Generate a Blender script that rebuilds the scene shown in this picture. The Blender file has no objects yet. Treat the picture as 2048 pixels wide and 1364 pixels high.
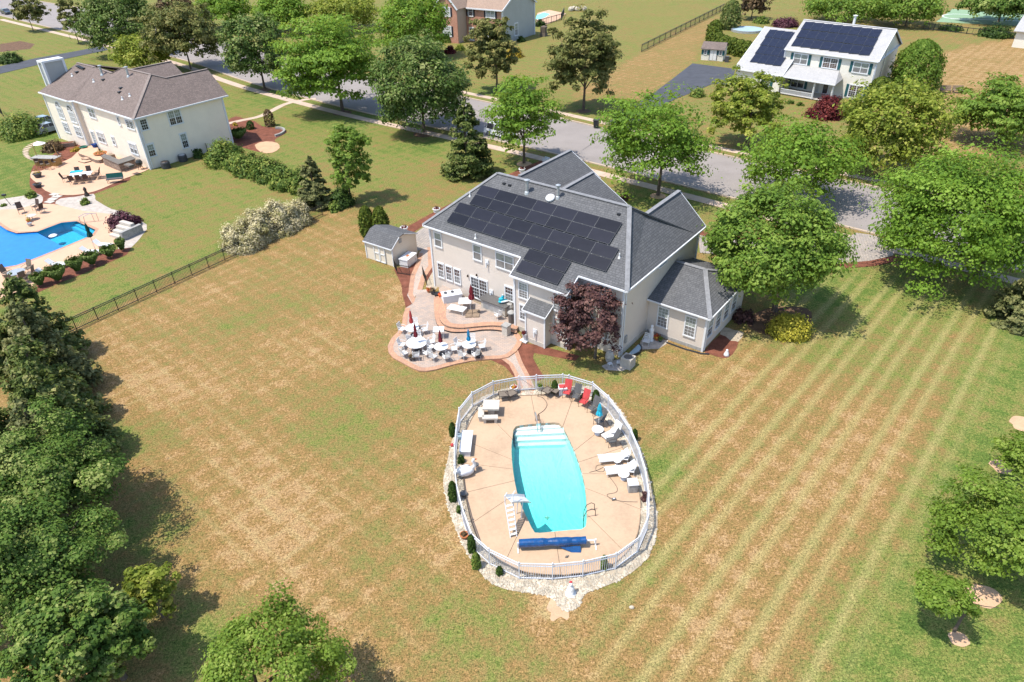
import bpy, math, random
import numpy as np
from mathutils import Vector, Matrix
from mathutils.geometry import tessellate_polygon
random.seed(7)
S = bpy.context.scene
COL = S.collection
PI = math.pi

# ------------------------------------------------------------------ camera, sky, sun, exposure
FOC, PITCH, ROLL, CAMZ = 1365.33, 0.5932, -0.0249, 30.0
FW = np.array([0, math.cos(PITCH), -math.sin(PITCH)])
_r0 = np.array([1.0, 0, 0]); _u0 = np.cross(_r0, FW)
RT = math.cos(ROLL) * _r0 + math.sin(ROLL) * _u0
UP = -math.sin(ROLL) * _r0 + math.cos(ROLL) * _u0
cam_d = bpy.data.cameras.new('camera'); cam = bpy.data.objects.new('camera', cam_d); COL.objects.link(cam)
cam.matrix_world = Matrix(((RT[0], UP[0], -FW[0], 0), (RT[1], UP[1], -FW[1], 0), (RT[2], UP[2], -FW[2], CAMZ), (0, 0, 0, 1)))
cam_d.lens = 24.0; cam_d.sensor_width = 36.0; cam_d.clip_end = 6000; cam_d.clip_start = 0.5
S.camera = cam
SUN_EL, SHADOW_AZ = math.radians(65), math.radians(20)      # shadows fall toward +x, a little +y
sdir = Vector((math.cos(SHADOW_AZ) * math.cos(SUN_EL), math.sin(SHADOW_AZ) * math.cos(SUN_EL), -math.sin(SUN_EL)))
w = bpy.data.worlds.new('World'); S.world = w; w.use_nodes = True
nt = w.node_tree
sky = nt.nodes.new('ShaderNodeTexSky'); sky.sky_type = 'NISHITA'; sky.sun_disc = False
sky.sun_elevation = SUN_EL; sky.sun_rotation = math.atan2(-sdir.x, -sdir.y); sky.altitude = 100
bg = nt.nodes['Background']; bg.inputs[1].default_value = 0.15
nt.links.new(sky.outputs[0], bg.inputs[0])
sl = bpy.data.lights.new('sun', 'SUN'); sl.energy = 3.35; sl.angle = math.radians(0.53); sl.color = (1.0, 0.95, 0.87)
so = bpy.data.objects.new('sun', sl); COL.objects.link(so); so.rotation_euler = sdir.to_track_quat('-Z', 'Y').to_euler(); so.location = (0, 0, 80)
S.view_settings.view_transform = 'Standard'; S.view_settings.look = 'None'
S.view_settings.gamma = 1; S.view_settings.use_curve_mapping = False
S.view_settings.exposure = 0.95
S.render.engine = 'CYCLES'
S.cycles.max_bounces = 6; S.cycles.diffuse_bounces = 3; S.cycles.glossy_bounces = 3; S.cycles.transmission_bounces = 4; S.cycles.transparent_max_bounces = 8
S.cycles.use_denoising = True
S.cycles.caustics_reflective = False; S.cycles.caustics_refractive = False

# ------------------------------------------------------------------ surveying: a photo pixel (2048 x 1364) to a point of the place at height z
def G(px, py, z=0.0):
    d = FW + RT * (px - 1024) / FOC + UP * (682 - py) / FOC
    t = (z - CAMZ) / d[2]
    return Vector((d[0] * t, d[1] * t, z))
def depth(p):
    return float(np.dot(np.array(p) - np.array([0, 0, CAMZ]), FW))
def pixy(p):
    d = np.array(p) - np.array([0, 0, CAMZ]); return 682 - FOC * float(d @ UP) / float(d @ FW)
def pixx(p):
    d = np.array(p) - np.array([0, 0, CAMZ]); return 1024 + FOC * float(d @ RT) / float(d @ FW)
def height_at(p, y):
    lo, hi = -3.0, 28.0
    for _ in range(40):
        m = (lo + hi) / 2
        if pixy((p[0], p[1], m)) > y: lo = m
        else: hi = m
    return lo
def GP(pts, z=0.0): return [G(x, y, z) for x, y in pts]
def ZP(pts, ox, oy, s, z=0.0): return [G(ox + x / s, oy + y / s, z) for x, y in pts]

# ------------------------------------------------------------------ mesh builder
class MB:
    def __init__(self): self.v = []; self.f = []; self.m = []
    def poly(self, pts, m=0):
        n = len(self.v); self.v += [tuple(p) for p in pts]; self.f.append(tuple(range(n, n + len(pts)))); self.m.append(m); return self
    def box(self, x0, y0, z0, x1, y1, z1, m=0):
        return self.obox(((x0 + x1) / 2, (y0 + y1) / 2, (z0 + z1) / 2), ((x1 - x0) / 2, 0, 0), (0, (y1 - y0) / 2, 0), (0, 0, (z1 - z0) / 2), m)
    def obox(self, c, a, b, d, m=0):
        c, a, b, d = Vector(c), Vector(a), Vector(b), Vector(d); n = len(self.v)
        for k in (-1, 1):
            for j, i in ((-1, -1), (-1, 1), (1, 1), (1, -1)):
                self.v.append(tuple(c + a * i + b * j + d * k))
        for q in ((3, 2, 1, 0), (4, 5, 6, 7), (0, 1, 5, 4), (1, 2, 6, 5), (2, 3, 7, 6), (3, 0, 4, 7)):
            self.f.append(tuple(n + i for i in q)); self.m.append(m)
        return self
    def bar(self, p, q, w=.05, h=None, m=0, up=(0, 0, 1)):
        p, q = Vector(p), Vector(q); h = h or w; d = q - p; L = d.length
        if L < 1e-6: return self
        d /= L; u = Vector(up)
        if abs(d.dot(u)) > .98: u = Vector((0, 1, 0))
        s = d.cross(u).normalized(); t = s.cross(d)
        return self.obox((p + q) / 2, d * L / 2, s * w / 2, t * h / 2, m)
    def tube(self, pts, r, n=6, m=0, cap=True):
        pts = [Vector(p) for p in pts]; rs = r if isinstance(r, (list, tuple)) else [r] * len(pts); st = len(self.v)
        pd = None
        for i, p in enumerate(pts):
            d = (pts[min(i + 1, len(pts) - 1)] - pts[max(i - 1, 0)]).normalized()
            if pd is None:
                a = Vector((0, 0, 1)) if abs(d.z) < .9 else Vector((1, 0, 0)); u = d.cross(a).normalized()
            else:
                u = (u - d * u.dot(d)).normalized()
            pd = d; v = d.cross(u)
            for k in range(n):
                t = 2 * PI * k / n; self.v.append(tuple(p + (u * math.cos(t) + v * math.sin(t)) * rs[i]))
        for i in range(len(pts) - 1):
            for k in range(n):
                a = st + i * n + k; b = st + i * n + (k + 1) % n
                self.f.append((a, b, b + n, a + n)); self.m.append(m)
        if cap:
            self.f.append(tuple(st + k for k in reversed(range(n)))); self.m.append(m)
            e = st + (len(pts) - 1) * n; self.f.append(tuple(e + k for k in range(n))); self.m.append(m)
        return self
    def lathe(self, prof, n=12, c=(0, 0, 0), m=0, rib=0.0):
        st = len(self.v); c = Vector(c)
        for r, z in prof:
            for k in range(n):
                t = 2 * PI * k / n; rr = r * (1 + (rib if k % 2 else -rib)); self.v.append((c.x + rr * math.cos(t), c.y + rr * math.sin(t), c.z + z))
        for i in range(len(prof) - 1):
            for k in range(n):
                a = st + i * n + k; b = st + i * n + (k + 1) % n
                self.f.append((a, b, b + n, a + n)); self.m.append(m)
        self.f.append(tuple(st + k for k in reversed(range(n)))); self.m.append(m)
        e = st + (len(prof) - 1) * n; self.f.append(tuple(e + k for k in range(n))); self.m.append(m)
        return self
    def ell(self, c, rx, ry, rz, n=10, k=6, m=0):
        prof = [(max(.02, math.sin(PI * i / k)), -math.cos(PI * i / k)) for i in range(k + 1)]
        st = len(self.v); self.lathe(prof, n, (0, 0, 0), m)
        for i in range(st, len(self.v)):
            x, y, z = self.v[i]; self.v[i] = (c[0] + x * rx, c[1] + y * ry, c[2] + z * rz)
        return self
    def sheet(self, outer, z=None, holes=(), m=0):
        loops = [[Vector(p) for p in outer]] + [[Vector(p) for p in h] for h in holes]
        if z is not None:
            for l in loops:
                for p in l:
                    if len(p) == 3: p.z = z
            loops = [[Vector((p[0], p[1], z)) for p in l] for l in loops]
        flat = [p for l in loops for p in l]; n = len(self.v); self.v += [tuple(p) for p in flat]
        for t in tessellate_polygon([[Vector((p.x, p.y, 0)) for p in l] for l in loops]):
            a, b, c = (flat[i] for i in t)
            if (b.x - a.x) * (c.y - a.y) - (b.y - a.y) * (c.x - a.x) < 0: t = (t[0], t[2], t[1])
            self.f.append(tuple(n + i for i in t)); self.m.append(m)
        return self
    def prism(self, poly, z0, z1, m=0, ms=None):
        poly = [Vector((p[0], p[1], 0)) for p in poly]
        if sum(a.x * b.y - a.y * b.x for a, b in zip(poly, poly[1:] + poly[:1])) < 0: poly.reverse()
        self.sheet(poly, z1, m=m); ms = m if ms is None else ms
        for a, b in zip(poly, poly[1:] + poly[:1]):
            self.poly([(a.x, a.y, z0), (b.x, b.y, z0), (b.x, b.y, z1), (a.x, a.y, z1)], ms)
        return self
    def strip(self, pts, w, z, closed=False, m=0, side=1):
        pts = [Vector((p[0], p[1], 0)) for p in pts]; n = len(pts); off = []
        for i in range(n):
            a = pts[(i - 1) % n] if closed or i else pts[0]; b = pts[(i + 1) % n] if closed or i < n - 1 else pts[-1]
            d = (b - a).normalized(); off.append(pts[i] + Vector((-d.y, d.x, 0)) * w * side)
        for i in range(n if closed else n - 1):
            j = (i + 1) % n; q = [pts[i], pts[j], off[j], off[i]]
            if side < 0: q.reverse()
            self.poly([(p.x, p.y, z) for p in q], m)
        return self
    def build(self, name, mats, parent=None, loc=None, rotz=None, uv=False, smooth=False):
        me = bpy.data.meshes.new(name); me.from_pydata(self.v, [], self.f)
        for mt in (mats if isinstance(mats, (list, tuple)) else [mats]): me.materials.append(mt)
        if any(self.m): me.polygons.foreach_set('material_index', self.m)
        if uv:
            l = me.uv_layers.new(name='UVMap'); k = 0; co = np.empty(len(me.loops) * 2)
            for p in me.polygons:
                nn = p.normal; u = Vector((-nn.y, nn.x, 0))
                if u.length < .05: u, vv = Vector((1, 0, 0)), Vector((0, 1, 0))
                else: u.normalize(); vv = nn.cross(u)
                for li in p.loop_indices:
                    q = me.vertices[me.loops[li].vertex_index].co; co[2 * li] = q.dot(u); co[2 * li + 1] = q.dot(vv)
            l.data.foreach_set('uv', co)
        if smooth: me.polygons.foreach_set('use_smooth', [True] * len(me.polygons))
        o = bpy.data.objects.new(name, me); COL.objects.link(o)
        if parent: o.parent = parent
        if loc is not None: o.location = loc
        if rotz is not None: o.rotation_euler = (0, 0, rotz)
        return o
KIDS = {}
def tag(o, label=None, cat=None, group=None, kind=None):
    if label: o['label'] = label
    if cat: o['category'] = cat
    if group: o['group'] = group
    if kind: o['kind'] = kind
    return o
def thing(name, label, cat, loc=(0, 0, 0), rz=0, group=None):
    o = bpy.data.objects.new(name, None); COL.objects.link(o); o.empty_display_size = .2
    o.location = loc; o.rotation_euler = (0, 0, rz); return tag(o, label, cat, group)
def structure(name, label=None):
    o = bpy.data.objects.new(name, None); COL.objects.link(o); return tag(o, label, None, None, 'structure')
def dup(root, loc, rz, label=None, group=None, parent=None):
    r = root.copy(); COL.objects.link(r); r.location = loc; r.rotation_euler = (0, 0, rz)
    if label: r['label'] = label
    if group: r['group'] = group
    for ch in root.children:
        c = ch.copy(); COL.objects.link(c); c.parent = r
        for g in ch.children:
            d = g.copy(); COL.objects.link(d); d.parent = c
    return r
def link_copy(o, parent, mat):
    c = o.copy(); COL.objects.link(c); c.parent = parent; c.matrix_local = mat; return c

# ------------------------------------------------------------------ materials
def srgb(r, g, b): return tuple((c / 255 / 12.92) if c / 255 <= .04045 else ((c / 255 + .055) / 1.055) ** 2.4 for c in (r, g, b))
def N(t, ty, **kw):
    n = t.nodes.new(ty)
    for k, v in kw.items(): setattr(n, k, v)
    return n
def base(name):
    m = bpy.data.materials.new(name); m.use_nodes = True; t = m.node_tree
    return m, t, t.nodes['Principled BSDF']
def ramp(t, src, stops):
    r = N(t, 'ShaderNodeValToRGB'); t.links.new(src, r.inputs[0]); e = r.color_ramp.elements
    while len(e) < len(stops): e.new(.5)
    for k, (p, c) in enumerate(stops): e[k].position = p; e[k].color = (*c, 1) if len(c) == 3 else c
    return r.outputs[0]
def noise(t, vec, scale, detail=4, rough=.6, dim=None):
    n = N(t, 'ShaderNodeTexNoise'); n.inputs['Scale'].default_value = scale; n.inputs['Detail'].default_value = detail; n.inputs['Roughness'].default_value = rough
    t.links.new(vec, n.inputs['Vector']); return n.outputs[0]
def mth(t, op, a, b=None, c=None, clamp=False):
    n = N(t, 'ShaderNodeMath', operation=op, use_clamp=clamp)
    for i, x in enumerate((a, b, c)):
        if x is None: continue
        if isinstance(x, (int, float)): n.inputs[i].default_value = x
        else: t.links.new(x, n.inputs[i])
    return n.outputs[0]
def mix(t, f, a, b, blend='MIX'):
    n = N(t, 'ShaderNodeMix', data_type='RGBA', blend_type=blend)
    for i, x in ((0, f), (6, a), (7, b)):
        if isinstance(x, (int, float)): n.inputs[i].default_value = x
        elif isinstance(x, tuple): n.inputs[i].default_value = (*x, 1) if len(x) == 3 else x
        else: t.links.new(x, n.inputs[i])
    return n.outputs[2]
def bump(t, p, h, s=.3, d=.02):
    b = N(t, 'ShaderNodeBump'); b.inputs['Strength'].default_value = s; b.inputs['Distance'].default_value = d
    t.links.new(h, b.inputs['Height']); t.links.new(b.outputs[0], p.inputs['Normal'])
def pos(t): return N(t, 'ShaderNodeNewGeometry').outputs['Position']
def obj_co(t): return N(t, 'ShaderNodeTexCoord').outputs['Object']
def uvco(t): return N(t, 'ShaderNodeTexCoord').outputs['UV']
def mat(name, col, rough=.6, var=.12, scale=3.0, metal=0.0, spec=.3, bs=0.0, fine=None):
    m, t, p = base(name); c = obj_co(t)
    n = noise(t, c, scale, 5, .65)
    lo = tuple(x * (1 - var) for x in col); hi = tuple(min(1, x * (1 + var)) for x in col)
    t.links.new(ramp(t, n, [(.3, lo), (.7, hi)]), p.inputs['Base Color'])
    p.inputs['Roughness'].default_value = rough; p.inputs['Metallic'].default_value = metal; p.inputs['Specular IOR Level'].default_value = spec
    if bs: bump(t, p, noise(t, c, fine or scale * 8, 4), bs, .02)
    return m
M = {}
M['white'] = mat('white_paint', (.64, .64, .63), .45, .05)
M['trim'] = mat('white_trim', (.62, .63, .64), .5, .05)
M['pvc'] = mat('white_vinyl', (.60, .61, .64), .4, .04)
M['black_metal'] = mat('black_metal', (.018, .02, .02), .45, .2, spec=.5)
M['brown_metal'] = mat('bronze_metal', (.035, .022, .016), .4, .2, spec=.5)
M['steel'] = mat('steel', (.5, .5, .5), .3, .1, metal=.9)
M['galv'] = mat('galvanised', (.42, .44, .45), .4, .2, metal=.5)
M['teal'] = mat('teal_shutter', (.02, .09, .10), .5, .1)
M['dark_shutter'] = mat('dark_shutter', (.02, .02, .03), .5, .1)
M['maroon'] = mat('maroon_fabric', (.17, .018, .025), .8, .25, 5)
M['red'] = mat('red_fabric', (.42, .05, .05), .8, .15, 5)
M['grey_sling'] = mat('grey_sling', (.085, .085, .085), .8, .2, 6)
M['brown_sling'] = mat('brown_sling', (.06, .038, .032), .8, .2, 6)
M['tan_sling'] = mat('tan_sling', (.16, .13, .10), .8, .2, 6)
M['cyan_fabric'] = mat('cyan_fabric', (.02, .36, .48), .7, .2, 5)
M['blue_fabric'] = mat('blue_fabric', (.01, .20, .38), .7, .2, 5)
M['green_fabric'] = mat('dark_green_fabric', (.006, .07, .06), .8, .2, 5)
M['concrete'] = mat('concrete', (.46, .42, .36), .85, .12, 4, bs=.3)
M['stone_grey'] = mat('grey_stone', (.30, .29, .27), .85, .25, 5, bs=.4)
M['terracotta'] = mat('terracotta', (.38, .13, .05), .8, .2)
M['pot_dark'] = mat('dark_pot', (.06, .06, .065), .5, .2)
M['bark'] = mat('bark', (.11, .085, .065), .9, .35, 8, bs=.5)
M['black_plastic'] = mat('black_plastic', (.02, .022, .025), .45, .2, spec=.4)
M['grey_plastic'] = mat('grey_plastic', (.33, .32, .30), .5, .1)
M['cover_blue'] = mat('blue_cover', (.003, .055, .18), .25, .35, 4, spec=.6, bs=.5, fine=9)
M['granite'] = mat('dark_granite', (.10, .095, .09), .35, .3, 12, spec=.5)
M['wood'] = mat('weathered_wood', (.22, .16, .11), .8, .25, 5)
M['bamboo'] = mat('bamboo', (.35, .22, .08), .7, .2, 5)
M['asphalt_drive'] = mat('drive_asphalt', (.060, .063, .074), .85, .2, .6, bs=.2)
M['court'] = mat('court_green', (.20, .30, .18), .8, .08, 1)
M['blue_tarp'] = mat('blue_tarp', (.30, .40, .45), .6, .1, 1)
M['jewel_blue'] = mat('blue_glaze', (.01, .05, .22), .3, .15)
M['green_glaze'] = mat('green_glaze', (.01, .10, .07), .3, .15)
M['orange'] = mat('orange_glaze', (.55, .09, .02), .4, .12)
M['flower_red'] = mat('red_flowers', (.45, .04, .05), .8, .3, 20)
M['brick_pier'] = None

def leaf_mat(name, c0, c1, c2, trans=.35, rough=.55):
    m, t, p = base(name); a = N(t, 'ShaderNodeAttribute', attribute_name='v')
    col = ramp(t, a.outputs['Fac'], [(0, c0), (.5, c1), (1, c2)])
    t.links.new(col, p.inputs['Base Color']); p.inputs['Roughness'].default_value = rough; p.inputs['Specular IOR Level'].default_value = .14
    tr = N(t, 'ShaderNodeBsdfTranslucent'); t.links.new(mix(t, .55, col, (.42, .48, .06), 'MIX') if trans > .3 else col, tr.inputs[0])
    mx = N(t, 'ShaderNodeMixShader'); mx.inputs[0].default_value = trans
    t.links.new(p.outputs[0], mx.inputs[1]); t.links.new(tr.outputs[0], mx.inputs[2])
    t.links.new(mx.outputs[0], t.nodes['Material Output'].inputs[0]); return m
LM = {
 'locust': leaf_mat('locust_leaf', (0.073, 0.146, 0.017), (0.146, 0.256, 0.027), (0.244, 0.366, 0.055), .38),
 'fresh': leaf_mat('fresh_leaf', (.08, .14, .016), (.165, .255, .034), (.30, .37, .08), .38),
 'maple': leaf_mat('maple_leaf', (0.067, 0.128, 0.020), (0.140, 0.232, 0.032), (0.244, 0.329, 0.061)),
 'lime': leaf_mat('lime_leaf', (.10, .14, .018), (.22, .27, .035), (.42, .41, .09), .38),
 'linden': leaf_mat('linden_leaf', (.055, .10, .018), (.12, .185, .035), (.28, .30, .11), .25),
 'olive': leaf_mat('olive_leaf', (.085, .105, .025), (.175, .18, .05), (.30, .26, .09), .3),
 'spruce': leaf_mat('spruce_needle', (.05, .085, .02), (.135, .175, .04), (.34, .32, .12), .3),
 'blue_spruce': leaf_mat('blue_needle', (.07, .09, .03), (.18, .19, .07), (.36, .33, .14), .3),
 'oak': leaf_mat('oak_leaf', (.045, .095, .016), (.115, .19, .03), (.30, .335, .10), .28, .6),
 'arbor': leaf_mat('arborvitae', (.045, .075, .01), (.10, .14, .018), (.19, .21, .03), .2),
 'yew': leaf_mat('yew_leaf', (.018, .042, .008), (.045, .085, .014), (.10, .14, .03), .2),
 'plum': leaf_mat('plum_leaf', (.045, .022, .022), (.115, .055, .05), (.22, .12, .095), .25),
 'redmaple': leaf_mat('red_leaf', (.05, .008, .010), (.13, .022, .022), (.22, .05, .04), .25),
 'burgundy': leaf_mat('burgundy_leaf', (.04, .012, .02), (.10, .035, .05), (.17, .07, .08), .2),
 'cream': leaf_mat('cream_leaf', (.26, .24, .08), (.54, .47, .27), (.66, .58, .38), .2),
 'yellow': leaf_mat('gold_leaf', (.22, .16, .02), (.42, .29, .03), (.52, .38, .07), .25),
 'gold': leaf_mat('golden_needle', (0.244, 0.232, 0.024), (0.415, 0.366, 0.043), (0.549, 0.464, 0.073), .2),
 'grass': leaf_mat('ornamental_grass', (.05, .09, .014), (.11, .17, .03), (.2, .25, .07), .25),
 'shrub': leaf_mat('shrub_leaf', (0.061, 0.110, 0.020), (0.146, 0.213, 0.037), (0.317, 0.329, 0.073), .3),
 'brownleaf': leaf_mat('brown_leaf', (.06, .04, .02), (.14, .09, .045), (.22, .15, .08), .2),
 'flower': leaf_mat('flower_mix', (.5, .05, .06), (.5, .16, .02), (.55, .4, .05), .2),
}
# ------------------------------------------------------------------ ground
Z8 = lambda pts, z=0.0: ZP(pts, 860, 720, 2.842, z)       # pool close-up
DECK_PX = [(520,203),(600,200),(700,190),(800,192),(880,225),(940,280),(990,335),(1035,395),(1080,470),(1125,560),(1158,640),(1180,710),(1196,800),(1196,880),(1182,980),(1150,1050),(1108,1105),(1055,1150),(990,1186),(900,1207),(800,1217),(700,1223),(610,1215),(520,1200),(420,1152),(335,1094),(285,1040),(250,960),(224,870),(204,780),(193,700),(186,620),(184,540),(190,470),(202,415),(222,365),(258,300),(310,250),(390,222)]
POOL_PX = [(470,425),(475,390),(500,373),(600,362),(700,355),(728,356),(748,370),(782,430),(830,540),(866,650),(885,750),(891,850),(888,938),(868,960),(800,965),(700,975),(612,983),(588,972),(560,915),(520,830),(493,745),(475,650),(465,560),(463,490)]
DZ = 0.10
DECK = Z8(DECK_PX, DZ); POOL = Z8(POOL_PX, DZ)
LPOOL = ZP([(-420,330),(0,440),(120,520),(225,555),(440,540),(720,435),(940,415),(1175,520),(1120,600),(780,740),(330,920),(200,965),(0,1000),(-420,1060)], 0, 370, 5.93, .05)
def inside(p, poly):
    c = False; n = len(poly); x, y = p[0], p[1]
    for i in range(n):
        a, b = poly[i], poly[i - 1]
        if (a[1] > y) != (b[1] > y) and x < (b[0] - a[0]) * (y - a[1]) / (b[1] - a[1]) + a[0]: c = not c
    return c
def inside_np(X, Y, poly):
    c = np.zeros(X.shape, bool); n = len(poly)
    for i in range(n):
        a, b = poly[i], poly[i - 1]
        if a[1] == b[1]: continue
        c ^= ((a[1] > Y) != (b[1] > Y)) & (X < (b[0] - a[0]) * (Y - a[1]) / (b[1] - a[1]) + a[0])
    return c
def sst(e0, e1, x):
    t = np.clip((x - e0) / (e1 - e0), 0, 1); return t * t * (3 - 2 * t)
xs = np.concatenate([[-2500, -1200, -700, -450, -320], np.arange(-250, -70, 3.0), np.arange(-70, 62, .8), np.arange(62, 170, 3.0), [240, 360, 600, 1200, 2500]])
ys = np.concatenate([[-300, -60, -10], np.arange(6, 14, 2.0), np.arange(14, 112, .8), np.arange(112, 300, 3.0), [330, 400, 520, 800, 1500, 3500]])
X, Y = np.meshgrid(xs, ys); nx, ny = len(xs), len(ys)
A_, B_ = G(112, 668), G(640, 428)
dv = (B_ - A_).normalized()
side = dv.x * (Y - A_.y) - dv.y * (X - A_.x)                   # >0 : the neighbour's side of the black fence
u = X * .743 - Y * .669
dry = np.full(X.shape, .70)
dry = dry + (.34 - dry) * sst(-.3, .5, side)
front = X * .6155 + Y * .788 - (-7.31 * .6155 + 53.53 * .788)   # distance along the house's front direction
dry = np.where(side > 0, dry, dry + (.47 - dry) * sst(4, 9, front))
dry = dry + (.42 - dry) * sst(66, 80, Y) * sst(-30, -10, X) * .8
dry = dry + (.16 - dry) * sst(-3.6, .3, u) * sst(60, 50, Y)
def far_yard(pts, v):
    global dry
    dry = np.where(inside_np(X, Y, GP(pts)), v, dry)
far_yard([(1800,120),(2100,60),(2100,300),(1850,330),(1790,200)], .85)
far_yard([(1440,30),(1360,60),(1240,130),(1140,190),(1215,240),(1300,190),(1385,125)], .66)
far_yard([(1900,0),(2100,0),(2100,60),(1800,110),(1640,60)], .5)
far_yard([(0,120),(215,90),(330,130),(420,180),(560,160),(560,230),(420,260),(70,170),(0,260)], .30)
far_yard([(-30,300),(120,260),(60,390),(-30,400)], .10)
for px, py, r, d in [(1305,945,2.0,-.38),(1340,925,1.6,-.28),(1270,1000,1.2,-.3),(640,800,4,-.15),(660,870,2.2,-.18),(480,650,4,-.15),(560,600,3,-.15),(900,762,3,-.18),(700,900,4,-.15),
                     (1180,730,5,-.2),(1090,735,3,-.2),(780,830,5,-.12),(720,1110,2,-.25),(960,1240,3,-.2),(1320,1150,2.0,-.3),(1700,870,3,.15),(1600,985,3,.12),(1420,860,2,.18),(1250,1000,3,-.1),
                     (200,700,2.2,.3),(330,790,4,.2),(250,740,3,.2),(560,980,6,.2),(480,1080,5,.18),(620,700,4,.12),(1400,1180,3,.15),(1560,1120,3,.1),(880,1010,1.5,.25),(905,870,1.2,.3),(930,1110,1.6,.25),(1090,1230,1.2,.3),(1110,1200,1.2,.35),(1318,1050,.9,.25),
                     (800,580,1.5,.25),(760,540,2.5,-.2),(880,560,2,-.2),(1000,1300,4,-.12),(1500,720,3,.1),(240,885,2.6,-.45),(185,735,2.2,-.35),(310,1070,3.4,-.42),(380,1250,2.8,-.38),(430,1290,1.6,-.3),(1290,402,5,-.3),(1390,410,4,-.2),(1200,212,5,-.3),(850,292,5,-.3),(560,190,6,-.25),(720,232,7,-.3),(1640,600,3,-.3),(1700,560,5,-.2),(1850,600,6,-.25),(1060,330,4,-.25),(1010,185,5,-.25),(1650,690,2,-.15)]:
    c = G(px, py); q = np.hypot(X - c.x, Y - c.y) / r; dry = dry + d * np.exp(-q * q)
stripe = sst(-20, -12, u) * sst(.8, -2.2, u) * sst(9, 11.5, X + .9 * (36 - Y) * (Y < 36) * .4) * (side < 0) * sst(56, 50, Y)
f = []
ids = np.arange(nx * ny).reshape(ny, nx)
quads = np.stack([ids[:-1, :-1], ids[:-1, 1:], ids[1:, 1:], ids[1:, :-1]], -1).reshape(-1, 4)
wet = np.zeros(X.shape, bool)
for pl in (POOL, LPOOL):
    wet |= inside_np(X, Y, pl)
    for p in [pl[i].lerp(pl[i - 1], k / 6) for i in range(len(pl)) for k in range(6)]:
        i = np.searchsorted(xs, p.x); j = np.searchsorted(ys, p.y); wet[j, i] = wet[j - 1, i] = wet[j, i - 1] = wet[j - 1, i - 1] = True
keep = ~wet.reshape(-1)[quads].any(1)
quads = quads[keep]
co = np.stack([X, Y, np.zeros_like(X)], -1).reshape(-1, 3)
me = bpy.data.meshes.new('ground'); me.vertices.add(len(co)); me.vertices.foreach_set('co', co.ravel())
me.loops.add(quads.size); me.loops.foreach_set('vertex_index', quads.ravel().astype(np.int32))
me.polygons.add(len(quads)); me.polygons.foreach_set('loop_start', np.arange(0, quads.size, 4, dtype=np.int32))
me.update()
for nm, arr in (('dry', dry), ('stripe', stripe)):
    at = me.attributes.new(nm, 'FLOAT', 'POINT'); at.data.foreach_set('value', arr.astype(np.float32).ravel())
m, t, p = base('lawn'); P = pos(t)
ad = N(t, 'ShaderNodeAttribute', attribute_name='dry').outputs['Fac']; ast = N(t, 'ShaderNodeAttribute', attribute_name='stripe').outputs['Fac']
n1, n2, n3, n4, n5 = (noise(t, P, s, dt_, .72) for s, dt_ in ((.16, 4), (.7, 5), (2.6, 5), (6.5, 4), (15.0, 3)))
sep = N(t, 'ShaderNodeSeparateXYZ'); t.links.new(P, sep.inputs[0])
U = mth(t, 'SUBTRACT', mth(t, 'MULTIPLY', sep.outputs[0], .743), mth(t, 'MULTIPLY', sep.outputs[1], .669))
V = mth(t, 'ADD', mth(t, 'MULTIPLY', sep.outputs[0], .669), mth(t, 'MULTIPLY', sep.outputs[1], .743))
Uw = mth(t, 'ADD', U, mth(t, 'MULTIPLY', mth(t, 'SUBTRACT', n2, .5), .45))
def line(u0, wd):
    fr = mth(t, 'FRACT', mth(t, 'ADD', mth(t, 'DIVIDE', mth(t, 'SUBTRACT', Uw, u0), 2.85), 100.5))
    dd = mth(t, 'MULTIPLY', mth(t, 'ABSOLUTE', mth(t, 'SUBTRACT', fr, .5)), 2.85)
    r = N(t, 'ShaderNodeMapRange', interpolation_type='SMOOTHSTEP'); t.links.new(dd, r.inputs[0]); r.inputs[1].default_value = wd; r.inputs[2].default_value = .04; return r.outputs[0]
ln = mth(t, 'MAXIMUM', line(-10.1, .46), mth(t, 'MULTIPLY', line(-8.95, .44), .9))
ln = mth(t, 'MULTIPLY', mth(t, 'MULTIPLY', ln, ast), mth(t, 'ADD', -.15, mth(t, 'MULTIPLY', mth(t, 'ADD', n2, n3), .95)), clamp=True)
wv = mth(t, 'ADD', mth(t, 'SINE', mth(t, 'MULTIPLY', Uw, 4.6)), mth(t, 'SINE', mth(t, 'ADD', mth(t, 'MULTIPLY', V, 3.4), mth(t, 'MULTIPLY', n2, 2.5))))
d = mth(t, 'ADD', ad, mth(t, 'MULTIPLY', mth(t, 'SUBTRACT', n1, .5), .8))
for nn, a in ((n2, 1.0), (n3, 1.0), (n4, .9)):
    d = mth(t, 'ADD', d, mth(t, 'MULTIPLY', mth(t, 'SUBTRACT', nn, .5), a))
d = mth(t, 'ADD', d, mth(t, 'MULTIPLY', wv, .07))
d = mth(t, 'ADD', d, mth(t, 'MULTIPLY', ast, mth(t, 'MULTIPLY', mth(t, 'SINE', mth(t, 'MULTIPLY', mth(t, 'ADD', Uw, 9.5), 2.2046)), .05)))
col = ramp(t, d, [(0.0, (.092, .140, .028)), (.25, (.160, .176, .044)), (.46, (.188, .160, .052)), (.66, (.222, .148, .053)), (.86, (.268, .162, .064)), (1, (.33, .212, .10))])
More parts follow.
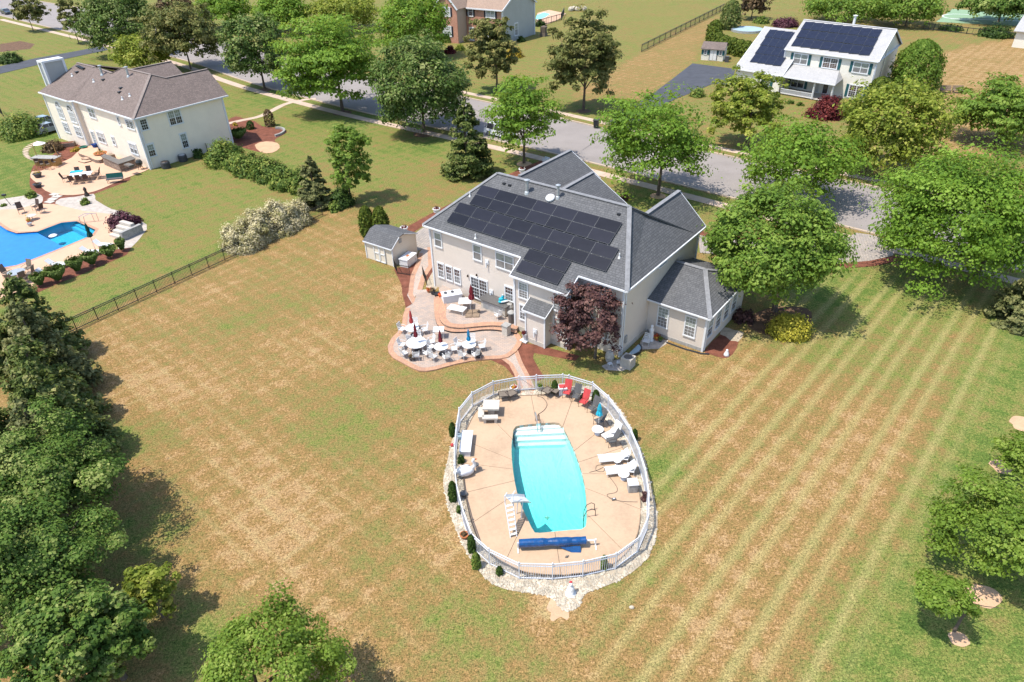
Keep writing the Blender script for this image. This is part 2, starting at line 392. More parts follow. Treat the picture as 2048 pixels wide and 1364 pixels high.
def vline(v0, wd, per):
    Vw = mth(t, 'ADD', V, mth(t, 'MULTIPLY', mth(t, 'SUBTRACT', n2, .5), .35))
    fr = mth(t, 'FRACT', mth(t, 'ADD', mth(t, 'DIVIDE', mth(t, 'SUBTRACT', Vw, v0), per), 100.5)); dd = mth(t, 'MULTIPLY', mth(t, 'ABSOLUTE', mth(t, 'SUBTRACT', fr, .5)), per)
    r = N(t, 'ShaderNodeMapRange', interpolation_type='SMOOTHSTEP'); t.links.new(dd, r.inputs[0]); r.inputs[1].default_value = wd; r.inputs[2].default_value = .03; return r.outputs[0]
lv = mth(t, 'MAXIMUM', vline(.4, .30, 2.6), mth(t, 'MULTIPLY', vline(1.45, .26, 2.6), .8))
lv = mth(t, 'MAXIMUM', lv, mth(t, 'MULTIPLY', mth(t, 'MAXIMUM', line(.3, .26), line(1.3, .24)), .75))
lv = mth(t, 'MULTIPLY', lv, mth(t, 'MULTIPLY', mth(t, 'SUBTRACT', 1.0, ast, clamp=True), mth(t, 'MULTIPLY', mth(t, 'SUBTRACT', n2, .36, clamp=True), 2.3)), clamp=True)
col = mix(t, mth(t, 'MULTIPLY', mth(t, 'MULTIPLY', lv, mth(t, 'SUBTRACT', ad, .42, clamp=True)), 2.1, clamp=True), col, (.34, .27, .12))
col = mix(t, mth(t, "MULTIPLY", ln, .78), col, (.31, .265, .105))
k = mth(t, 'MAXIMUM', .25, mth(t, 'ADD', -1.75, mth(t, 'ADD', mth(t, 'MULTIPLY', n4, 2.0), mth(t, 'MULTIPLY', n5, 3.4))))
hs = N(t, 'ShaderNodeVectorMath', operation='SCALE'); t.links.new(col, hs.inputs[0]); t.links.new(k, hs.inputs[3])
t.links.new(hs.outputs[0], p.inputs['Base Color']); p.inputs['Roughness'].default_value = .95; p.inputs['Specular IOR Level'].default_value = .1
bump(t, p, mth(t, 'ADD', n5, mth(t, 'MULTIPLY', n4, 2)), .5, .06)
M['lawn'] = m
me.materials.append(m); go = bpy.data.objects.new('ground', me); COL.objects.link(go)
tag(go, 'mown lawn, patchy straw and green, across all the yards', None, None, 'structure')

# ------------------------------------------------------------------ surfaces: road, kerbs, pavements, drives
def surf(name, col, lo=.8, hi=1.2, s1=.5, s2=9.0, rough=.9, bs=.3):
    m, t, p = base(name); P = pos(t); a, b, c = noise(t, P, s1, 5), noise(t, P, s2, 4), noise(t, P, s2 * 6, 3)
    k = mth(t, 'ADD', mth(t, 'MULTIPLY', a, .5), mth(t, 'ADD', mth(t, 'MULTIPLY', b, .3), mth(t, 'MULTIPLY', c, .2)))
    t.links.new(ramp(t, k, [(.36, tuple(x * lo for x in col)), (.5, col), (.66, tuple(min(1, x * hi) for x in col))]), p.inputs['Base Color'])
    p.inputs['Roughness'].default_value = rough; p.inputs['Specular IOR Level'].default_value = .2; bump(t, p, mth(t, 'ADD', b, c), bs, .03); return m
M['road'] = surf('asphalt', (.25, .222, .205), .85, 1.12, .25, 8)
M['kerb'] = surf('kerb_concrete', (.42, .33, .25), .8, 1.15)
M['walk'] = surf('pavement_concrete', (.46, .35, .27), .8, 1.15, .6)
M['deck'] = surf('pool_deck_concrete', (.44, .31, .205), .82, 1.1, .55, 6)
M['ldeck'] = surf('coloured_concrete', (.52, .335, .225), .88, 1.08, .5, 6)
M['mulch'] = surf('red_mulch', (.17, .062, .038), .5, 1.5, 1.5, 14, bs=.9)
M['dmulch'] = surf('brown_mulch', (.13, .075, .045), .5, 1.5, 1.5, 14, bs=.9)
M['gravel'] = surf('white_gravel_bed', (.42, .35, .26), .6, 1.25, 2, 9, bs=1.0)
M['ggravel'] = surf('grey_gravel', (.42, .37, .32), .7, 1.3, 2, 12, bs=.8)
M['dirt'] = surf('pale_dirt', (.48, .31, .19), .8, 1.15, 1.2, 9)
def brick_mat(name, c1, c2, mort, bw, bh, msize=.008, rough=.85, scale_noise=.8, off=.5, rotz=0.0):
    m, t, p = base(name); uv = uvco(t)
    mp = N(t, 'ShaderNodeMapping'); mp.inputs['Rotation'].default_value = (0, 0, rotz); t.links.new(uv, mp.inputs[0])
    b = N(t, 'ShaderNodeTexBrick'); t.links.new(mp.outputs[0], b.inputs['Vector']); b.offset = off
    b.inputs['Color1'].default_value = (*c1, 1); b.inputs['Color2'].default_value = (*c2, 1); b.inputs['Mortar'].default_value = (*mort, 1)
    b.inputs['Scale'].default_value = 1; b.inputs['Mortar Size'].default_value = msize; b.inputs['Brick Width'].default_value = bw; b.inputs['Row Height'].default_value = bh; b.inputs['Bias'].default_value = 0
    k = noise(t, uv, scale_noise, 4); f2 = noise(t, uv, 25, 3)
    kk = mth(t, 'ADD', .62, mth(t, 'ADD', mth(t, 'MULTIPLY', k, .45), mth(t, 'MULTIPLY', f2, .31)))
    hs = N(t, 'ShaderNodeVectorMath', operation='SCALE'); t.links.new(b.outputs[0], hs.inputs[0]); t.links.new(kk, hs.inputs[3])
    t.links.new(hs.outputs[0], p.inputs['Base Color']); p.inputs['Roughness'].default_value = rough; p.inputs['Specular IOR Level'].default_value = .2
    bump(t, p, mth(t, 'ADD', mth(t, 'MULTIPLY', b.outputs['Fac'], -1), mth(t, 'MULTIPLY', f2, .5)), .5, .015); return m
M['paver'] = brick_mat('patio_paver', (.42, .315, .25), (.32, .27, .235), (.24, .19, .15), .30, .18)
M['paver2'] = brick_mat('pale_paver', (.36, .305, .26), (.28, .25, .225), (.2, .175, .15), .28, .28, .02, rotz=.75)
M['edge_brick'] = brick_mat('edge_brick', (.49, .275, .17), (.38, .22, .15), (.26, .17, .12), .12, .30)
M['pathbrick'] = brick_mat('path_brick', (.46, .35, .28), (.36, .31, .27), (.27, .22, .18), .24, .14, rotz=.9)
M['brick'] = brick_mat('facade_brick', (.46, .20, .125), (.37, .15, .10), (.44, .34, .27), .24, .085, .012)
M['block'] = brick_mat('stacked_stone', (.34, .26, .20), (.20, .15, .12), (.08, .06, .05), .30, .12, .015)
def poly_px(pts, z=0.0): return [G(x, y, z) for x, y in pts]
def smooth_loop(pts, n=3):
    out = []; L = len(pts)
    for i in range(L):
        p0, p1, p2, p3 = pts[i - 1], pts[i], pts[(i + 1) % L], pts[(i + 2) % L]
        for k in range(n):
            s = k / n; out.append(.5 * ((2 * p1) + (p2 - p0) * s + (2 * p0 - 5 * p1 + 4 * p2 - p3) * s * s + (3 * p1 - p0 - 3 * p2 + p3) * s ** 3))
    return out
def smooth_line(pts, n=4):
    P_ = [pts[0] * 2 - pts[1]] + list(pts) + [pts[-1] * 2 - pts[-2]]; out = []
    for i in range(1, len(P_) - 2):
        p0, p1, p2, p3 = P_[i - 1:i + 3]
        for k in range(n):
            s = k / n; out.append(.5 * ((2 * p1) + (p2 - p0) * s + (2 * p0 - 5 * p1 + 4 * p2 - p3) * s * s + (3 * p1 - p0 - 3 * p2 + p3) * s ** 3))
    return out + [pts[-1]]
def sheet_obj(name, pts, mt, z, label=None, smooth=0, uv=False, parent=None):
    pts = [Vector((p.x, p.y, z)) for p in pts]
    if smooth: pts = smooth_loop(pts, smooth)
    o = MB().sheet(pts, z).build(name, mt, parent, uv=uv)
    if not parent: tag(o, label, None, None, 'structure')
    return o, pts
V2 = lambda l: [Vector((x, y, 0)) for x, y in l]
FAR = smooth_line(V2([(-230,318),(-160,258),(-120,226),(-90,199),(-64,171),(-42,149),(-22,131),(-6.7,117.6),(8.4,104.0),(19,93.8),(30.3,84.0),(42.5,73.6),(62,57),(110,18)]), 4)
NEAR = smooth_line(V2([(-238,300),(-166,238),(-125,203),(-98,180),(-67,153),(-47,132),(-25,112.5),(-10,101),(3,91.2),(12.2,83.4),(22.5,74.4),(35,63.4),(55,46),(104,4)]), 4)
rd = MB()
for a, b, c, d_ in zip(NEAR[:-1], NEAR[1:], FAR[1:], FAR[:-1]): rd.poly([(q.x, q.y, .006) for q in (a, b, c, d_)])
tag(rd.build('road', M['road']), 'grey asphalt street curving behind the houses', None, None, 'structure')
cr = MB()                                                             # sealed cracks in the asphalt
for pts in ([(1166,300),(1188,285),(1205,272)], [(1320,342),(1362,352),(1400,362)], [(940,215),(975,232),(1010,262)]):
    ln_ = smooth_line([G(*q) for q in pts], 3); cr.strip(ln_, .07, .0095)
tag(cr.build('road_crack', M['black_plastic']), 'dark sealed cracks across the street', None, None, 'structure')
def offset(line_, d):
    out = []
    for i, p_ in enumerate(line_):
        a, b = line_[max(i - 1, 0)], line_[min(i + 1, len(line_) - 1)]; q = (b - a).normalized(); out.append(p_ + Vector((-q.y, q.x, 0)) * d)
    return out
def band(name, line_, d0, d1, z, mt, label, h0=0.0):
    a, b = offset(line_, d0), offset(line_, d1); mb = MB()
    for i in range(len(a) - 1):
        q = [a[i], a[i + 1], b[i + 1], b[i]]
        if d1 < d0: q.reverse()
        mb.poly([(p_.x, p_.y, z) for p_ in q])
        mb.poly([(a[i].x, a[i].y, h0), (a[i + 1].x, a[i + 1].y, h0), (a[i + 1].x, a[i + 1].y, z), (a[i].x, a[i].y, z)])
        mb.poly([(b[i].x, b[i].y, h0), (b[i + 1].x, b[i + 1].y, h0), (b[i + 1].x, b[i + 1].y, z), (b[i].x, b[i].y, z)])
    o = mb.build(name, mt); tag(o, label, None, None, 'structure'); return o
band('kerb', FAR, 0, .28, .12, M['kerb'], 'pale concrete kerb on the far side of the street')
band('kerb', NEAR, -.28, 0, .12, M['kerb'], 'pale concrete kerb on the near side of the street')
def slabs(name, line_, d0, d1, step, gap, z, mt, label):
    root = structure(name, label); c = offset(line_, (d0 + d1) / 2); hw = abs(d1 - d0) / 2
    acc = 0.0; k = 0
    for i in range(len(c) - 1):
        a, b = c[i], c[i + 1]; L = (b - a).length; n = max(1, round(L / step)); q = (b - a).normalized(); s_ = Vector((-q.y, q.x, 0))
        for j in range(n):
            p0 = a + (b - a) * (j / n) + q * gap; p1 = a + (b - a) * ((j + 1) / n) - q * gap
            MB().prism([p0 - s_ * hw, p1 - s_ * hw, p1 + s_ * hw, p0 + s_ * hw], -.05, z + (k % 3) * .004).build('slab', mt, root); k += 1
    return root
clip = lambda l, x0, x1: [p_ for p_ in l if x0 < p_.x < x1]
slabs('pavement', clip(NEAR, -150, 60), -3.3, -1.9, 1.6, .015, .03, M['walk'], 'tan concrete pavement on the near side of the street')
slabs('pavement', clip(FAR, -20, 60), 1.8, 3.0, 1.6, .015, .03, M['walk'], 'tan concrete pavement on the far side of the street')
sheet_obj('driveway', poly_px([(1224,258),(1218,243),(1262,216),(1301,191),(1345,158),(1385,127),(1470,138),(1464,170),(1425,168),(1385,185),(1349,199),(1300,228),(1264,256),(1250,272)]), M['asphalt_drive'], .040, 'dark asphalt driveway up to the white house')
sheet_obj('driveway', poly_px([(-60,163),(0,148),(80,129),(150,114),(216,100),(205,92),(150,103),(70,117),(0,133),(-60,146)]), M['asphalt_drive'], .042, 'long thin asphalt drive at upper left')
dp = [(1396,470),(1440,478),(1560,486),(1680,484),(1712,466),(1742,470),(1800,488),(1785,512),(1740,522),(1674,528),(1560,520),(1400,506)]
sheet_obj('driveway', poly_px(dp), M['paver2'], .036, 'pale paver driveway beside the big maple', uv=True)
sheet_obj('brick_edging', poly_px([(1400,462),(1440,470),(1560,479),(1680,478),(1680,484),(1560,486),(1440,478),(1396,470)]), M['mulch'], .034, 'red mulch edge above the paver driveway')
sheet_obj('brick_edging', poly_px([(1600,527),(1674,528),(1740,522),(1790,512),(1810,520),(1745,533),(1674,538),(1600,535)]), M['mulch'], .034, 'red mulch edge below the paver driveway')

# planting beds and mulch
R5 = lambda pts: ZP(pts, 1200, 540, 6.82); R6 = lambda pts, z=0: ZP(pts, 760, 560, 6.82, z); R7 = lambda pts, z=0: ZP(pts, 700, 440, 9.745, z); RN = lambda pts, z=0: ZP(pts, 0, 180, 5.685, z); RP = lambda pts, z=0: ZP(pts, 0, 370, 5.93, z); RB = lambda pts: ZP(pts, 300, 180, 4.01)
bed = lambda nm, pts, mt, z, lab, s=3: sheet_obj(nm, pts, M[mt], z, lab, s)
bed('mulch_bed', R7([(880,940),(860,980),(940,1130),(1000,1260),(1015,1364)]) + R6([(300,180),(335,300),(350,380),(440,325),(380,200),(420,100),(430,0)]) + R7([(1190,1080),(1290,860),(1340,740),(1290,700),(1100,900)]), 'mulch', .012, 'red mulch strip between lawn and brick path by the shed', 0)
bed('mulch_bed', GP([(806,478),(846,452),(935,402),(1010,368),(1095,330),(1090,318),(1010,352),(930,392),(846,436),(800,464)]), 'mulch', .012, 'red mulch strip along the left side of the big house', 2)
bed('mulch_bed', GP([(1034,702),(1046,686),(1075,690),(1160,712),(1150,722),(1068,706),(1066,716),(1078,738),(1090,756),(1070,764),(1048,735)]), 'mulch', .010, 'red mulch right of the brick path to the pool', 0)
bed('mulch_bed', R6([(1490,1080),(1650,1075),(1720,1110),(1790,1200),(1860,1310),(1830,1330),(1700,1180)]), 'mulch', .010, 'red mulch left of the brick path to the pool', 2)
bed('mulch_bed', R5([(1425,1105),(1640,880),(1780,965),(1890,985),(1810,1150),(1690,1205),(1500,1150)]), 'mulch', .012, 'dark red mulch beside the sunroom corner', 2)
bed('white_stone_bed', R5([(1640,880),(1690,780),(1830,820),(1960,855),(1890,975),(1785,965)]), 'gravel', .010, 'white stones right of the sunroom', 2)
bed('white_stone_bed', R5([(300,1205),(350,1160),(520,1080),(560,960),(660,910),(930,962),(905,1010),(800,1075),(560,1085),(440,1195),(425,1330),(300,1380),(80,1364),(20,1310),(200,1230)]), 'ggravel', .012, 'pale stone and concrete strip in the sunroom corner', 0)
bed('white_stone_bed', R7([(1645,950),(1510,1180),(1480,1300),(1600,1400),(1700,1330)]), 'gravel', .010, 'white stones at the left foot of the big house', 0)
bed('mulch_bed', R7([(1595,520),(1640,520),(1660,940),(1500,1190),(1470,1120),(1625,890)]), 'mulch', .008, 'thin red mulch strip along the house foot by the path', 0)
bed('mulch_bed', ZP([(850,890),(940,835),(1110,835),(1125,900),(1050,965),(900,940)], 1100, 230, 2.16), 'dmulch', .010, 'dark mulch bed under the big maple and gold bush')
bed('mulch_bed', RB([(620,255),(690,210),(760,232),(840,250),(900,290),(1050,308),(1098,340),(1020,385),(1000,410),(1040,465),(980,505),(890,500),(720,455),(630,400)]), 'mulch', .010, 'red mulch bed right of the left house', 2)
bed('dirt_patch', RB([(840,440),(930,412),(1020,425),(1040,465),(980,503),(890,500)]), 'dirt', .016, 'pale dirt circle in the red mulch bed', 2)
wl = smooth_line(RB([(600,275),(740,243),(880,212),(980,165),(1090,112),(1240,78),(1330,70)]), 4)
tag(MB().strip(offset(wl, -.55), 1.1, .022).build('garden_path', M['walk']), 'curved tan path from the left house to the street', None, None, 'structure')
bed('mulch_bed', GP([(0,88),(40,82),(70,88),(60,98),(0,104)][::1]), 'dmulch', .01, 'dark mulch round the shrub at far left', 0)
# bed and rings under trees
for px, py, r, mt in [(848,268,1.6,'dmulch'),(1167,222,1.2,'dmulch'),(685,226,1.5,'dmulch'),(1048,328,1.0,'dirt'),(1316,392,.9,'dirt'),(528,180,1.4,'dmulch')]:
    c = G(px, py); bed('mulch_ring', [c + Vector((r * math.cos(a), r * math.sin(a), 0)) for a in np.linspace(0, 2 * PI, 12, endpoint=False)], mt, .009, 'mulch ring round a tree foot', 0)
for px, py, rx in [(1962,1190,.95),(1918,1278,.55),(2048,848,.95),(2012,935,.9)]:
    c = G(px, py); rng = random.Random(px); bed('bare_earth', [c + Vector((rx * rng.uniform(.75, 1.1) * math.cos(a), .8 * rx * rng.uniform(.75, 1.1) * math.sin(a), 0)) for a in np.linspace(0, 2 * PI, 12, endpoint=False)], 'dirt', .009, 'bare pale earth ring under a young tree', 2)
bed('bare_earth', ZP([(940,960),(985,1000),(975,1060),(1010,1085),(1080,1040),(1140,1075),(1160,1000),(1040,830),(1000,840)], 900, 1020, 4.876), 'dirt', .008, 'worn bare earth below the pool gravel', 2)

# ------------------------------------------------------------------ lower patio, raised patio, brick paths
PZ, SZ, UZ = .10, .24, .38
LP = R6([(440,325),(350,380),(315,480),(300,600),(245,700),(150,800),(105,900),(115,985),(180,1060),(300,1125),(420,1190),(530,1235),(640,1240),(760,1220),(900,1180),(1050,1140),(1250,1100),(1450,1080),(1640,1072),(1750,1050),(1850,980),(1920,890),(1942,820),(1905,745),(1858,700),(1700,560),(1300,480),(900,200),(660,155),(560,170),(490,210),(470,290)], PZ)
lp = MB().prism(LP, -.02, PZ, 0, 1).build('patio', [M['paver'], M['edge_brick']], uv=True); tag(lp, 'lower paved patio with curved brick edging', None, None, 'structure')
EDG = LP[1:25]
tag(MB().strip(EDG, .42, PZ + .006).build('brick_edging', M['edge_brick'], uv=True), 'orange brick border round the lower patio', None, None, 'structure')
ST_O = smooth_line(R6([(735,250),(738,400),(752,520),(790,615),(880,675),(1000,705),(1200,700),(1400,675),(1550,675),(1680,690),(1860,720)], SZ), 3)
ST_I = R6([(1900,600),(1300,440),(900,120)], SZ)
UP_O = smooth_line(R6([(830,255),(812,400),(808,500),(838,570),(910,625),(1030,648),(1150,650),(1300,635),(1500,620),(1650,628),(1860,672)], UZ), 3)
UP_I = R6([(1950,560),(1300,300),(860,60),(800,120)], UZ)
tag(MB().prism(ST_O + ST_I, .02, SZ, 0, 1).build('patio_step', [M['edge_brick'], M['black_plastic']], uv=True), 'curved brick step between the two patio levels', None, None, 'structure')
up = MB().prism(UP_O + UP_I, .02, UZ, 0, 1).build('raised_patio', [M['paver'], M['block']], uv=True); tag(up, 'raised paved patio against the house wall', None, None, 'structure')
tag(MB().strip(UP_O, .55, UZ + .006).build('brick_edging', M['edge_brick'], uv=True), 'orange brick border on the raised patio', None, None, 'structure')
PTH = R7([(1595,520),(1625,890),(1480,1110),(1410,1364)]) + R6([(640,130),(660,165),(560,180),(480,220),(440,330),(370,210),(420,100)]) + R7([(1170,1300),(1185,1080),(1280,870),(1340,650),(1420,560)])
o, pp = sheet_obj('brick_path', PTH, M['pathbrick'], .030, 'brick path along the left side of the big house', 0, True)
tag(MB().strip(R7([(1595,530),(1622,890),(1478,1110),(1408,1364)]), .45, .036, side=-1).build('brick_edging', M['edge_brick'], uv=True), 'orange brick border on the right of the house path', None, None, 'structure')
tag(MB().strip(R7([(1340,650),(1280,870),(1185,1080),(1150,1300)]) + R6([(385,205),(440,322)]), .42, .036, side=1).build('brick_edging', M['edge_brick'], uv=True), 'orange brick border on the left of the house path', None, None, 'structure')
sheet_obj('side_patio', R7([(1180,330),(1300,240),(1420,150),(1600,130),(1760,250),(1600,520),(1420,560),(1240,645),(1215,560)]), M['paver2'], .026, 'patterned paver court between shed and house', 0, True)
GATE_PATH = R6([(1640,1070),(1760,1160),(1835,1300)]) + GP([(1041,788),(1042,797)]) + GP([(1073,795),(1071,780)]) + R6([(2030,1290),(1945,1130),(1880,960)])
sheet_obj('brick_path', GATE_PATH, M['pathbrick'], .030, 'brick path from the patio to the pool gate', 0, True)
tag(MB().strip(R6([(1640,1070),(1760,1160),(1835,1300)]) + GP([(1041,788)]), .32, .036).build('brick_edging', M['edge_brick'], uv=True), 'orange brick border left of the pool path', None, None, 'structure')
tag(MB().strip(R6([(1880,960),(1945,1130),(2030,1290)]) + GP([(1072,792)]), .32, .036, side=-1).build('brick_edging', M['edge_brick'], uv=True), 'orange brick border right of the pool path', None, None, 'structure')

# ------------------------------------------------------------------ pool, deck slabs, gravel ring
cen = sum(POOL, Vector()) / len(POOL)
def ray_hit(poly, ang):
    d = Vector((math.cos(ang), math.sin(ang), 0)); best = None
    for i in range(len(poly)):
        a, b = poly[i - 1] - cen, poly[i] - cen; e = b - a; den = d.x * e.y - d.y * e.x
        if abs(den) < 1e-9: continue
        s_ = (a.x * e.y - a.y * e.x) / den; q = (a.x * d.y - a.y * d.x) / den
        if s_ > 0 and -1e-6 <= q <= 1 + 1e-6: best = s_ if best is None else max(best, s_)
    return cen + d * best
POOLS = smooth_loop(POOL, 2); DECKS = smooth_loop(DECK, 2)
angs = [math.atan2(p_.y - cen.y, p_.x - cen.x) for p_ in Z8([(575,203),(790,280),(985,385),(1085,500),(1200,650),(1196,848),(1080,1065),(745,1217),(440,1120),(255,915),(205,752),(186,585),(190,455),(290,270)], DZ)]
angs = sorted(a % (2 * PI) for a in angs)
root = structure('pool_deck', 'tan concrete deck round the pool, cut into slabs')
for i, a0 in enumerate(angs):
    a1 = angs[(i + 1) % len(angs)] + (2 * PI if i == len(angs) - 1 else 0); n = max(6, int((a1 - a0) / .06)); mb = MB(); inn, out = [], []
    for k in range(n + 1):
        a = a0 + (a1 - a0) * k / n; pi_, po = ray_hit(POOLS, a), ray_hit(DECKS, a); tn = Vector((-math.sin(a), math.cos(a), 0)) * .012
        sh = tn if k == 0 else (-tn if k == n else Vector()); inn.append(pi_ + (pi_ - cen).normalized() * .0 + sh); out.append(po + sh)
    for k in range(n):
        q = [inn[k], out[k], out[k + 1], inn[k + 1]]; mb.poly([(c.x, c.y, DZ) for c in q])
        mb.poly([(out[k].x, out[k].y, -.02), (out[k + 1].x, out[k + 1].y, -.02), (out[k + 1].x, out[k + 1].y, DZ), (out[k].x, out[k].y, DZ)])
        mb.poly([(inn[k + 1].x, inn[k + 1].y, -.1), (inn[k].x, inn[k].y, -.1), (inn[k].x, inn[k].y, DZ), (inn[k + 1].x, inn[k + 1].y, DZ)])
    for e in (0, n):
        mb.poly([(inn[e].x, inn[e].y, .03), (out[e].x, out[e].y, .03), (out[e].x, out[e].y, DZ), (inn[e].x, inn[e].y, DZ)])
    mb.build('slab', M['deck'], root)
tag(MB().sheet(DECKS, .028, [POOLS]).build('deck_base', M['concrete']), 'joint bed under the pool deck', None, None, 'structure')
def plaster(name, c): return mat(name, c, .6, .05, 1.5)
M['plaster'] = plaster('pool_plaster', (.60, .88, .86)); M['lplaster'] = plaster('blue_pool_plaster', (.10, .55, .75)); M['stepwhite'] = mat('pool_step_white', (.86, .88, .88), .6, .05)
def water(name, tint, rough=.03, ws=3.5):
    m, t, p = base(name); t.nodes.remove(p)
    tr = N(t, 'ShaderNodeBsdfTransparent'); tr.inputs[0].default_value = (*tint, 1); gl = N(t, 'ShaderNodeBsdfGlossy'); gl.inputs['Roughness'].default_value = rough
    fr = N(t, 'ShaderNodeFresnel'); fr.inputs[0].default_value = 1.33
    b = N(t, 'ShaderNodeBump'); b.inputs['Strength'].default_value = .9; b.inputs['Distance'].default_value = .10
    t.links.new(mth(t, 'ADD', noise(t, pos(t), ws, 3), mth(t, 'MULTIPLY', noise(t, pos(t), ws * 4, 2), .4)), b.inputs['Height'])
    t.links.new(b.outputs[0], gl.inputs['Normal']); t.links.new(b.outputs[0], fr.inputs['Normal'])
    mx = N(t, 'ShaderNodeMixShader'); t.links.new(fr.outputs[0], mx.inputs[0]); t.links.new(tr.outputs[0], mx.inputs[1]); t.links.new(gl.outputs[0], mx.inputs[2])
    t.links.new(mx.outputs[0], t.nodes['Material Output'].inputs[0]); return m
M['water'] = water('pool_water', (.97, .99, .99))
_t = M['water'].node_tree; _va = N(_t, 'ShaderNodeVolumeAbsorption'); _va.inputs['Color'].default_value = (.20, .955, .93, 1); _va.inputs['Density'].default_value = .50
_t.links.new(_va.outputs[0], _t.nodes['Material Output'].inputs['Volume']); M['lwater'] = water('blue_pool_water', (.50, .88, .97))
def basin(name, poly, zt, shallow, deep, mt, label):
    mb = MB(); c = sum(poly, Vector()) / len(poly); ymin = min(q.y for q in poly); ymax = max(q.y for q in poly)
    def zf(q): s_ = (q.y - ymin) / (ymax - ymin); return deep + (shallow - deep) * min(1, max(0, (s_ - .25) / .5))
    inn = [c + (q - c) * .93 for q in poly]; n = len(poly)
    for i in range(n):
        j = (i + 1) % n; a, b = poly[i], poly[j]; ia, ib = inn[i], inn[j]
        mb.poly([(a.x, a.y, zt), (b.x, b.y, zt), (b.x, b.y, zf(b) * .75), (a.x, a.y, zf(a) * .75)])
        mb.poly([(a.x, a.y, zf(a) * .75), (b.x, b.y, zf(b) * .75), (ib.x, ib.y, zf(ib)), (ia.x, ia.y, zf(ia))])
        ha, hb = c + (ia - c) * .5, c + (ib - c) * .5
        mb.poly([(ia.x, ia.y, zf(ia)), (ib.x, ib.y, zf(ib)), (hb.x, hb.y, zf(hb)), (ha.x, ha.y, zf(ha))]); mb.poly([(ha.x, ha.y, zf(ha)), (hb.x, hb.y, zf(hb)), (c.x, c.y, zf(c))])
    return tag(mb.build(name, mt, smooth=False), label, None, None, 'structure')
basin('pool_basin', POOLS, DZ - .012, -.95, -1.75, M['plaster'], 'pale plastered basin of the near pool')
tag(MB().prism([cen + (q - cen) * .996 for q in POOLS], -2.3, -.10).poly([tuple(((cen + (q - cen) * .996).x, (cen + (q - cen) * .996).y, -2.3)) for q in POOLS]).build('pool_water', M['water']), 'turquoise water of the near swimming pool', None, None, 'structure')
stp = structure('pool_steps', 'white entry steps at the top end of the near pool')
for k, (y0, y1, zz) in enumerate([(366, 384, -.13), (384, 414, -.28), (414, 446, -.50), (446, 476, -.72)]):
    l = Z8([(476 + k * 2, y0 + 14), (476 + k * 3, y1 + 14), (745 + k * 14, y1 - 2 + k * 2), (728 + k * 14, y0 - 2 + k * 2)], zz)
    MB().prism(l, -1.0, zz).build('step', M['stepwhite'], stp)
tag(MB().lathe([(.17, 0), (.17, .05), (.0, .06)], 4).build('pool_drain', M['concrete'], loc=Vector((*G(1094, 1024, -1.2)[:2], -1.70))), 'square drain on the deep end floor', None, None, 'structure')
GRAV = Z8([(500,150),(360,185),(240,250),(170,350),(146,400),(118,480),(98,580),(75,680),(85,760),(110,860),(150,970),(190,1060),(230,1130),(290,1215),(370,1282),(470,1312),(600,1330),(690,1350),(730,1400),(780,1432),(850,1400),(880,1330),(1000,1285),(1100,1238),(1200,1165),(1262,1070),(1288,980),(1292,880),(1272,780),(1250,690),(1230,600),(1200,510),(1150,400),(1095,300),(1020,215),(930,155),(800,150),(620,160)], 0)
tag(MB().sheet(smooth_loop(GRAV, 2), .016, [DECKS]).build('gravel_bed', M['gravel']), 'ring of white gravel round the pool deck', None, None, 'structure')
M['rock'] = mat('white_rock', (.44, .385, .30), .85, .4, 1.5)
rk = MB(); rng = random.Random(3); gb = smooth_loop(GRAV, 2); xs_ = [q.x for q in gb]; ys_ = [q.y for q in gb]; cnt = 0
while cnt < 4200:
    q = Vector((rng.uniform(min(xs_), max(xs_)), rng.uniform(min(ys_), max(ys_)), 0))
    if not inside(q, gb) or inside(q, DECKS): continue
    cnt += 1; s_ = rng.uniform(.04, .12); st_ = len(rk.v)
    for dx, dy, dz in ((1, 0, 0), (0, 1, 0), (-1, 0, 0), (0, -1, 0), (0, 0, .8), (0, 0, -.3)):
        rk.v.append((q.x + dx * s_ * rng.uniform(.7, 1.3), q.y + dy * s_ * rng.uniform(.7, 1.3), .02 + (dz * .8 * s_ if dz else rng.uniform(-.1, .3) * s_)))
    for a, b in ((0, 1), (1, 2), (2, 3), (3, 0)): rk.f.append((st_ + a, st_ + b, st_ + 4)); rk.m.append(0)
tag(rk.build('gravel', M['rock']), 'white stones scattered round the pool deck', None, None, 'stuff')
ed = MB()                                                             # edging line between gravel and deck
for a, b in zip(DECKS, DECKS[1:] + DECKS[:1]):
    if rng.random() < .86: ed.bar((a.x, a.y, .08), (b.x, b.y, .08), .05, .10)
oe = ed.build('deck_edging', M['wood']); tag(oe, 'thin dark edging strip along the pool deck rim', None, None, 'structure')

# ------------------------------------------------------------------ neighbour's patio and pool (left)
LD = RP([(-420,300),(0,296),(200,288),(400,240),(500,226),(640,230),(830,272),(1000,312),(1180,332),(1320,348),(1390,420),(1400,520),(1372,600),(1366,700),(1310,745),(1180,815),(1040,840),(880,905),(700,985),(540,1085),(410,1185),(300,1262),(100,1330),(-420,1420)])
tag(MB().sheet(LD, .05, [LPOOL]).build('neighbour_pool_deck', M['ldeck']), 'peach concrete deck round the blue pool', None, None, 'structure')
lb = MB(); cl = sum(LPOOL, Vector()) / len(LPOOL)
lb.sheet(LPOOL, -1.1)
for a, b in zip(LPOOL, LPOOL[1:] + LPOOL[:1]): lb.poly([(a.x, a.y, .045), (b.x, b.y, .045), (b.x, b.y, -1.1), (a.x, a.y, -1.1)])
tag(lb.build('pool_basin', M['lplaster']), 'blue basin of the neighbour pool', None, None, 'structure')
tag(MB().sheet(LPOOL, -.10).build('pool_water', M['lwater']), 'bright blue water of the neighbour pool', None, None, 'structure')
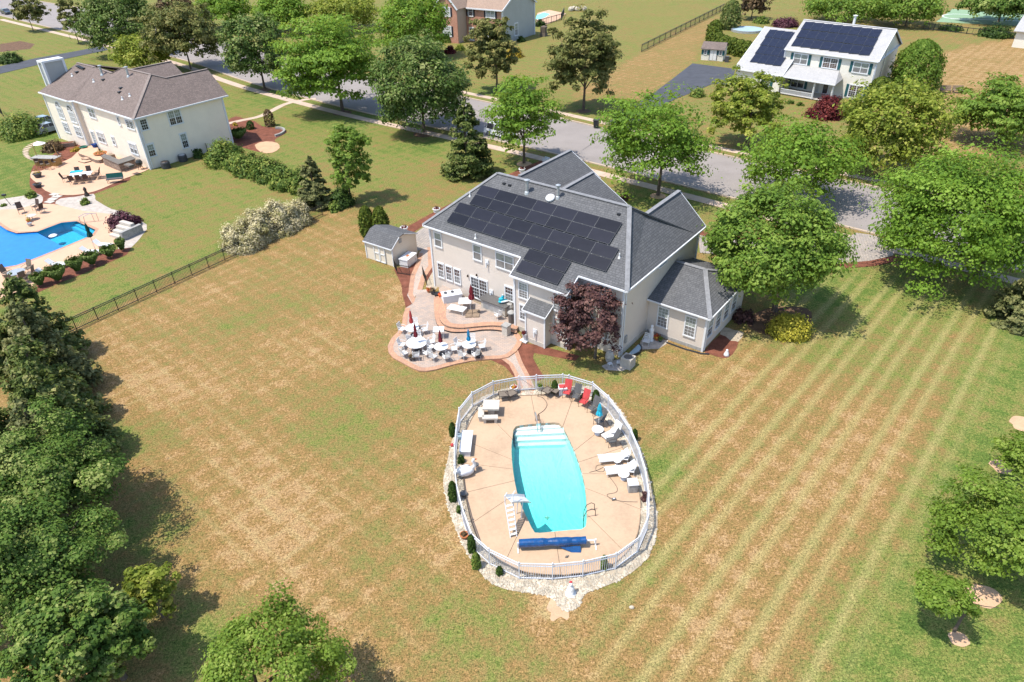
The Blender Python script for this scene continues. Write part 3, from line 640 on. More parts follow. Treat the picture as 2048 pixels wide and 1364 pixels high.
tag(MB().strip(LPOOL, .35, .056, True, side=-1).build('pool_coping', M['edge_brick'], uv=True), 'brick coping round the blue pool', None, None, 'structure')
M['solar_cover'] = mat('pool_cover_film', (.008, .17, .58), .3, .12, 1.2, spec=.5, bs=.3)
cv = MB().sheet(RP([(-420,335),(0,445),(120,525),(225,560),(430,560),(770,745),(330,925),(200,968),(0,1003),(-420,1062)], -.085)); oc = cv.build('pool_cover', M['solar_cover']); tag(oc, 'blue bubble cover over the left part of the neighbour pool', 'pool cover')
ls = structure('pool_steps', 'underwater steps at the right end of the blue pool')
for k, q in enumerate([[(850,448),(940,420),(1172,522),(1130,585)], [(800,470),(860,446),(1140,575),(1085,612)]]):
    MB().prism(RP(q, -.3 - .25 * k), -1.0, -.3 - .25 * k).build('step', M['lplaster'], ls)
NP = RN([(365,930),(350,1000),(420,1060),(520,1150),(640,1190),(780,1200),(920,1190),(1080,1155),(1220,1100),(1420,1010),(1650,925),(1700,870),(1540,780),(1250,740),(1080,640),(900,690),(820,770),(640,850),(470,920)])
bed('mulch_bed', RN([(335,1050),(360,1130),(480,1220),(450,1300),(640,1300),(690,1240),(880,1225),(1080,1180),(1240,1118),(1440,1040),(1480,990),(1300,800),(1000,650),(880,600),(700,640),(600,740),(420,830),(360,900)]), 'mulch', .010, 'red mulch round the neighbour patio', 2)
sheet_obj('neighbour_patio', NP, M['ldeck'], .05, 'round peach concrete patio behind the left house', 2)
bed('gravel_bed', RN([(-60,1262),(230,1210),(420,1180),(490,1225),(455,1300),(300,1345),(-60,1370)]), 'ggravel', .012, 'pale gravel left of the stepping stones', 2)
bed('gravel_bed', RP([(655,222),(720,160),(900,140),(1110,105),(1130,170),(1170,200),(1320,285),(1500,330),(1740,470),(1700,580),(1600,700),(1480,800),(1400,760),(1420,420),(1300,345),(1000,310),(830,270)]), 'ggravel', .012, 'pale gravel wrapping the blue pool deck', 2)
bed('mulch_bed', RP([(1400,760),(1560,740),(1500,830),(1200,960),(900,1090),(620,1200),(420,1290),(330,1260),(540,1090),(880,910)]), 'mulch', .014, 'red mulch under the ornamental grasses', 0)
bed('mulch_bed', RN([(640,720),(800,640),(920,640),(900,700),(760,770),(660,790)]), 'mulch', .030, 'red mulch by the tiki bar', 0)
stn = structure('stepping_path', 'curved path of pale stepping stones on the lawn')
for i, (x, y) in enumerate([(440,590),(410,604),(380,618),(350,634),(325,652),(305,670),(295,688),(292,706),(294,724),(300,742),(312,758),(330,772),(352,785),(380,796)]):
    c = RN([(x, y)])[0]; a = -.5; d1, d2 = Vector((math.cos(a), math.sin(a), 0)), Vector((-math.sin(a), math.cos(a), 0))
    MB().obox((c.x, c.y, .02), d1 * .62, d2 * .13, (0, 0, .03)).build('stone', M['walk'], stn)
for x, y in [(620,1190),(650,1212),(600,1243),(565,1274)]:
    c = RN([(x, y)])[0]; MB().obox((c.x, c.y, .03), (.5, -.2, 0), (.12, .3, 0), (0, 0, .03)).build('stone', M['concrete'], stn)
# far bits
bp_ = structure('brick_house_pool', 'small far pool terrace behind the brick house')
MB().sheet(GP([(1072,48),(1075,26),(1098,20),(1132,27),(1118,38),(1092,50)]), .03).build('terrace', M['ldeck'], bp_)
MB().sheet(GP([(1071,38),(1074,30),(1088,25),(1100,28),(1090,35),(1078,39)]), .045).build('water_surface', M['solar_cover'] if 0 else mat('far_pool_water', (.12, .50, .60), .15, .05), bp_)
ct = structure('sports_court', 'green sports court with white lines at upper right')
MB().sheet(GP([(1872,44),(1905,18),(2075,30),(2075,54)]), .03).build('surface', M['court'], ct)
cl_ = MB(); cc = G(1925, 34); cl_.strip([cc + Vector((4.5 * math.cos(a), 4.5 * math.sin(a), 0)) for a in np.linspace(.6, 4.6, 14)], .35, .037); cl_.strip(GP([(1900,37),(2075,44)]), .35, .037)
cl_.build('line_marking', M['white'], ct)
# ------------------------------------------------------------------ vegetation
RNG = np.random.default_rng(11)
def leaf_mesh(name, P, Nn, size, v, mt, asp=.7):
    n = len(P); Nn = Nn / np.maximum(1e-6, np.linalg.norm(Nn, axis=1, keepdims=True))
    a = RNG.normal(size=(n, 3)); u = np.cross(Nn, a); u /= np.maximum(1e-6, np.linalg.norm(u, axis=1, keepdims=True)); w_ = np.cross(Nn, u)
    s = size * np.exp(RNG.normal(-.05, .33, n)).clip(.4, 1.9)[:, None] * .5
    co = np.stack([P - u * s, P - w_ * s * asp + Nn * s * .25, P + u * s, P + w_ * s * asp + Nn * s * .25], 1).reshape(-1, 3)
    me = bpy.data.meshes.new(name); me.vertices.add(4 * n); me.vertices.foreach_set('co', co.astype(np.float32).ravel())
    me.loops.add(4 * n); me.loops.foreach_set('vertex_index', np.arange(4 * n, dtype=np.int32))
    me.polygons.add(n); me.polygons.foreach_set('loop_start', np.arange(0, 4 * n, 4, dtype=np.int32)); me.update()
    at = me.attributes.new('v', 'FLOAT', 'FACE'); at.data.foreach_set('value', np.clip(v, 0, 1).astype(np.float32)); me.materials.append(mt)
    return me
def unit(n, zmin=-1.0):
    z = RNG.uniform(zmin, 1, n); t = RNG.uniform(0, 2 * PI, n); r = np.sqrt(1 - z * z); return np.stack([r * np.cos(t), r * np.sin(t), z], 1)
def crown_points(kind, R, A, n, leaf):
    """leaf positions, leaf normals, tint 0..1; crown centre at the origin, half width R, half height A"""
    ax = np.array([R, R, A])
    if kind in ('round', 'airy', 'flat'):
        cs = max({'round': .14, 'airy': .13, 'flat': .145}[kind] * R, .26)
        K = int({'round': 300, 'airy': 130, 'flat': 125}[kind] * min(2.4, max(.3, (R / 3.2) ** 1.1)))
        d = unit(K, -.7); az = np.arctan2(d[:, 1], d[:, 0]); f1, f2, f3 = RNG.uniform(0, 6, 3)
        lob = 1 + .11 * np.sin(3 * az + f1 + 2 * d[:, 2]) + .09 * np.sin(5 * az + f2 - 4 * d[:, 2]) + .07 * np.sin(7 * d[:, 2] + f3) + RNG.normal(0, .085, K)
        rr = {'round': RNG.uniform(.5, 1, K) ** .4, 'airy': RNG.uniform(.2, 1, K) ** .5, 'flat': RNG.uniform(.25, 1, K) ** .5}[kind]
        c = d * (rr * lob)[:, None] * (ax - cs * .5)
        if kind == 'flat':
            st = .26 * A + .2; c[:, 2] = np.round(c[:, 2] / st) * st + RNG.normal(0, .10 * A, K)
        wgt = RNG.uniform(.35, 1.65, K); idx = RNG.choice(K, n, p=wgt / wgt.sum())
        csz = (cs * RNG.uniform(.65, 1.35, K))[idx]
        o = RNG.normal(size=(n, 3)); o /= np.maximum(1e-6, np.linalg.norm(o, axis=1, keepdims=True)); o[:, 2] = np.where(RNG.uniform(size=n) < .55, np.abs(o[:, 2]), o[:, 2])
        rad = RNG.uniform(.1, 1, n) ** .5 * (1 + .9 * (RNG.uniform(size=n) < .10) * RNG.uniform(0, 1, n))
        sh3 = {'round': (1.15, 1.15, .85), 'airy': (1.2, 1.2, .75), 'flat': (1.75, 1.75, .5)}[kind]
        P = c[idx] + o * (rad * csz)[:, None] * np.array(sh3)
        Nn = d[idx] * .35 + o * .75 + np.array([0, 0, .5]) + RNG.normal(0, .33, (n, 3))
        v = .44 + .21 * RNG.normal(size=K)[idx] + .20 * RNG.normal(size=n)
        return P, Nn, v
    if kind == 'cone':
        nb = int(60 * max(1, A / 1.6)); tz = RNG.uniform(0, 1, nb) ** 1.25; an = RNG.uniform(0, 2 * PI, nb)
        L = R * (1 - tz) ** .68 * RNG.uniform(.78, 1.12, nb) + .12
        idx = RNG.choice(nb, n, p=(L ** 1.35) / (L ** 1.35).sum()); s = RNG.uniform(.12, 1, n) ** .65
        l = L[idx] * s; a = an[idx] + RNG.normal(0, .17, n) * (1.15 - s * .5)
        z = -A + 2 * A * (.04 + .96 * tz[idx]) - .22 * l + .16 * l * s + RNG.normal(0, .10, n) * (.5 + R * .14)
        P = np.stack([l * np.cos(a), l * np.sin(a), z], 1)
        Nn = np.stack([np.cos(a) * .5, np.sin(a) * .5, np.full(n, .75)], 1) + RNG.normal(0, .45, (n, 3))
        return P, Nn, .30 + .45 * (s - .5) + .2 * RNG.normal(size=n) + .18 * RNG.normal(0, .5, nb)[idx]
    if kind == 'column':                                             # dense upright evergreen
        z = RNG.uniform(-1, 1, n); a = RNG.uniform(0, 2 * PI, n); pr = np.clip((1 - ((z + .35) / 1.36) ** 2), 0, 1) ** .5
        rr = RNG.uniform(.5, 1, n) ** .4 * (1 + .11 * np.sin(5 * a + 4 * z + RNG.uniform(0, 6)) + .09 * np.sin(9 * a - 9 * z + RNG.uniform(0, 6)) + .22 * (RNG.uniform(size=n) < .12) * RNG.uniform(-.2, 1, n))
        P = np.stack([R * pr * rr * np.cos(a), R * pr * rr * np.sin(a), A * z], 1)
        return P, np.stack([np.cos(a), np.sin(a), np.full(n, .5)], 1) + RNG.normal(0, .5, (n, 3)), .45 + .28 * RNG.normal(size=n) * .8 + .12 * np.sin(7 * a + 5 * z)
    if kind == 'dome':                                               # shrub sitting on the ground
        K = int(max(12, 40 * R)); d = unit(K, -.2); cs = max(.10, .20 * R); c = d * RNG.uniform(.55, 1, K)[:, None] * np.array([R - cs * .5, R - cs * .5, A - cs * .4]); c[:, 2] = np.abs(c[:, 2])
        idx = RNG.integers(0, K, n); o = RNG.normal(size=(n, 3)) * .62
        P = c[idx] + o * cs; P[:, 2] = np.maximum(P[:, 2], .03)
        return P, d[idx] * .6 + o * .5 + np.array([0, 0, .4]) + RNG.normal(0, .35, (n, 3)), .42 + .3 * RNG.normal(0, .6, K)[idx] + .24 * RNG.normal(size=n)
    if kind == 'tuft':                                               # fountain of blades
        a = RNG.uniform(0, 2 * PI, n); s = RNG.uniform(.1, 1, n); ln_ = RNG.uniform(.55, 1, n)
        r = R * ln_ * (.25 + .75 * s); z = A * 2 * ln_ * (.08 + s - .5 * s * s) * RNG.uniform(.75, 1.1, n)
        return np.stack([r * np.cos(a), r * np.sin(a), z], 1), np.stack([np.cos(a) * .7, np.sin(a) * .7, np.full(n, .6)], 1) + RNG.normal(0, .45, (n, 3)), .3 + .4 * s + .2 * RNG.normal(size=n)
LEAVES = [0]
def nleaf(R, E, leaf, dens):
    n = int(dens * 10.5 * (2 * R) * (2 * E) / (leaf * leaf * .55)); n = max(60, min(n, 56000)); LEAVES[0] += n; return n
def plant(name, label, cat, foot, kind, lm, R, A, hc, leaf, dens=1.0, trunk=None, group=None, limbs=6, lean=0, crown_name='crown'):
    root = thing(name, label, cat, (foot[0], foot[1], 0), 0, group)
    n = nleaf(R, A, leaf, dens); P, Nn, v = crown_points(kind, R, A, n, leaf)
    P[:, 2] += hc; P[:, 2] = np.maximum(P[:, 2], .03)
    me = leaf_mesh(crown_name, P, Nn, leaf, v, LM[lm]); o = bpy.data.objects.new(crown_name, me); COL.objects.link(o); o.parent = root
    if trunk:
        mb = MB(); rr = random.Random(int(foot[0] * 97) + int(foot[1] * 31)); top = hc + A * (.75 if kind == 'cone' else .25)
        b = max(.25, hc - A * .75)
        mb.tube([(0, 0, -.1), (.02, .01, b * .5), (.05 + lean * .3, -.03, b), (lean, 0, (b + top) / 2), (lean, .05, top)], [trunk * 1.35, trunk, trunk * .85, trunk * .6, trunk * .25], 8)
        if kind != 'cone':
            for k in range(limbs):
                a = 2 * PI * k / limbs + rr.uniform(-.4, .4); z0 = b + (top - b) * rr.uniform(0, .5); e = rr.uniform(.55, .85)
                mb.tube([(lean * .5, 0, z0), (math.cos(a) * R * e * .45, math.sin(a) * R * e * .45, z0 + A * .35), (math.cos(a) * R * e, math.sin(a) * R * e, hc + A * rr.uniform(-.15, .45))], [trunk * .5, trunk * .33, trunk * .1], 5)
        mb.build('trunk', M['bark'], root)
    return root
def tree_px(name, label, foot, box, kind, lm, leaf, dens=1.0, trunk=.16, group=None, cat='tree', squash=1.0):
    """box = crown extent in the photo (x0, x1, ytop, ybottom); the crown is stood over its foot at its true size"""
    x0, x1, y0, y1 = box; g = G(*foot); cy = (y0 + y1) / 2
    hc = max(.4, height_at(g, cy)); sc = FOC / depth((g.x, g.y, hc)); R = (x1 - x0) / 2 / sc; E = (y1 - y0) / 2 / sc
    dz = CAMZ - hc; hd = math.hypot(g.x, g.y); th = math.atan2(dz, hd)
    A = math.sqrt(max((.55 * E) ** 2, E * E - (R * math.sin(th)) ** 2)) / math.cos(th) * squash
    A = min(A, max(hc * .97, .5))
    lean = ((x0 + x1) / 2 - pixx((g.x, g.y, hc))) / sc
    r = plant(name, label, cat, g, kind, lm, R, A, hc, leaf, dens, trunk, group, lean=0)
    if abs(lean) > .15:
        for c in r.children:
            if c.name.startswith('crown'): c.location.x = lean
    return r
T = tree_px; gs = 'trees along the street'; gl = 'trees on the lawns'
T('locust_tree', 'bright green spreading tree beside the roof peak of the big house, trunk by the pavement', (1316,390), (1192,1420,186,366), 'flat', 'locust', .30, .66, .17, gs)
T('locust_tree', 'small bright green tree on the near pavement left of the street, beside the tall spruce', (1048,326), (968,1124,160,300), 'flat', 'locust', .32, .66, .15, gs)
T('locust_tree', 'feathery light green tree by the street, partly behind the big rounded maple', (1556,404), (1478,1714,236,400), 'flat', 'locust', .32, .66, .17, gs)
T('locust_tree', 'largest feathery bright green tree, at the right edge above the striped lawn', (1950,556), (1762,2090,274,590), 'flat', 'locust', .23, .95, .26, gl)
T('locust_tree', 'wide bright green tree with a thick trunk, right of the left house', (685,222), (560,762,40,206), 'flat', 'locust', .38, 1.1, .24, gs)
T('maple_tree', 'big rounded green maple right of the sunroom', (1548,622), (1412,1676,380,604), 'round', 'maple', .24, 1.25, .2, gl)
T('lime_tree', 'rounded yellow-green tree right of the white house porch', (1786,346), (1692,1890,164,345), 'round', 'lime', .34, 1.0, .18, gl)
T('lime_tree', 'yellow-green tree in front of the white house garage', (1492,290), (1418,1566,150,285), 'airy', 'lime', .33, 1.1, .14, gl)
T('linden_tree', 'dense domed tree with pale blossom, left of the spruce', (848,264), (750,932,82,262), 'round', 'linden', .32, 1.1, .22, gs)
T('linden_tree', 'egg-shaped dense tree with pale blossom behind the left house', (529,176), (450,572,34,168), 'round', 'linden', .38, 1.1, .2, gs)
T('linden_tree', 'broad blossoming tree above the left house chimney, at upper left', (232,112), (165,308,-8,106), 'round', 'linden', .42, 1.1, .2, gs)
T('olive_tree', 'tall olive green tree alone in the brick house lawn by the street', (1167,219), (1100,1242,28,205), 'airy', 'olive', .33, 1.35, .2, gs)
T('olive_tree', 'dark olive tree in front of the brick house', (994,181), (932,1036,30,172), 'airy', 'olive', .36, 1.35, .17, gs)
T('olive_tree', 'olive green tree over the left house roof ridge', (382,139), (288,436,8,126), 'airy', 'olive', .40, 1.3, .17, gs)
T('green_tree', 'bright green bushy tree tucked behind the left house roof', (292,142), (226,334,72,140), 'round', 'lime', .40, 1.0, .15, gs)
T('maple_tree', 'dense bright green maple left of the brick house', (826,116), (758,896,-6,110), 'round', 'locust', .42, 1.0, .2, gl)
T('green_tree', 'bright green tree on the far side of the street at the top edge', (560,66), (506,616,-14,66), 'round', 'locust', .5, 1.0, .17, gl)
T('green_tree', 'yellow-green tree at the top edge between two street trees', (694,60), (622,756,-20,66), 'round', 'lime', .5, 1.0, .17, gl)
T('green_tree', 'green tree at the top edge above the grey street', (468,58), (388,502,-16,48), 'airy', 'locust', .5, 1.2, .17, gl)
T('bare_tree', 'thin greyish tree at the top edge over the street', (345,46), (312,390,-20,40), 'airy', 'brownleaf', .5, .7, .15, gl)
T('young_tree', 'small grey-green tree on the verge at the far left corner', (67,62), (26,88,-10,52), 'airy', 'olive', .42, 1.0, .09, gs)
T('young_tree', 'slim grey-green street tree, second from the left edge', (158,87), (117,170,2,72), 'airy', 'olive', .42, 1.0, .09, gs)
T('spruce_tree', 'tall dark green spruce beside the left gable of the big house', (935,350), (880,988,192,358), 'cone', 'spruce', .27, 1.5, .2, gl)
T('young_tree', 'upright young green tree at the end of the shrub row', (702,404), (658,744,250,394), 'round', 'maple', .23, .85, .1, gl)
T('spruce_tree', 'short blue-grey spruce beside the upright young tree', (634,412), (590,662,306,418), 'cone', 'blue_spruce', .22, 1.7, .12, gl)
T('plum_tree', 'purple-leaved tree against the rear wall of the big house', (1190,716), (1112,1244,558,712), 'round', 'plum', .18, .72, .1, gl)
T('holly_tree', 'dense dark egg-shaped evergreen beside the white house gable', (1832,186), (1792,1882,76,190), 'column', 'maple', .30, 1.1, .14, gl)
T('arborvitae', 'golden green columnar evergreen at the corner of the white house', (1758,212), (1734,1784,152,214), 'column', 'arbor', .28, 1.3, None, gl)
T('green_tree', 'green tree at the right edge behind the largest feathery tree', (1992,286), (1918,2080,152,292), 'flat', 'maple', .36, 1.2, .2, gl)
T('green_tree', 'broad tree at the top edge behind the white house roof, left one', (1690,46), (1612,1782,-26,46), 'round', 'maple', .5, 1.0, .2, gl)
T('green_tree', 'broad tree at the top edge behind the white house roof, right one', (1810,52), (1760,1880,-24,52), 'round', 'maple', .5, 1.0, .2, gl)
T('green_tree', 'dark tree at the top right corner over the sports court', (1996,44), (1930,2064,-34,46), 'airy', 'oak', .5, 1.3, .2, gl)
T('weeping_tree', 'narrow weeping evergreen behind the hedge at the top', (1462,58), (1443,1482,-2,60), 'column', 'spruce', .4, .8, .12, gl)
T('feathery_tree', 'pale brownish feathery tree at the top edge by the far beds', (1502,38), (1474,1540,-20,34), 'airy', 'brownleaf', .45, .9, .15, gl)
T('spruce_tree', 'blue-green conifer at the right edge below the largest feathery tree', (2052,640), (1988,2112,540,650), 'cone', 'blue_spruce', .26, 1.7, .16, gl)
# right edge foreground
T('spreading_tree', 'largest of the low spreading trees at the right edge above the bare earth ring', (2000,1130), (1886,2110,944,1152), 'flat', 'fresh', .14, .75, .11, gl)
T('spreading_tree', 'small leaning tree with a staked trunk, lowest at the right edge', (1908,1262), (1822,1952,1136,1246), 'airy', 'fresh', .12, 1.0, .06, gl)
T('spreading_tree', 'low green tree half cut by the right edge over a bare earth patch', (2046,958), (1998,2100,876,958), 'flat', 'fresh', .15, 1.0, .07, gl)
T('maple_tree', 'bright green crown rising from the bottom edge, left of centre', (548,1452), (392,684,1244,1460), 'round', 'fresh', .125, .85, .12, gl)
# left edge screen of conifers and oaks
def stand(name, label, x, y, h, R, kind, lm, leaf, dens, hc=None, A=None, trunk=.16):
    A = A or h / 2 * .97; return plant(name, label, 'tree', (x, y), kind, lm, R, A, hc or h / 2 + .1, leaf, dens, trunk, 'trees screening the left edge')
stand('spruce_tree', 'uppermost spruce in the dark row on the left edge, nearest the black fence', -35.6, 43.4, 7.6, 2.9, 'cone', 'spruce', .25, 1.1)
stand('spruce_tree', 'spruce behind the row at the left edge, half out of frame', -39.8, 42.6, 8.6, 3.0, 'cone', 'spruce', .25, 1.1)
stand('spruce_tree', 'second spruce down the left edge row, with tan-tipped branches', -32.6, 39.0, 7.8, 2.8, 'cone', 'blue_spruce', .24, 1.1)
stand('spruce_tree', 'third spruce down the left edge row, throwing shade on dry grass', -30.6, 35.6, 7.6, 2.8, 'cone', 'spruce', .23, 1.1)
stand('spruce_tree', 'dark spruce above the oak on the left edge, jutting furthest into the lawn', -28.1, 32.2, 7.8, 2.9, 'cone', 'spruce', .22, 1.1)
stand('spruce_tree', 'broad spruce behind the row at mid left edge, above the oak', -32.0, 30.6, 8.2, 3.1, 'cone', 'spruce', .21, 1.0)
stand('spruce_tree', 'fifth spruce down the left edge row, touching the large oak crown', -27.2, 29.6, 7.0, 2.5, 'cone', 'blue_spruce', .20, 1.0)
stand('oak_tree', 'large glossy oak crown filling the lower left', -25.4, 26.6, 7.2, 3.6, 'flat', 'oak', .145, 1.1, 4.2, 3.1, .22)
stand('oak_tree', 'glossy oak crown just above the lower left corner', -22.6, 21.6, 6.3, 3.3, 'flat', 'oak', .14, 1.1, 3.7, 2.9, .2)
stand('oak_tree', 'dark oak crown at the lower left corner, furthest left', -26.5, 21.5, 8.0, 3.8, 'round', 'oak', .15, .8, 4.8, 3.4, .2)
stand('oak_tree', 'low green tree at the bottom edge left of the bright crown', -18.2, 17.6, 4.6, 2.0, 'airy', 'oak', .16, 1.2, 3.0, 2.3, .12)
stand('sapling', 'thin pale sapling between the oaks and the dry lawn', -17.7, 20.7, 3.6, 1.25, 'airy', 'lime', .16, .8, 2.1, 1.5, .05)
stand('oak_tree', 'dark foliage at the very bottom left corner', -19.3, 17.4, 5.6, 2.6, 'round', 'oak', .17, 1.0, 3.2, 2.5, .15)
# shrubs
def shrub(name, label, foot, box, lm, leaf, kind='dome', dens=1.0, group='garden shrubs', cat='shrub'):
    x0, x1, y0, y1 = box; g = G(*foot); sc = FOC / depth((g.x, g.y, .3)); R = (x1 - x0) / 2 / sc; top = max(.25, height_at(g, y0 + (y1 - y0) * .12))
    if kind in ('dome', 'tuft'):
        A = min(top, 3.2); r = plant(name, label, cat, g, kind, lm, R, A / (1.0 if kind == 'dome' else 1.15), 0, leaf, dens, None, group, crown_name='foliage')
    else: r = plant(name, label, cat, g, kind, lm, R, top / 2, top / 2, leaf, dens, None, group, crown_name='foliage')
    return r
sh = shrub
sh('shrub', 'rounded bush at the left end of the shrub row, by the left house', (452,326), (412,492,274,334), 'shrub', .24, group='shrub row right of the left house')
sh('shrub', 'bush second in the shrub row, beside the left house bush', (500,346), (466,534,300,354), 'shrub', .24, group='shrub row right of the left house')
sh('shrub', 'yellow-green bush in the middle of the shrub row', (540,356), (506,578,308,366), 'shrub', .24, group='shrub row right of the left house')
sh('shrub', 'bush fourth in the shrub row, next to the blue-grey spruce', (578,372), (546,618,322,384), 'shrub', .24, group='shrub row right of the left house')
sh('shrub', 'low bush filling the shrub row between its first two big bushes', (476,336), (452,504,300,342), 'shrub', .24, group='shrub row right of the left house')
sh('shrub', 'low bush filling the shrub row beside the short spruce', (604,384), (584,632,346,390), 'shrub', .24, group='shrub row right of the left house')
sh('shrub', 'low green bush at the foot of the upright young tree', (684,410), (655,712,372,412), 'yew', .22, group='shrub row right of the left house')
sh('shrub', 'small bright bush on the fence side of the blue-grey spruce', (672,420), (658,688,398,420), 'shrub', .2, group='shrub row right of the left house')
for k, (fx, x0, x1, y0, fy) in enumerate([(487,446,528,432,494),(520,486,560,412,478),(556,520,596,396,462),(590,552,624,394,448)]):
    sh('dappled_willow', ['cream-coloured willow shrub at the lower left end of the pale hedge', 'cream willow shrub, second in the pale hedge from its lower end', 'cream willow shrub, third in the pale hedge from its lower end', 'cream willow shrub at the upper right end of the pale hedge'][k], (fx, fy), (x0, x1, y0, fy), 'cream', .15, dens=1.5, group='pale willow hedge by the black fence')
for k, (fx, fy, x0, x1, y0) in enumerate([(737,470,722,752,404),(764,470,748,780,406)]):
    sh('arborvitae', ['left of two pointed evergreens behind the small shed', 'right of two pointed evergreens behind the small shed'][k], (fx, fy), (x0, x1, y0, fy), 'arbor', .17, 'column', 1.5, 'evergreen pair behind the shed')
sh('red_maple_bush', 'rounded dark red maple bush in front of the white porch', (1651,232), (1614,1690,182,236), 'redmaple', .26)
sh('red_maple_bush', 'purple maple bush beside the blue neighbour pool', (250,452), (217,280,416,460), 'burgundy', .22)
sh('red_maple_bush', 'purple bush between the two white house roofs', (1570,52), (1543,1598,33,58), 'burgundy', .36)
sh('red_shrub', 'dark pink bush by the brick house steps', (900,106), (888,912,88,108), 'redmaple', .3)
sh('red_shrub', 'brown-red bush near the street side of the big house', (1237,398), (1220,1262,382,404), 'brownleaf', .24, dens=.6)
sh('yellow_shrub', 'bright golden flowering bush in the brick house lawn', (1028,114), (1008,1046,91,116), 'yellow', .3)
sh('golden_juniper', 'golden yellow low bush in a ring under the big maple', (1576,664), (1534,1622,614,672), 'gold', .15)
sh('shrub', 'round lime green bush by the brick house door', (921,100), (911,932,86,101), 'lime', .28)
sh('shrub', 'green bush against the brick house gable', (893,84), (882,910,68,90), 'shrub', .3)
sh('shrub', 'dark round bush on the grey side wall of the brick house', (1043,83), (1036,1054,70,84), 'yew', .3)
sh('shrub', 'dark bush at the rear corner of the brick house', (1081,52), (1068,1092,38,53), 'yew', .34)
sh('shrub', 'dense dark green shrub island at the far left edge', (22,124), (-2,44,102,126), 'yew', .36)
sh('large_shrub', 'large green rounded shrub left of the left house', (50,270), (2,96,222,276), 'shrub', .28)
sh('shrub', 'green bush by the left house air conditioners', (398,314), (382,408,296,318), 'yew', .2)
sh('fountain_grass', 'big fountain grass clump at the left house corner', (478,278), (460,500,256,284), 'grass', .26, 'tuft', 1.6)
for k, (fx, fy, x0, x1, y0) in enumerate([(82,572,68,97,546),(118,562,101,142,532),(157,544,140,172,514),(186,530,168,202,504),(221,514,206,236,492),(246,502,237,256,476),(40,584,28,56,560)]):
    sh('ornamental_grass', ['round grass clump second from the lower end of the neighbour pool row', 'widest grass clump in the row along the neighbour pool', 'grass clump in the middle of the neighbour pool row', 'grass clump right of the row middle, below the pool chairs', 'grass clump next to last at the umbrella end of the pool row', 'tallest grass clump at the upper end of the row, by the stone steps', 'grass clump at the lower end of the row behind the spruce'][k], (fx, fy), (x0, x1, y0, fy), 'grass', .17, 'tuft', 2.6, 'grass clumps along the neighbour pool')
sh('shrub', 'small round green bush in the gravel by the neighbour patio', (171,408), (160,182,394,410), 'shrub', .17)
sh('shrub', 'small green bush at the lawn edge left of the stepping stones', (64,394), (52,76,380,396), 'shrub', .17)
sh('shrub', 'tiny round bush in gravel at the left edge', (8,412), (2,14,405,413), 'shrub', .15)
sh('weeping_cherry', 'brown weeping tree beside the tiki bar', (108,300), (84,126,276,302), 'brownleaf', .24, dens=.8, cat='tree')
sh('flowering_shrub', 'yellow flowering plants at the wall of the left house', (152,302), (144,164,292,304), 'yellow', .18, dens=.7)
sh('flowering_shrub', 'small yellow flowers in the mulch bed right of the left house', (471,251), (466,477,244,253), 'yellow', .18)
sh('flowering_shrub', 'small standard rose in the red mulch bed', (502,258), (495,510,240,260), 'yew', .2, 'column')
sh('young_tree', 'tiny thin tree in the raised ring of the mulch bed', (541,252), (528,548,216,240), 'brownleaf', .22, 'column', .5, cat='tree')
for k, (x, y) in enumerate([(1428,72),(1426,84),(1434,96),(1448,103),(1463,107),(1478,111),(1492,114)]):
    sh('hedge_shrub', ['clipped hedge bush at the far upper end of the curved hedge', 'clipped hedge bush second from the upper end of the curved hedge', 'clipped hedge bush at the bend of the curved hedge behind the small shed', 'clipped hedge bush in the middle of the curved hedge', 'clipped hedge bush third from the garage end of the curved hedge', 'clipped hedge bush second from the garage end of the curved hedge', 'clipped hedge bush at the garage end of the curved hedge'][k], (x, y), (x - 15, x + 15, y - 36, y + 2), 'arbor', .34, 'column', 1.4, 'curved clipped hedge by the small white shed')
sh('shrub', 'bushy flowers at the turn of the asphalt driveway', (1394,192), (1376,1410,172,196), 'shrub', .26)
sh('shrub', 'small bush left below the porch railing', (1580,207), (1572,1588,198,208), 'shrub', .22)
sh('shrub', 'small bush right below the porch railing', (1600,211), (1592,1608,202,212), 'shrub', .22)
sh('shrub', 'low dark shrub below the arborvitae at the white house corner', (1722,226), (1700,1740,206,228), 'yew', .24)
sh('shrub', 'brown twiggy shrub at the right corner of the sunroom', (1484,640), (1462,1510,612,646), 'plum', .16, dens=.6)
sh('shrub', 'green far shrub bed near the top edge', (1522,46), (1508,1540,30,48), 'shrub', .36)
sh('shrub', 'hedge shrub below the sports court, left', (1900,60), (1880,1924,48,62), 'yew', .36)
sh('shrub', 'hedge shrub below the sports court, right', (1990,72), (1962,2030,50,74), 'yew', .36)
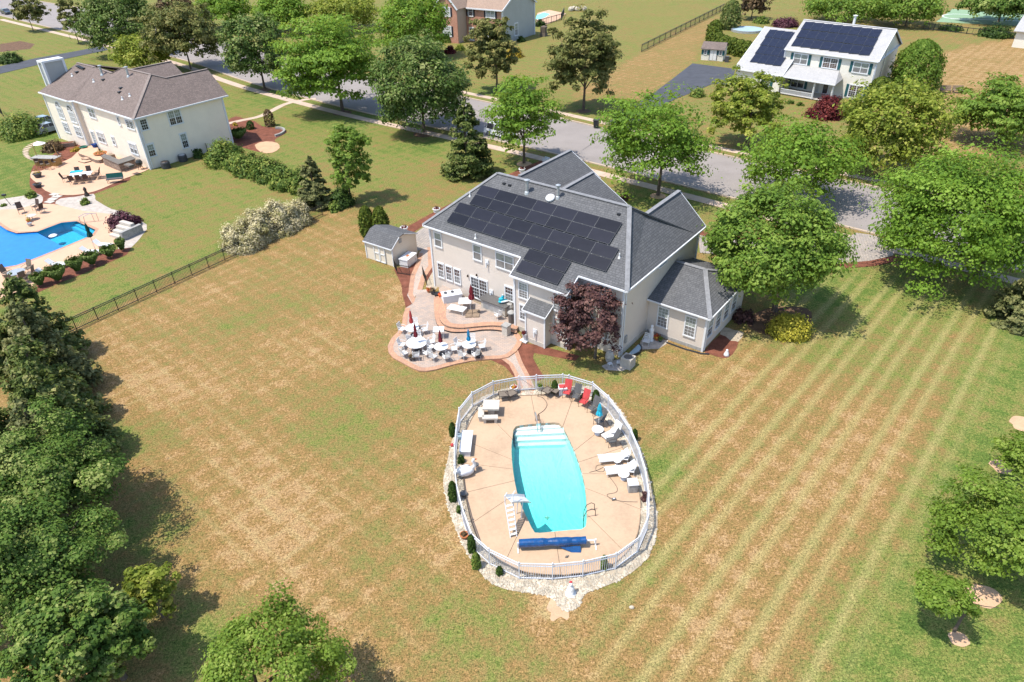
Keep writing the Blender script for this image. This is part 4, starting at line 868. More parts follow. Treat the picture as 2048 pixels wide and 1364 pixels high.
# clipped cones and bushes round the pool fence
for k, (fx, fy, x0, x1, y0) in enumerate([(1109,786,1103,1116,758),(1191,806,1184,1199,777),(1166,798,1161,1171,786),(922,926,917,928,906),(906,872,900,913,842),(907,1000,899,916,958),(919,1024,914,924,1008),(945,1102,938,955,1066),(953,1134,946,963,1102),(999,1148,993,1006,1132),(1268,880,1262,1274,856),(1207,1138,1201,1214,1108),(1289,1000,1285,1294,976)]):
    sh('conifer_bush', ['small dark conifer by the storage cube at the top of the pool fence', 'tallest dark conifer at the upper right of the pool fence', 'tiny conifer between the grey and the red pool chairs', 'small round bush below the white storage bench', 'dark bush outside the pool fence at upper left', 'big dark bush outside the pool fence at mid left', 'tiny bush below the big dark one on the left gravel', 'tall conifer bush on the lower left gravel, next to the clay pot', 'loose green bush on the lower left gravel', 'small round bush on the gravel below the pool roller', 'dark bush outside the pool fence at upper right', 'thin leafy plant inside the fence at the bottom', 'reddish low bush on the right gravel outside the fence'][k], (fx, fy), (x0, x1, y0, fy), 'plum' if k == 12 else ('shrub' if k in (8, 11) else 'yew'), .10, 'column' if k not in (3, 6, 12) else 'dome', 1.6, 'bushes round the pool fence')
# ------------------------------------------------------------------ houses
def siding(name, c, course=.11):
    m, t, p = base(name); co = obj_co(t); sp = N(t, 'ShaderNodeSeparateXYZ'); t.links.new(co, sp.inputs[0])
    fr = mth(t, 'FRACT', mth(t, 'DIVIDE', mth(t, 'ADD', sp.outputs[2], 10.0), course)); n = noise(t, co, .5, 3); n2 = noise(t, co, 7, 3)
    k = mth(t, 'ADD', .80, mth(t, 'ADD', mth(t, 'MULTIPLY', n, .22), mth(t, 'ADD', mth(t, 'MULTIPLY', n2, .10), mth(t, 'MULTIPLY', mth(t, 'GREATER_THAN', fr, .14), .06))))
    hs = N(t, 'ShaderNodeVectorMath', operation='SCALE'); hs.inputs[0].default_value = c; t.links.new(k, hs.inputs[3])
    t.links.new(hs.outputs[0], p.inputs['Base Color']); p.inputs['Roughness'].default_value = .6; p.inputs['Specular IOR Level'].default_value = .3; bump(t, p, fr, .6, .02); return m
def shingle(name, c1, c2, dark):
    m, t, p = base(name); uv = uvco(t)
    b = N(t, 'ShaderNodeTexBrick'); t.links.new(uv, b.inputs['Vector']); b.offset = .37; b.offset_frequency = 3; b.squash = .7; b.squash_frequency = 2
    b.inputs['Color1'].default_value = (*c1, 1); b.inputs['Color2'].default_value = (*c2, 1); b.inputs['Mortar'].default_value = (*dark, 1)
    for k, v in (('Scale', 1), ('Mortar Size', .012), ('Mortar Smooth', .2), ('Brick Width', .34), ('Row Height', .19), ('Bias', 0)): b.inputs[k].default_value = v
    n = noise(t, uv, .35, 4); n2 = noise(t, uv, 9, 4); k = mth(t, 'ADD', .62, mth(t, 'ADD', mth(t, 'MULTIPLY', n, .3), mth(t, 'MULTIPLY', n2, .46)))
    hs = N(t, 'ShaderNodeVectorMath', operation='SCALE'); t.links.new(b.outputs[0], hs.inputs[0]); t.links.new(k, hs.inputs[3]); t.links.new(hs.outputs[0], p.inputs['Base Color'])
    p.inputs['Roughness'].default_value = .9; p.inputs['Specular IOR Level'].default_value = .2; bump(t, p, mth(t, 'ADD', mth(t, 'MULTIPLY', b.outputs['Fac'], -1.0), mth(t, 'MULTIPLY', n2, .8)), .6, .02); return m
M['siding'] = siding('taupe_siding', (.64, .565, .49)); M['siding_l'] = siding('cream_siding', (.80, .71, .59)); M['siding_w'] = siding('white_siding', (.70, .66, .57)); M['siding_g'] = siding('grey_siding', (.36, .37, .36))
M['sidingshed'] = siding('shed_siding', (.68, .60, .49), .2)
M['shingle'] = shingle('charcoal_shingle', (.125, .125, .127), (.094, .095, .098), (.055, .055, .058))
M['shingle_b'] = shingle('brown_shingle', (.20, .155, .135), (.145, .115, .10), (.09, .07, .065))
M['shingle_w'] = shingle('pale_shingle', (.40, .39, .38), (.345, .34, .335), (.28, .275, .27))
M['shingle_t'] = shingle('tan_shingle', (.34, .24, .18), (.28, .2, .155), (.2, .15, .11))
M['cap'] = mat('ridge_cap', (.20, .20, .205), .9, .2, 3); M['cap_b'] = mat('brown_ridge_cap', (.21, .17, .15), .9, .2, 3); M['cap_w'] = mat('pale_ridge_cap', (.48, .47, .46), .9, .1, 3)
def glass(name, c, r=.08):
    m, t, p = base(name); n = noise(t, obj_co(t), 2.2, 3)
    t.links.new(ramp(t, n, [(.3, tuple(x * .6 for x in c)), (.7, c)]), p.inputs['Base Color']); p.inputs['Roughness'].default_value = r; p.inputs['Specular IOR Level'].default_value = .8; return m
M['gl_dark'] = glass('dark_glass', (.045, .045, .05)); M['gl_blind'] = glass('curtained_glass', (.30, .34, .31), .15); M['gl_screen'] = glass('screened_glass', (.20, .195, .19), .5); M['gl_brown'] = glass('warm_glass', (.07, .035, .03)); M['gl_pale'] = glass('pale_blind', (.50, .50, .48), .3)
def solar_mat():
    m, t, p = base('solar_cell'); uv = uvco(t); n = noise(t, obj_co(t), 1.2, 4); info = N(t, 'ShaderNodeObjectInfo')
    k = mth(t, 'ADD', mth(t, 'MULTIPLY', n, .5), mth(t, 'MULTIPLY', info.outputs['Random'], .5))
    t.links.new(ramp(t, k, [(.2, (.010, .011, .016)), (.8, (.020, .021, .030))]), p.inputs['Base Color']); p.inputs['Roughness'].default_value = .22; p.inputs['Specular IOR Level'].default_value = .2; return m
M['solar'] = solar_mat()
m, t, p = base('solar_cell_blue'); t.links.new(ramp(t, noise(t, obj_co(t), 1.2, 3), [(.3, (.009, .010, .020)), (.7, (.015, .017, .034))]), p.inputs['Base Color']); p.inputs['Roughness'].default_value = .22; M['solar_b'] = m
M['alu'] = mat('aluminium_edge', (.09, .095, .10), .5, .1, metal=.2)

def window(par, p0, ex, w_, h, cols=1, up='gl_blind', lo='gl_screen', nx=3, ny=2, muntin=True, wide=.075, name='window', label=None, sh=None, arch=False, single=False):
    """p0 lower left corner on the wall, ex unit direction along the wall; sash window with two panes per column"""
    ex = Vector((ex[0], ex[1], 0)).normalized(); n = Vector((ex.y, -ex.x, 0)); z = Vector((0, 0, 1)); p0 = Vector(p0)
    pt = lambda a, b, o=0.0: p0 + ex * a + z * b + n * o
    fr = MB()
    def rail(a0, b0, a1, b1, o0, o1): fr.obox(pt((a0 + a1) / 2, (b0 + b1) / 2, (o0 + o1) / 2), ex * (a1 - a0) / 2, n * (o1 - o0) / 2, z * (b1 - b0) / 2)
    rail(-wide * .3, -.02, wide, h + .02, 0, .07); rail(w_ - wide, -.02, w_ + wide * .3, h + .02, 0, .072); rail(-wide * .5, h - wide, w_ + wide * .5, h + wide * .6, 0, .08); rail(-wide * .6, -wide * .6, w_ + wide * .6, wide * .8, 0, .10)
    cw = (w_ - wide) / cols
    for c in range(1, cols): rail(c * cw + wide * .1, wide, c * cw + wide * 1.1, h - wide, 0, .069)
    if not single:
        for c in range(cols): rail(c * cw + wide, h * .5 - .03, (c + 1) * cw, h * .5 + .03, 0, .055)
    o = fr.build(name, M['trim'], par)
    if label: o['label'] = label
    mu = MB()
    for c in range(cols):
        a0, a1 = c * cw + wide, (c + 1) * cw
        for b0, b1, mt in (((wide * .8, h * .5 - .03, lo), (h * .5 + .03, h - wide, up)) if not single else ((wide * .8, h - wide, up),)):
            q = MB(); q.obox(pt((a0 + a1) / 2, (b0 + b1) / 2, .018), ex * (a1 - a0) / 2, n * .012, z * (b1 - b0) / 2); q.build('pane', M[mt], o)
            if muntin:
                for i in range(1, nx): x = a0 + (a1 - a0) * i / nx; mu.obox(pt(x, (b0 + b1) / 2, .036), ex * .011, n * .006, z * (b1 - b0) / 2)
                for j in range(1, ny): y = b0 + (b1 - b0) * j / ny; mu.obox(pt((a0 + a1) / 2, y, .034), ex * (a1 - a0) / 2, n * .006, z * .011)
    if mu.v: mu.build('muntins', M['trim'], o)
    if sh:
        for a in (-.48, w_ + .06):
            q = MB(); q.obox(pt(a + .21, h / 2, .03), ex * .21, n * .03, z * h / 2)
            for k in range(9): q.obox(pt(a + .21, h * (k + .5) / 9, .066), ex * .16, n * .006, z * h / 34)
            q.build('shutter', M[sh], par)
    return o
def walls(par, foot, z0, z1, mt, name='wall'):
    foot = [Vector((x, y, 0)) for x, y in foot]
    if sum(a.x * b.y - a.y * b.x for a, b in zip(foot, foot[1:] + foot[:1])) < 0: foot.reverse()
    mb = MB()
    for a, b in zip(foot, foot[1:] + foot[:1]): mb.poly([(a.x, a.y, z0), (b.x, b.y, z0), (b.x, b.y, z1), (a.x, a.y, z1)])
    return mb.build(name, mt, par, uv=True)
def roof(par, polys, mt, name='roof', under=.14):
    mb = MB()
    for q in polys:
        q = [Vector(p_) for p_ in q]
        if len(q) > 4 or any(True for _ in ()): mb.sheet(q)
        else: mb.poly(q)
        nn = Vector((0, 0, 0))
        for a, b in zip(q, q[1:] + q[:1]): nn += a.cross(b)
        if len(q) <= 4 and nn.z < 0: mb.f[-1] = tuple(reversed(mb.f[-1]))
        for a, b in zip(q, q[1:] + q[:1]): mb.poly([a, b, b - Vector((0, 0, under)), a - Vector((0, 0, under))])
    return mb.build(name, mt, par, uv=True)
def bars(par, name, segs, w_, h, mt, dz=0.0):
    for a, b in segs: MB().bar(Vector(a) + Vector((0, 0, dz)), Vector(b) + Vector((0, 0, dz)), w_, h).build(name, mt, par)
def gutter(par, pts, w_=.13, h=.13, closed=False):
    pts = [Vector(p_) for p_ in pts]; mb = MB()
    for a, b in zip(pts, pts[1:] + (pts[:1] if closed else [])):
        mb.bar(a - Vector((0, 0, .06)), b - Vector((0, 0, .06)), w_, h)
    return mb.build('gutter', M['trim'], par)
def post_v(par, x, y, z0, z1, w_=.12, name='corner_board', mt='trim'):
    return MB().box(x - w_ / 2, y - w_ / 2, z0, x + w_ / 2, y + w_ / 2, z1).build(name, M[mt], par)
def vent_pipe(par, p_, h, r=.09, mt='galv', cap=True, name='vent_pipe'):
    q = MB().lathe([(r * 1.9, -.12), (r * 1.5, .10), (r, .14), (r, h)], 10).lathe([(r * 1.7, h - .02), (r * 1.9, h + .10), (r * .6, h + .16)], 10) if cap else MB().lathe([(r * 2.4, -.05), (r * 1.2, .10), (r, .12), (r, h)], 8)
    return q.build(name, M[mt], par, loc=p_)

# ---- the big house in the middle
HY = -.663; HO = Vector((-7.3146, 53.5316, 0))
def H2W(x, y, z=0): c, s_ = math.cos(HY), math.sin(HY); return Vector((HO.x + c * x - s_ * y, HO.y + s_ * x + c * y, z))
H = thing('main_house', 'big taupe two-storey house with dark roof full of solar panels', 'house', HO, HY)
k = .6246; RZ = lambda y: 6.0 + k * y
walls(H, [(.4, .4), (19.2, .4), (19.2, 12.9), (14.6, 12.9), (14.6, 11.0), (.4, 11.0)], -.05, 5.98, M['siding'])
mb = MB(); zb = RZ(-1.08) - .1; zc = RZ(.4) - .1
mb.poly([(10.52, -1.08, -.05), (15.42, -1.08, -.05), (15.42, -1.08, zb), (10.52, -1.08, zb)])
mb.poly([(10.52, .41, -.05), (10.52, -1.08, -.05), (10.52, -1.08, zb), (10.52, .41, zc)]).poly([(15.42, -1.08, -.05), (15.42, .41, -.05), (15.42, .41, zc), (15.42, -1.08, zb)])
mb.build('bump_out_wall', M['siding'], H, uv=True)
mb = MB()
mb.poly([(19.2 - 4.6, 12.9, 5.97), (19.2, 12.9, 5.97), (16.9, 12.9, 8.2)])
mb.build('wall', M['siding'], H)
walls(H, [(.1, 10.9), (6.1, 10.9), (6.1, 17.6), (.1, 17.6)], -.05, 5.88, M['siding'], 'front_wing_wall')
MB().poly([(.1, 17.6, 5.86), (6.1, 17.6, 5.86), (3.1, 17.6, 7.75)][::-1]).build('front_wing_wall', M['siding'], H)
walls(H, [(6.12, 10.9), (11.4, 10.9), (11.4, 13.6), (6.12, 13.6)], -.05, 5.88, M['brick'] if 0 else M['siding'], 'front_wing_wall')
MB().poly([(4.8, 13.6, 5.86), (11.4, 13.6, 5.86), (8.1, 13.6, 7.75)][::-1]).build('front_wing_wall', M['siding'], H)
MB().sheet([Vector(q) for q in [(0.02, 0.02, 0), (19.58, .02, 0), (19.58, 13.17, 0), (14.3, 13.17, 0), (14.3, 11.38, 0), (.02, 11.38, 0)]], 5.93).build('soffit', M['trim'], H)
MB().poly([(10.38, -1.46, 5.0), (15.6, -1.46, 5.0), (15.6, .4, 5.0), (10.38, .4, 5.0)][::-1]).build('soffit', M['trim'], H)
rear = [(0, 0, 6), (10.36, 0, 6), (10.36, -1.48, RZ(-1.48)), (15.62, -1.48, RZ(-1.48)), (15.62, 0, 6), (19.6, 0, 6), (16.33, 5.7, RZ(5.7)), (3.75, 5.7, RZ(5.7))]
roof(H, [rear,
         [(19.6, 0, 6), (19.6, 13.19, 6), (16.9, 13.19, 8.48)], [(19.6, 0, 6), (16.9, 13.19, 8.48), (16.95, 7.5, 8.48)], [(19.6, 0, 6), (16.95, 7.5, 8.48), (16.33, 5.7, 9.56)],
         [(0, 0, 6), (3.75, 5.7, 9.56), (0, 11.4, 6)], [(0, 11.4, 6), (3.75, 5.7, 9.56), (16.33, 5.7, 9.56), (19.6, 11.4, 6)],
         [(14.2, 13.19, 6), (14.2, 11.0, 6), (16.9, 7.4, 8.48), (16.9, 13.19, 8.48)]], M['shingle'])
roof(H, [[(-.4, 18.0, 5.9), (-.4, 9.2, 5.9), (3.1, 9.2, 8.0), (3.1, 18.0, 8.0)], [(6.6, 18.0, 5.9), (3.1, 18.0, 8.0), (3.1, 9.2, 8.0), (6.6, 9.2, 5.9)]], M['shingle'], 'front_wing_roof')
roof(H, [[(4.4, 14.0, 5.8), (4.4, 9.2, 5.8), (8.1, 9.2, 8.0), (8.1, 14.0, 8.0)], [(11.8, 14.0, 5.8), (8.1, 14.0, 8.0), (8.1, 9.2, 8.0), (11.8, 9.2, 5.8)]], M['shingle'], 'front_wing_roof')
bars(H, 'ridge_cap', [((3.75, 5.7, 9.56), (16.33, 5.7, 9.56)), ((0, 0, 6), (3.75, 5.7, 9.56)), ((19.6, 0, 6), (16.33, 5.7, 9.56)), ((16.33, 5.7, 9.56), (16.95, 7.5, 8.48)), ((16.9, 7.5, 8.48), (16.9, 13.2, 8.48)),
                     ((3.1, 9.6, 8.0), (3.1, 18, 8.0)), ((8.1, 9.2, 8.0), (8.1, 14, 8.0)), ((0, 11.4, 6), (3.75, 5.7, 9.56))], .34, .05, M['cap'], .02)
gutter(H, [(0, 0, 6), (10.36, 0, 6)]); gutter(H, [(10.36, -1.5, RZ(-1.48)), (15.62, -1.5, RZ(-1.48))]); gutter(H, [(15.62, 0, 6), (19.62, 0, 6), (19.62, 13.19, 6)]); gutter(H, [(0, 0, 6), (0, 11.4, 6)])
bars(H, 'fascia', [((10.36, -1.48, RZ(-1.48)), (10.36, 0, 6)), ((15.62, -1.48, RZ(-1.48)), (15.62, 0, 6)), ((19.6, 13.22, 6), (16.9, 13.22, 8.48)), ((14.2, 13.22, 6), (16.9, 13.22, 8.48)), ((3.1, 18.03, 8), (6.6, 18.03, 5.9)), ((3.1, 18.03, 8), (-.4, 18.03, 5.9)), ((8.1, 14.03, 8), (11.8, 14.03, 5.8))], .06, .16, M['trim'], -.09)
for x, y, z1 in ((.4, .4, 5.93), (10.52, -1.08, 5.0), (15.42, -1.08, 5.0), (19.2, .4, 5.93), (19.2, 12.9, 5.93)): post_v(H, x, y, -.02, z1, .15)
for x, y, z1 in ((10.35, .30, 5.9), (15.58, -1.02, 5.0), (19.32, .55, 5.9), (19.32, 12.6, 5.9)): MB().tube([(x, y, .1), (x, y, z1)], .05, 6).build('downspout', M['trim'], H)
MB().box(10.54, -1.11, -.05, 15.40, -1.07, .45).build('foundation', M['concrete'], H); MB().box(19.17, .6, -.05, 19.23, 12.8, .4).build('foundation', M['concrete'], H)
Wn = lambda x0, x1, z0, z1, y, **kw: window(H, (x0, y, z0), (1, 0), x1 - x0, z1 - z0, **kw)
Wn(.86, 1.72, 4.14, 5.50, .4, muntin=False); Wn(5.17, 6.07, 4.14, 5.55, .4, muntin=False); Wn(7.55, 9.36, 4.14, 5.52, .4, cols=2, muntin=False); Wn(16.44, 18.25, 4.16, 5.55, .4, cols=2, up='gl_blind', lo='gl_dark')
for a, b in ((.96, 1.68), (1.90, 2.62), (2.85, 3.57)): Wn(a, b, 1.17, 2.60, .4, up='gl_brown', lo='gl_screen')
Wn(8.38, 9.27, 1.35, 2.68, .4, up='gl_brown', lo='gl_screen')
Wn(10.93, 11.82, 3.15, 4.58, -1.08, up='gl_blind', lo='gl_screen', ny=3); Wn(14.17, 15.07, 3.15, 4.62, -1.08, up='gl_blind', lo='gl_screen', ny=3); Wn(10.98, 11.80, 1.18, 2.56, -1.08, up='gl_screen', lo='gl_screen'); Wn(14.2, 15.0, 1.18, 2.56, -1.08); Wn(16.5, 18.2, 1.15, 2.6, .4, cols=2)
window(H, (19.2, 5.65, 5.22), (0, 1), 1.35, .46, muntin=False, single=True, up='gl_dark')
# sliding door with its grille panes and the striped mat leaning on it
sd = window(H, (4.72, .4, .42), (1, 0), 1.82, 2.02, cols=2, up='gl_dark', lo='gl_dark', nx=3, ny=3, name='patio_door')
# extension box with its own little shingled lid
walls(H, [(12.2, -1.06), (12.2, -1.95), (13.98, -1.95), (13.98, -1.06)], -.05, 3.0, M['siding'], 'alcove_wall')
MB().poly([(13.98, -1.95, 2.99), (13.98, -1.08, 2.99), (13.98, -1.08, 3.45)]).poly([(12.2, -1.95, 2.99), (12.2, -1.08, 2.99), (12.2, -1.08, 3.45)][::-1]).build('alcove_wall', M['siding'], H)
roof(H, [[(12.02, -2.16, 2.93), (14.16, -2.16, 2.93), (14.16, -1.09, 3.52), (12.02, -1.09, 3.52)]], M['shingle'], 'alcove_roof', .08)
bars(H, 'fascia', [((12.0, -2.18, 2.93), (14.18, -2.18, 2.93)), ((14.18, -2.16, 2.93), (14.18, -1.09, 3.52)), ((12.0, -2.16, 2.93), (12.0, -1.09, 3.52))], .05, .13, M['trim'], -.08)
for x in (12.2, 13.98): post_v(H, x, -1.95, -.02, 2.85, .12)
MB().box(12.21, -1.98, -.05, 13.97, -1.94, .38).build('foundation', M['concrete'], H)
for x, y, z in ((6.62, .36, 4.3), (13.1, -1.99, 1.25), (6.95, .36, 1.6)):
    q = MB().box(x - .17, y - .05, z - .2, x + .17, y + .02, z + .2).bar((x, y - .12, z), (x, y - .12, z - .5), .09, .09); q.build('wall_vent', M['trim'], H)
for x, z in ((5.45, 2.75), (4.45, 2.35)): MB().lathe([(.03, -.12), (.08, -.08), (.06, .08), (.02, .12)], 6, (x, .3, z)).build('wall_lamp', M['brown_metal'], H)
MB().box(19.2, 1.0, .9, 19.32, 1.3, 1.5).build('meter_box', M['grey_plastic'], H)
# solar panels: every one its own part, lying just above the shingles
sl_ = math.sqrt(1 + k * k); ey = Vector((0, 1 / sl_, k / sl_)); nz = Vector((0, -k / sl_, 1 / sl_))
def panel_mesh(w_, h, key, cell):
    q = MB(); q.box(-w_ / 2, -h / 2, 0, w_ / 2, h / 2, .035, 1); q.poly([(-w_ / 2 + .012, -h / 2 + .012, .0365), (w_ / 2 - .012, -h / 2 + .012, .0365), (w_ / 2 - .012, h / 2 - .012, .0365), (-w_ / 2 + .012, h / 2 - .012, .0365)], 0)
    return q.build('solar_panel', [M[cell], M['alu']])
def lay_panels(par, rows, proto, org, ex_, ey_, nz_):
    """rows: (x0, x1, columns, s0, s1) with s measured in plan along the slope"""
    first = True; cl_ = MB()
    for x0, x1, n, c0 in rows:
        for i in range(n):
            c = org(x0 + (x1 - x0) * (i + .5) / n, c0)
            mw = Matrix((ex_, ey_, nz_)).transposed().to_4x4(); mw.translation = c + nz_ * .11
            o = proto if first else proto.copy()
            if not first: COL.objects.link(o)
            first = False; o.parent = par; o.matrix_local = mw
            for a in (-.42, .0) if i else (-.42,): cl_.obox(c + nz_ * .15 + ex_ * (a * (x1 - x0) / n) + ey_ * PH / 2, ex_ * .035, ey_ * .03, nz_ * .012)
    cl_.build('panel_clamps', M['alu'], par)
PH = .872 * sl_
pr = panel_mesh(1.905, PH - .012, 'a', 'solar')
lay_panels(H, [(3.13, 16.58, 7, 3.93), (3.13, 16.55, 7, 3.05), (2.16, 17.42, 8, 2.10), (2.12, 17.44, 8, 1.20), (10.72, 14.53, 2, .27), (10.70, 14.51, 2, -.66)], pr, lambda x, y: Vector((x, y, RZ(y))), Vector((1, 0, 0)), ey, nz)
vent_pipe(H, (7.5, 4.75, RZ(4.75)), 1.0, .13, 'galv', name='flue_pipe'); vent_pipe(H, (10.35, 5.0, RZ(5.0)), .95, .11, 'galv', name='flue_pipe')
MB().lathe([(.38, 0), (.38, .12), (.3, .2), (.05, .27)], 14).build('skylight', M['white'], H, loc=(9.8, 4.75, RZ(4.75) + .05)).rotation_euler = (.45, 0, 0)
for x, y in ((2.6, 3.3), (9.6, .22) if 0 else (5.6, .28), (17.75, 2.0)): vent_pipe(H, (x, y, RZ(y)), .35, .05, 'white', False)
for x, y in ((5.0, 4.95), (5.6, 4.93), (15.9, 4.9)): MB().box(-.12, -.1, 0, .12, .1, .12).build('roof_vent', M['black_plastic'], H, loc=(x, y, RZ(y)))
# sunroom
SE = 3.2; SY0, SY1, SX = 4.28, 12.6, 24.3; PK = 4.58; RY = 8.7
walls(H, [(19.21, 4.62), (23.98, 4.62), (23.98, 12.3), (19.21, 12.3)], -.05, SE - .05, M['siding'], 'sunroom_wall')
MB().poly([(19.2, SY0, SE - .07), (SX, SY0, SE - .07), (SX, SY1, SE - .07), (19.2, SY1, SE - .07)][::-1]).build('soffit', M['trim'], H)
roof(H, [[(19.22, SY0, SE), (SX, SY0, SE), (21.75, RY, PK), (19.22, RY, PK)], [(SX, SY0, SE), (SX, SY1, SE), (21.75, RY, PK)], [(SX, SY1, SE), (19.22, SY1, SE), (19.22, RY, PK), (21.75, RY, PK)]], M['shingle'], 'sunroom_roof', .1)
bars(H, 'ridge_cap', [((SX, SY0, SE), (21.75, RY, PK)), ((19.3, RY, PK), (21.75, RY, PK)), ((21.75, RY, PK), (SX, SY1, SE))], .34, .05, M['cap'], .02)
gutter(H, [(19.22, SY0 - .02, SE), (SX + .02, SY0 - .02, SE), (SX + .02, SY1, SE)], .11, .11)
post_v(H, 23.98, 4.62, -.02, SE - .1, .15); MB().tube([(24.08, 4.75, .1), (24.08, 4.75, SE - .1)], .045, 6).build('downspout', M['trim'], H)
MB().box(19.3, 4.59, -.05, 23.95, 4.63, .28).build('foundation', M['stone_grey'], H)
window(H, (20.05, 4.62, .95), (1, 0), .92, 1.78, ny=3, lo='gl_screen'); window(H, (22.32, 4.62, .93), (1, 0), .92, 1.78, ny=3)
for y0 in (4.95, 6.5, 8.05, 9.6): window(H, (23.98, y0, .95), (0, 1), 1.0, 1.6, up='gl_blind', lo='gl_dark', ny=2)

# ---- left house
LO = Vector((-46.11, 86.23, 0)); LH = thing('left_house', 'cream two-storey house with brown hip roof and white chimney at left', 'house', LO, HY)
EZ = 6.6
walls(LH, [(0, 0), (-15.4, 0), (-15.4, -.55), (-24.3, -.55), (-24.3, 12.2), (0, 12.2)], -.05, EZ - .05, M['siding_l'])
walls(LH, [(-2.2, 12.1), (-6.2, 12.1), (-6.2, 13.2), (-2.2, 13.2)], -.05, EZ - .05, M['siding_l'], 'front_wing_wall'); walls(LH, [(-11, 12.1), (-17, 12.1), (-17, 13.4), (-11, 13.4)], -.05, EZ - .05, M['siding_l'], 'front_wing_wall')
MB().sheet([Vector(q) for q in [(.38, -.33, 0), (-15.2, -.33, 0), (-15.2, -.88, 0), (-24.58, -.88, 0), (-24.58, 12.5, 0), (.38, 12.5, 0)]], EZ - .08).build('soffit', M['trim'], LH)
MB().poly([(-24.3, -.55, EZ - .06), (-24.3, 12.2, EZ - .06), (-24.3, 5.6, 9.2)]).build('wall', M['siding_l'], LH)
a_, b_, c_, d_, e_ = (-15.9, -.92, EZ), (-15.3, -.37, EZ), (-18.0, 5.2, 9.45), (-18.9, 5.3, 9.45), (-13.3, 4.9, 9.4)
roof(LH, [[(-24.6, -.92, EZ), a_, d_, (-24.4, 5.4, 9.4)], [a_, b_, c_, d_], [b_, (.4, -.37, EZ), (-5, 6, 10), (-12.2, 6, 10), e_, c_],
          [(.4, -.37, EZ), (.4, 13.0, EZ), (-4.0, 13.5, 9.4)], [(.4, -.37, EZ), (-4.0, 13.5, 9.4), (-4.1, 7.4, 9.4)], [(.4, -.37, EZ), (-4.1, 7.4, 9.4), (-5, 6, 10)],
          [(-8.4, 13.5, EZ), (-8.4, 10, EZ), (-4.1, 7.2, 9.4), (-4.0, 13.5, 9.4)], [(-24.6, 12.6, EZ), (-24.4, 5.4, 9.4), (-12.2, 6, 10), (-5, 6, 10)], [(-24.6, 12.6, EZ), (-5, 6, 10), (.4, 12.6, EZ)]], M['shingle_b'])
roof(LH, [[(-9.8, 14.0, EZ), (-14.2, 14.0, 9.2), (-14.2, 6.6, 9.2), (-9.8, 9.5, EZ)], [(-18.6, 14.0, EZ), (-18.6, 9.5, EZ), (-14.2, 6.6, 9.2), (-14.2, 14.0, 9.2)]], M['shingle_b'], 'front_wing_roof')
MB().poly([(-10.2, 13.6, EZ), (-18.2, 13.6, EZ), (-14.2, 13.6, 9.0)]).build('front_wing_wall', M['siding_l'], LH)
bars(LH, 'ridge_cap', [((.4, -.37, EZ), (-5, 6, 10)), ((-5, 6, 10), (-12.2, 6, 10)), ((-12.2, 6, 10), e_), ((-24.4, 5.4, 9.4), d_), (e_, c_), ((-4.0, 13.5, 9.4), (-4.1, 7.4, 9.4)), ((-14.2, 14, 9.2), (-14.2, 7, 9.2)), ((-5, 6, 10), (-4.1, 7.4, 9.4))], .34, .06, M['cap_b'], .02)
gutter(LH, [(-24.6, -.94, EZ), a_], .16, .16); gutter(LH, [b_, (.42, -.39, EZ), (.42, 13.0, EZ)], .16, .16); gutter(LH, [a_, b_], .16, .16)
for x, y in ((0, 0), (0, 12.2), (-15.4, -.55), (-24.3, -.55)): post_v(LH, x, y, 0, EZ - .1, .22)
MB().tube([(.14, .25, .1), (.14, .25, EZ - .1)], .07, 6).build('downspout', M['trim'], LH)
chm = walls(LH, [(-24.4, .9), (-25.7, .9), (-25.7, 3.6), (-24.4, 3.6)], -.05, 10.2, M['siding_g'], 'chimney')
MB().box(-25.85, .75, 10.15, -24.25, 3.75, 10.4).build('chimney_cap', M['trim'], LH)
for x, y in ((-24.4, .9), (-25.7, .9), (-24.4, 3.6)): post_v(LH, x, y, .1, 10.15, .3)
wl_ = lambda x0, x1, z0, z1, y=0.0, **kw: window(LH, (x0, y, z0), (1, 0), x1 - x0, z1 - z0, wide=.12, muntin=kw.pop('muntin', False), **kw)
wl_(-12.66, -10.8, 4.75, 6.1, cols=2, up='gl_blind'); wl_(-4.75, -4.2, 4.95, 6.1, up='gl_dark'); wl_(-2.66, -.74, 4.95, 6.1, cols=2, up='gl_dark', lo='gl_dark', muntin=True)
wl_(-12.5, -10.45, 1.45, 2.9, cols=2, up='gl_pale'); wl_(-8.4, -7.6, 1.75, 2.92, up='gl_pale'); wl_(-3.86, -2.0, 1.48, 2.9, cols=2, up='gl_pale')
for a, b in ((-21.35, -19.7), (-17.82, -16.05)):
    wl_(a, b, 3.45, 4.9, -.55, cols=2, up='gl_pale', lo='gl_pale', muntin=True); wl_(a, b, 1.5, 2.9, -.55, cols=2, up='gl_pale', lo='gl_screen', muntin=True)
    q = MB(); c = (a + b) / 2; r = (b - a) / 2 - .05; arc = [(c + r * math.cos(s_), -.6, 5.0 + r * math.sin(s_)) for s_ in np.linspace(0, PI, 11)]
    q.poly(arc); ow = q.build('arch_window', M['gl_dark'], LH); f2 = MB()
    for u_, v_ in zip(arc, arc[1:] + arc[:1]): f2.bar(u_, v_, .1, .09)
    for s_ in (.6, 1.2, 1.9, 2.5): f2.bar((c, -.61, 5.0), (c + r * math.cos(s_), -.61, 5.0 + r * math.sin(s_)), .04, .04)
    f2.build('frame', M['trim'], ow)
window(LH, (-14.35, 0, .35), (1, 0), 1.0, 2.3, name='patio_door', up='gl_blind', lo='gl_blind', wide=.12, ny=3)
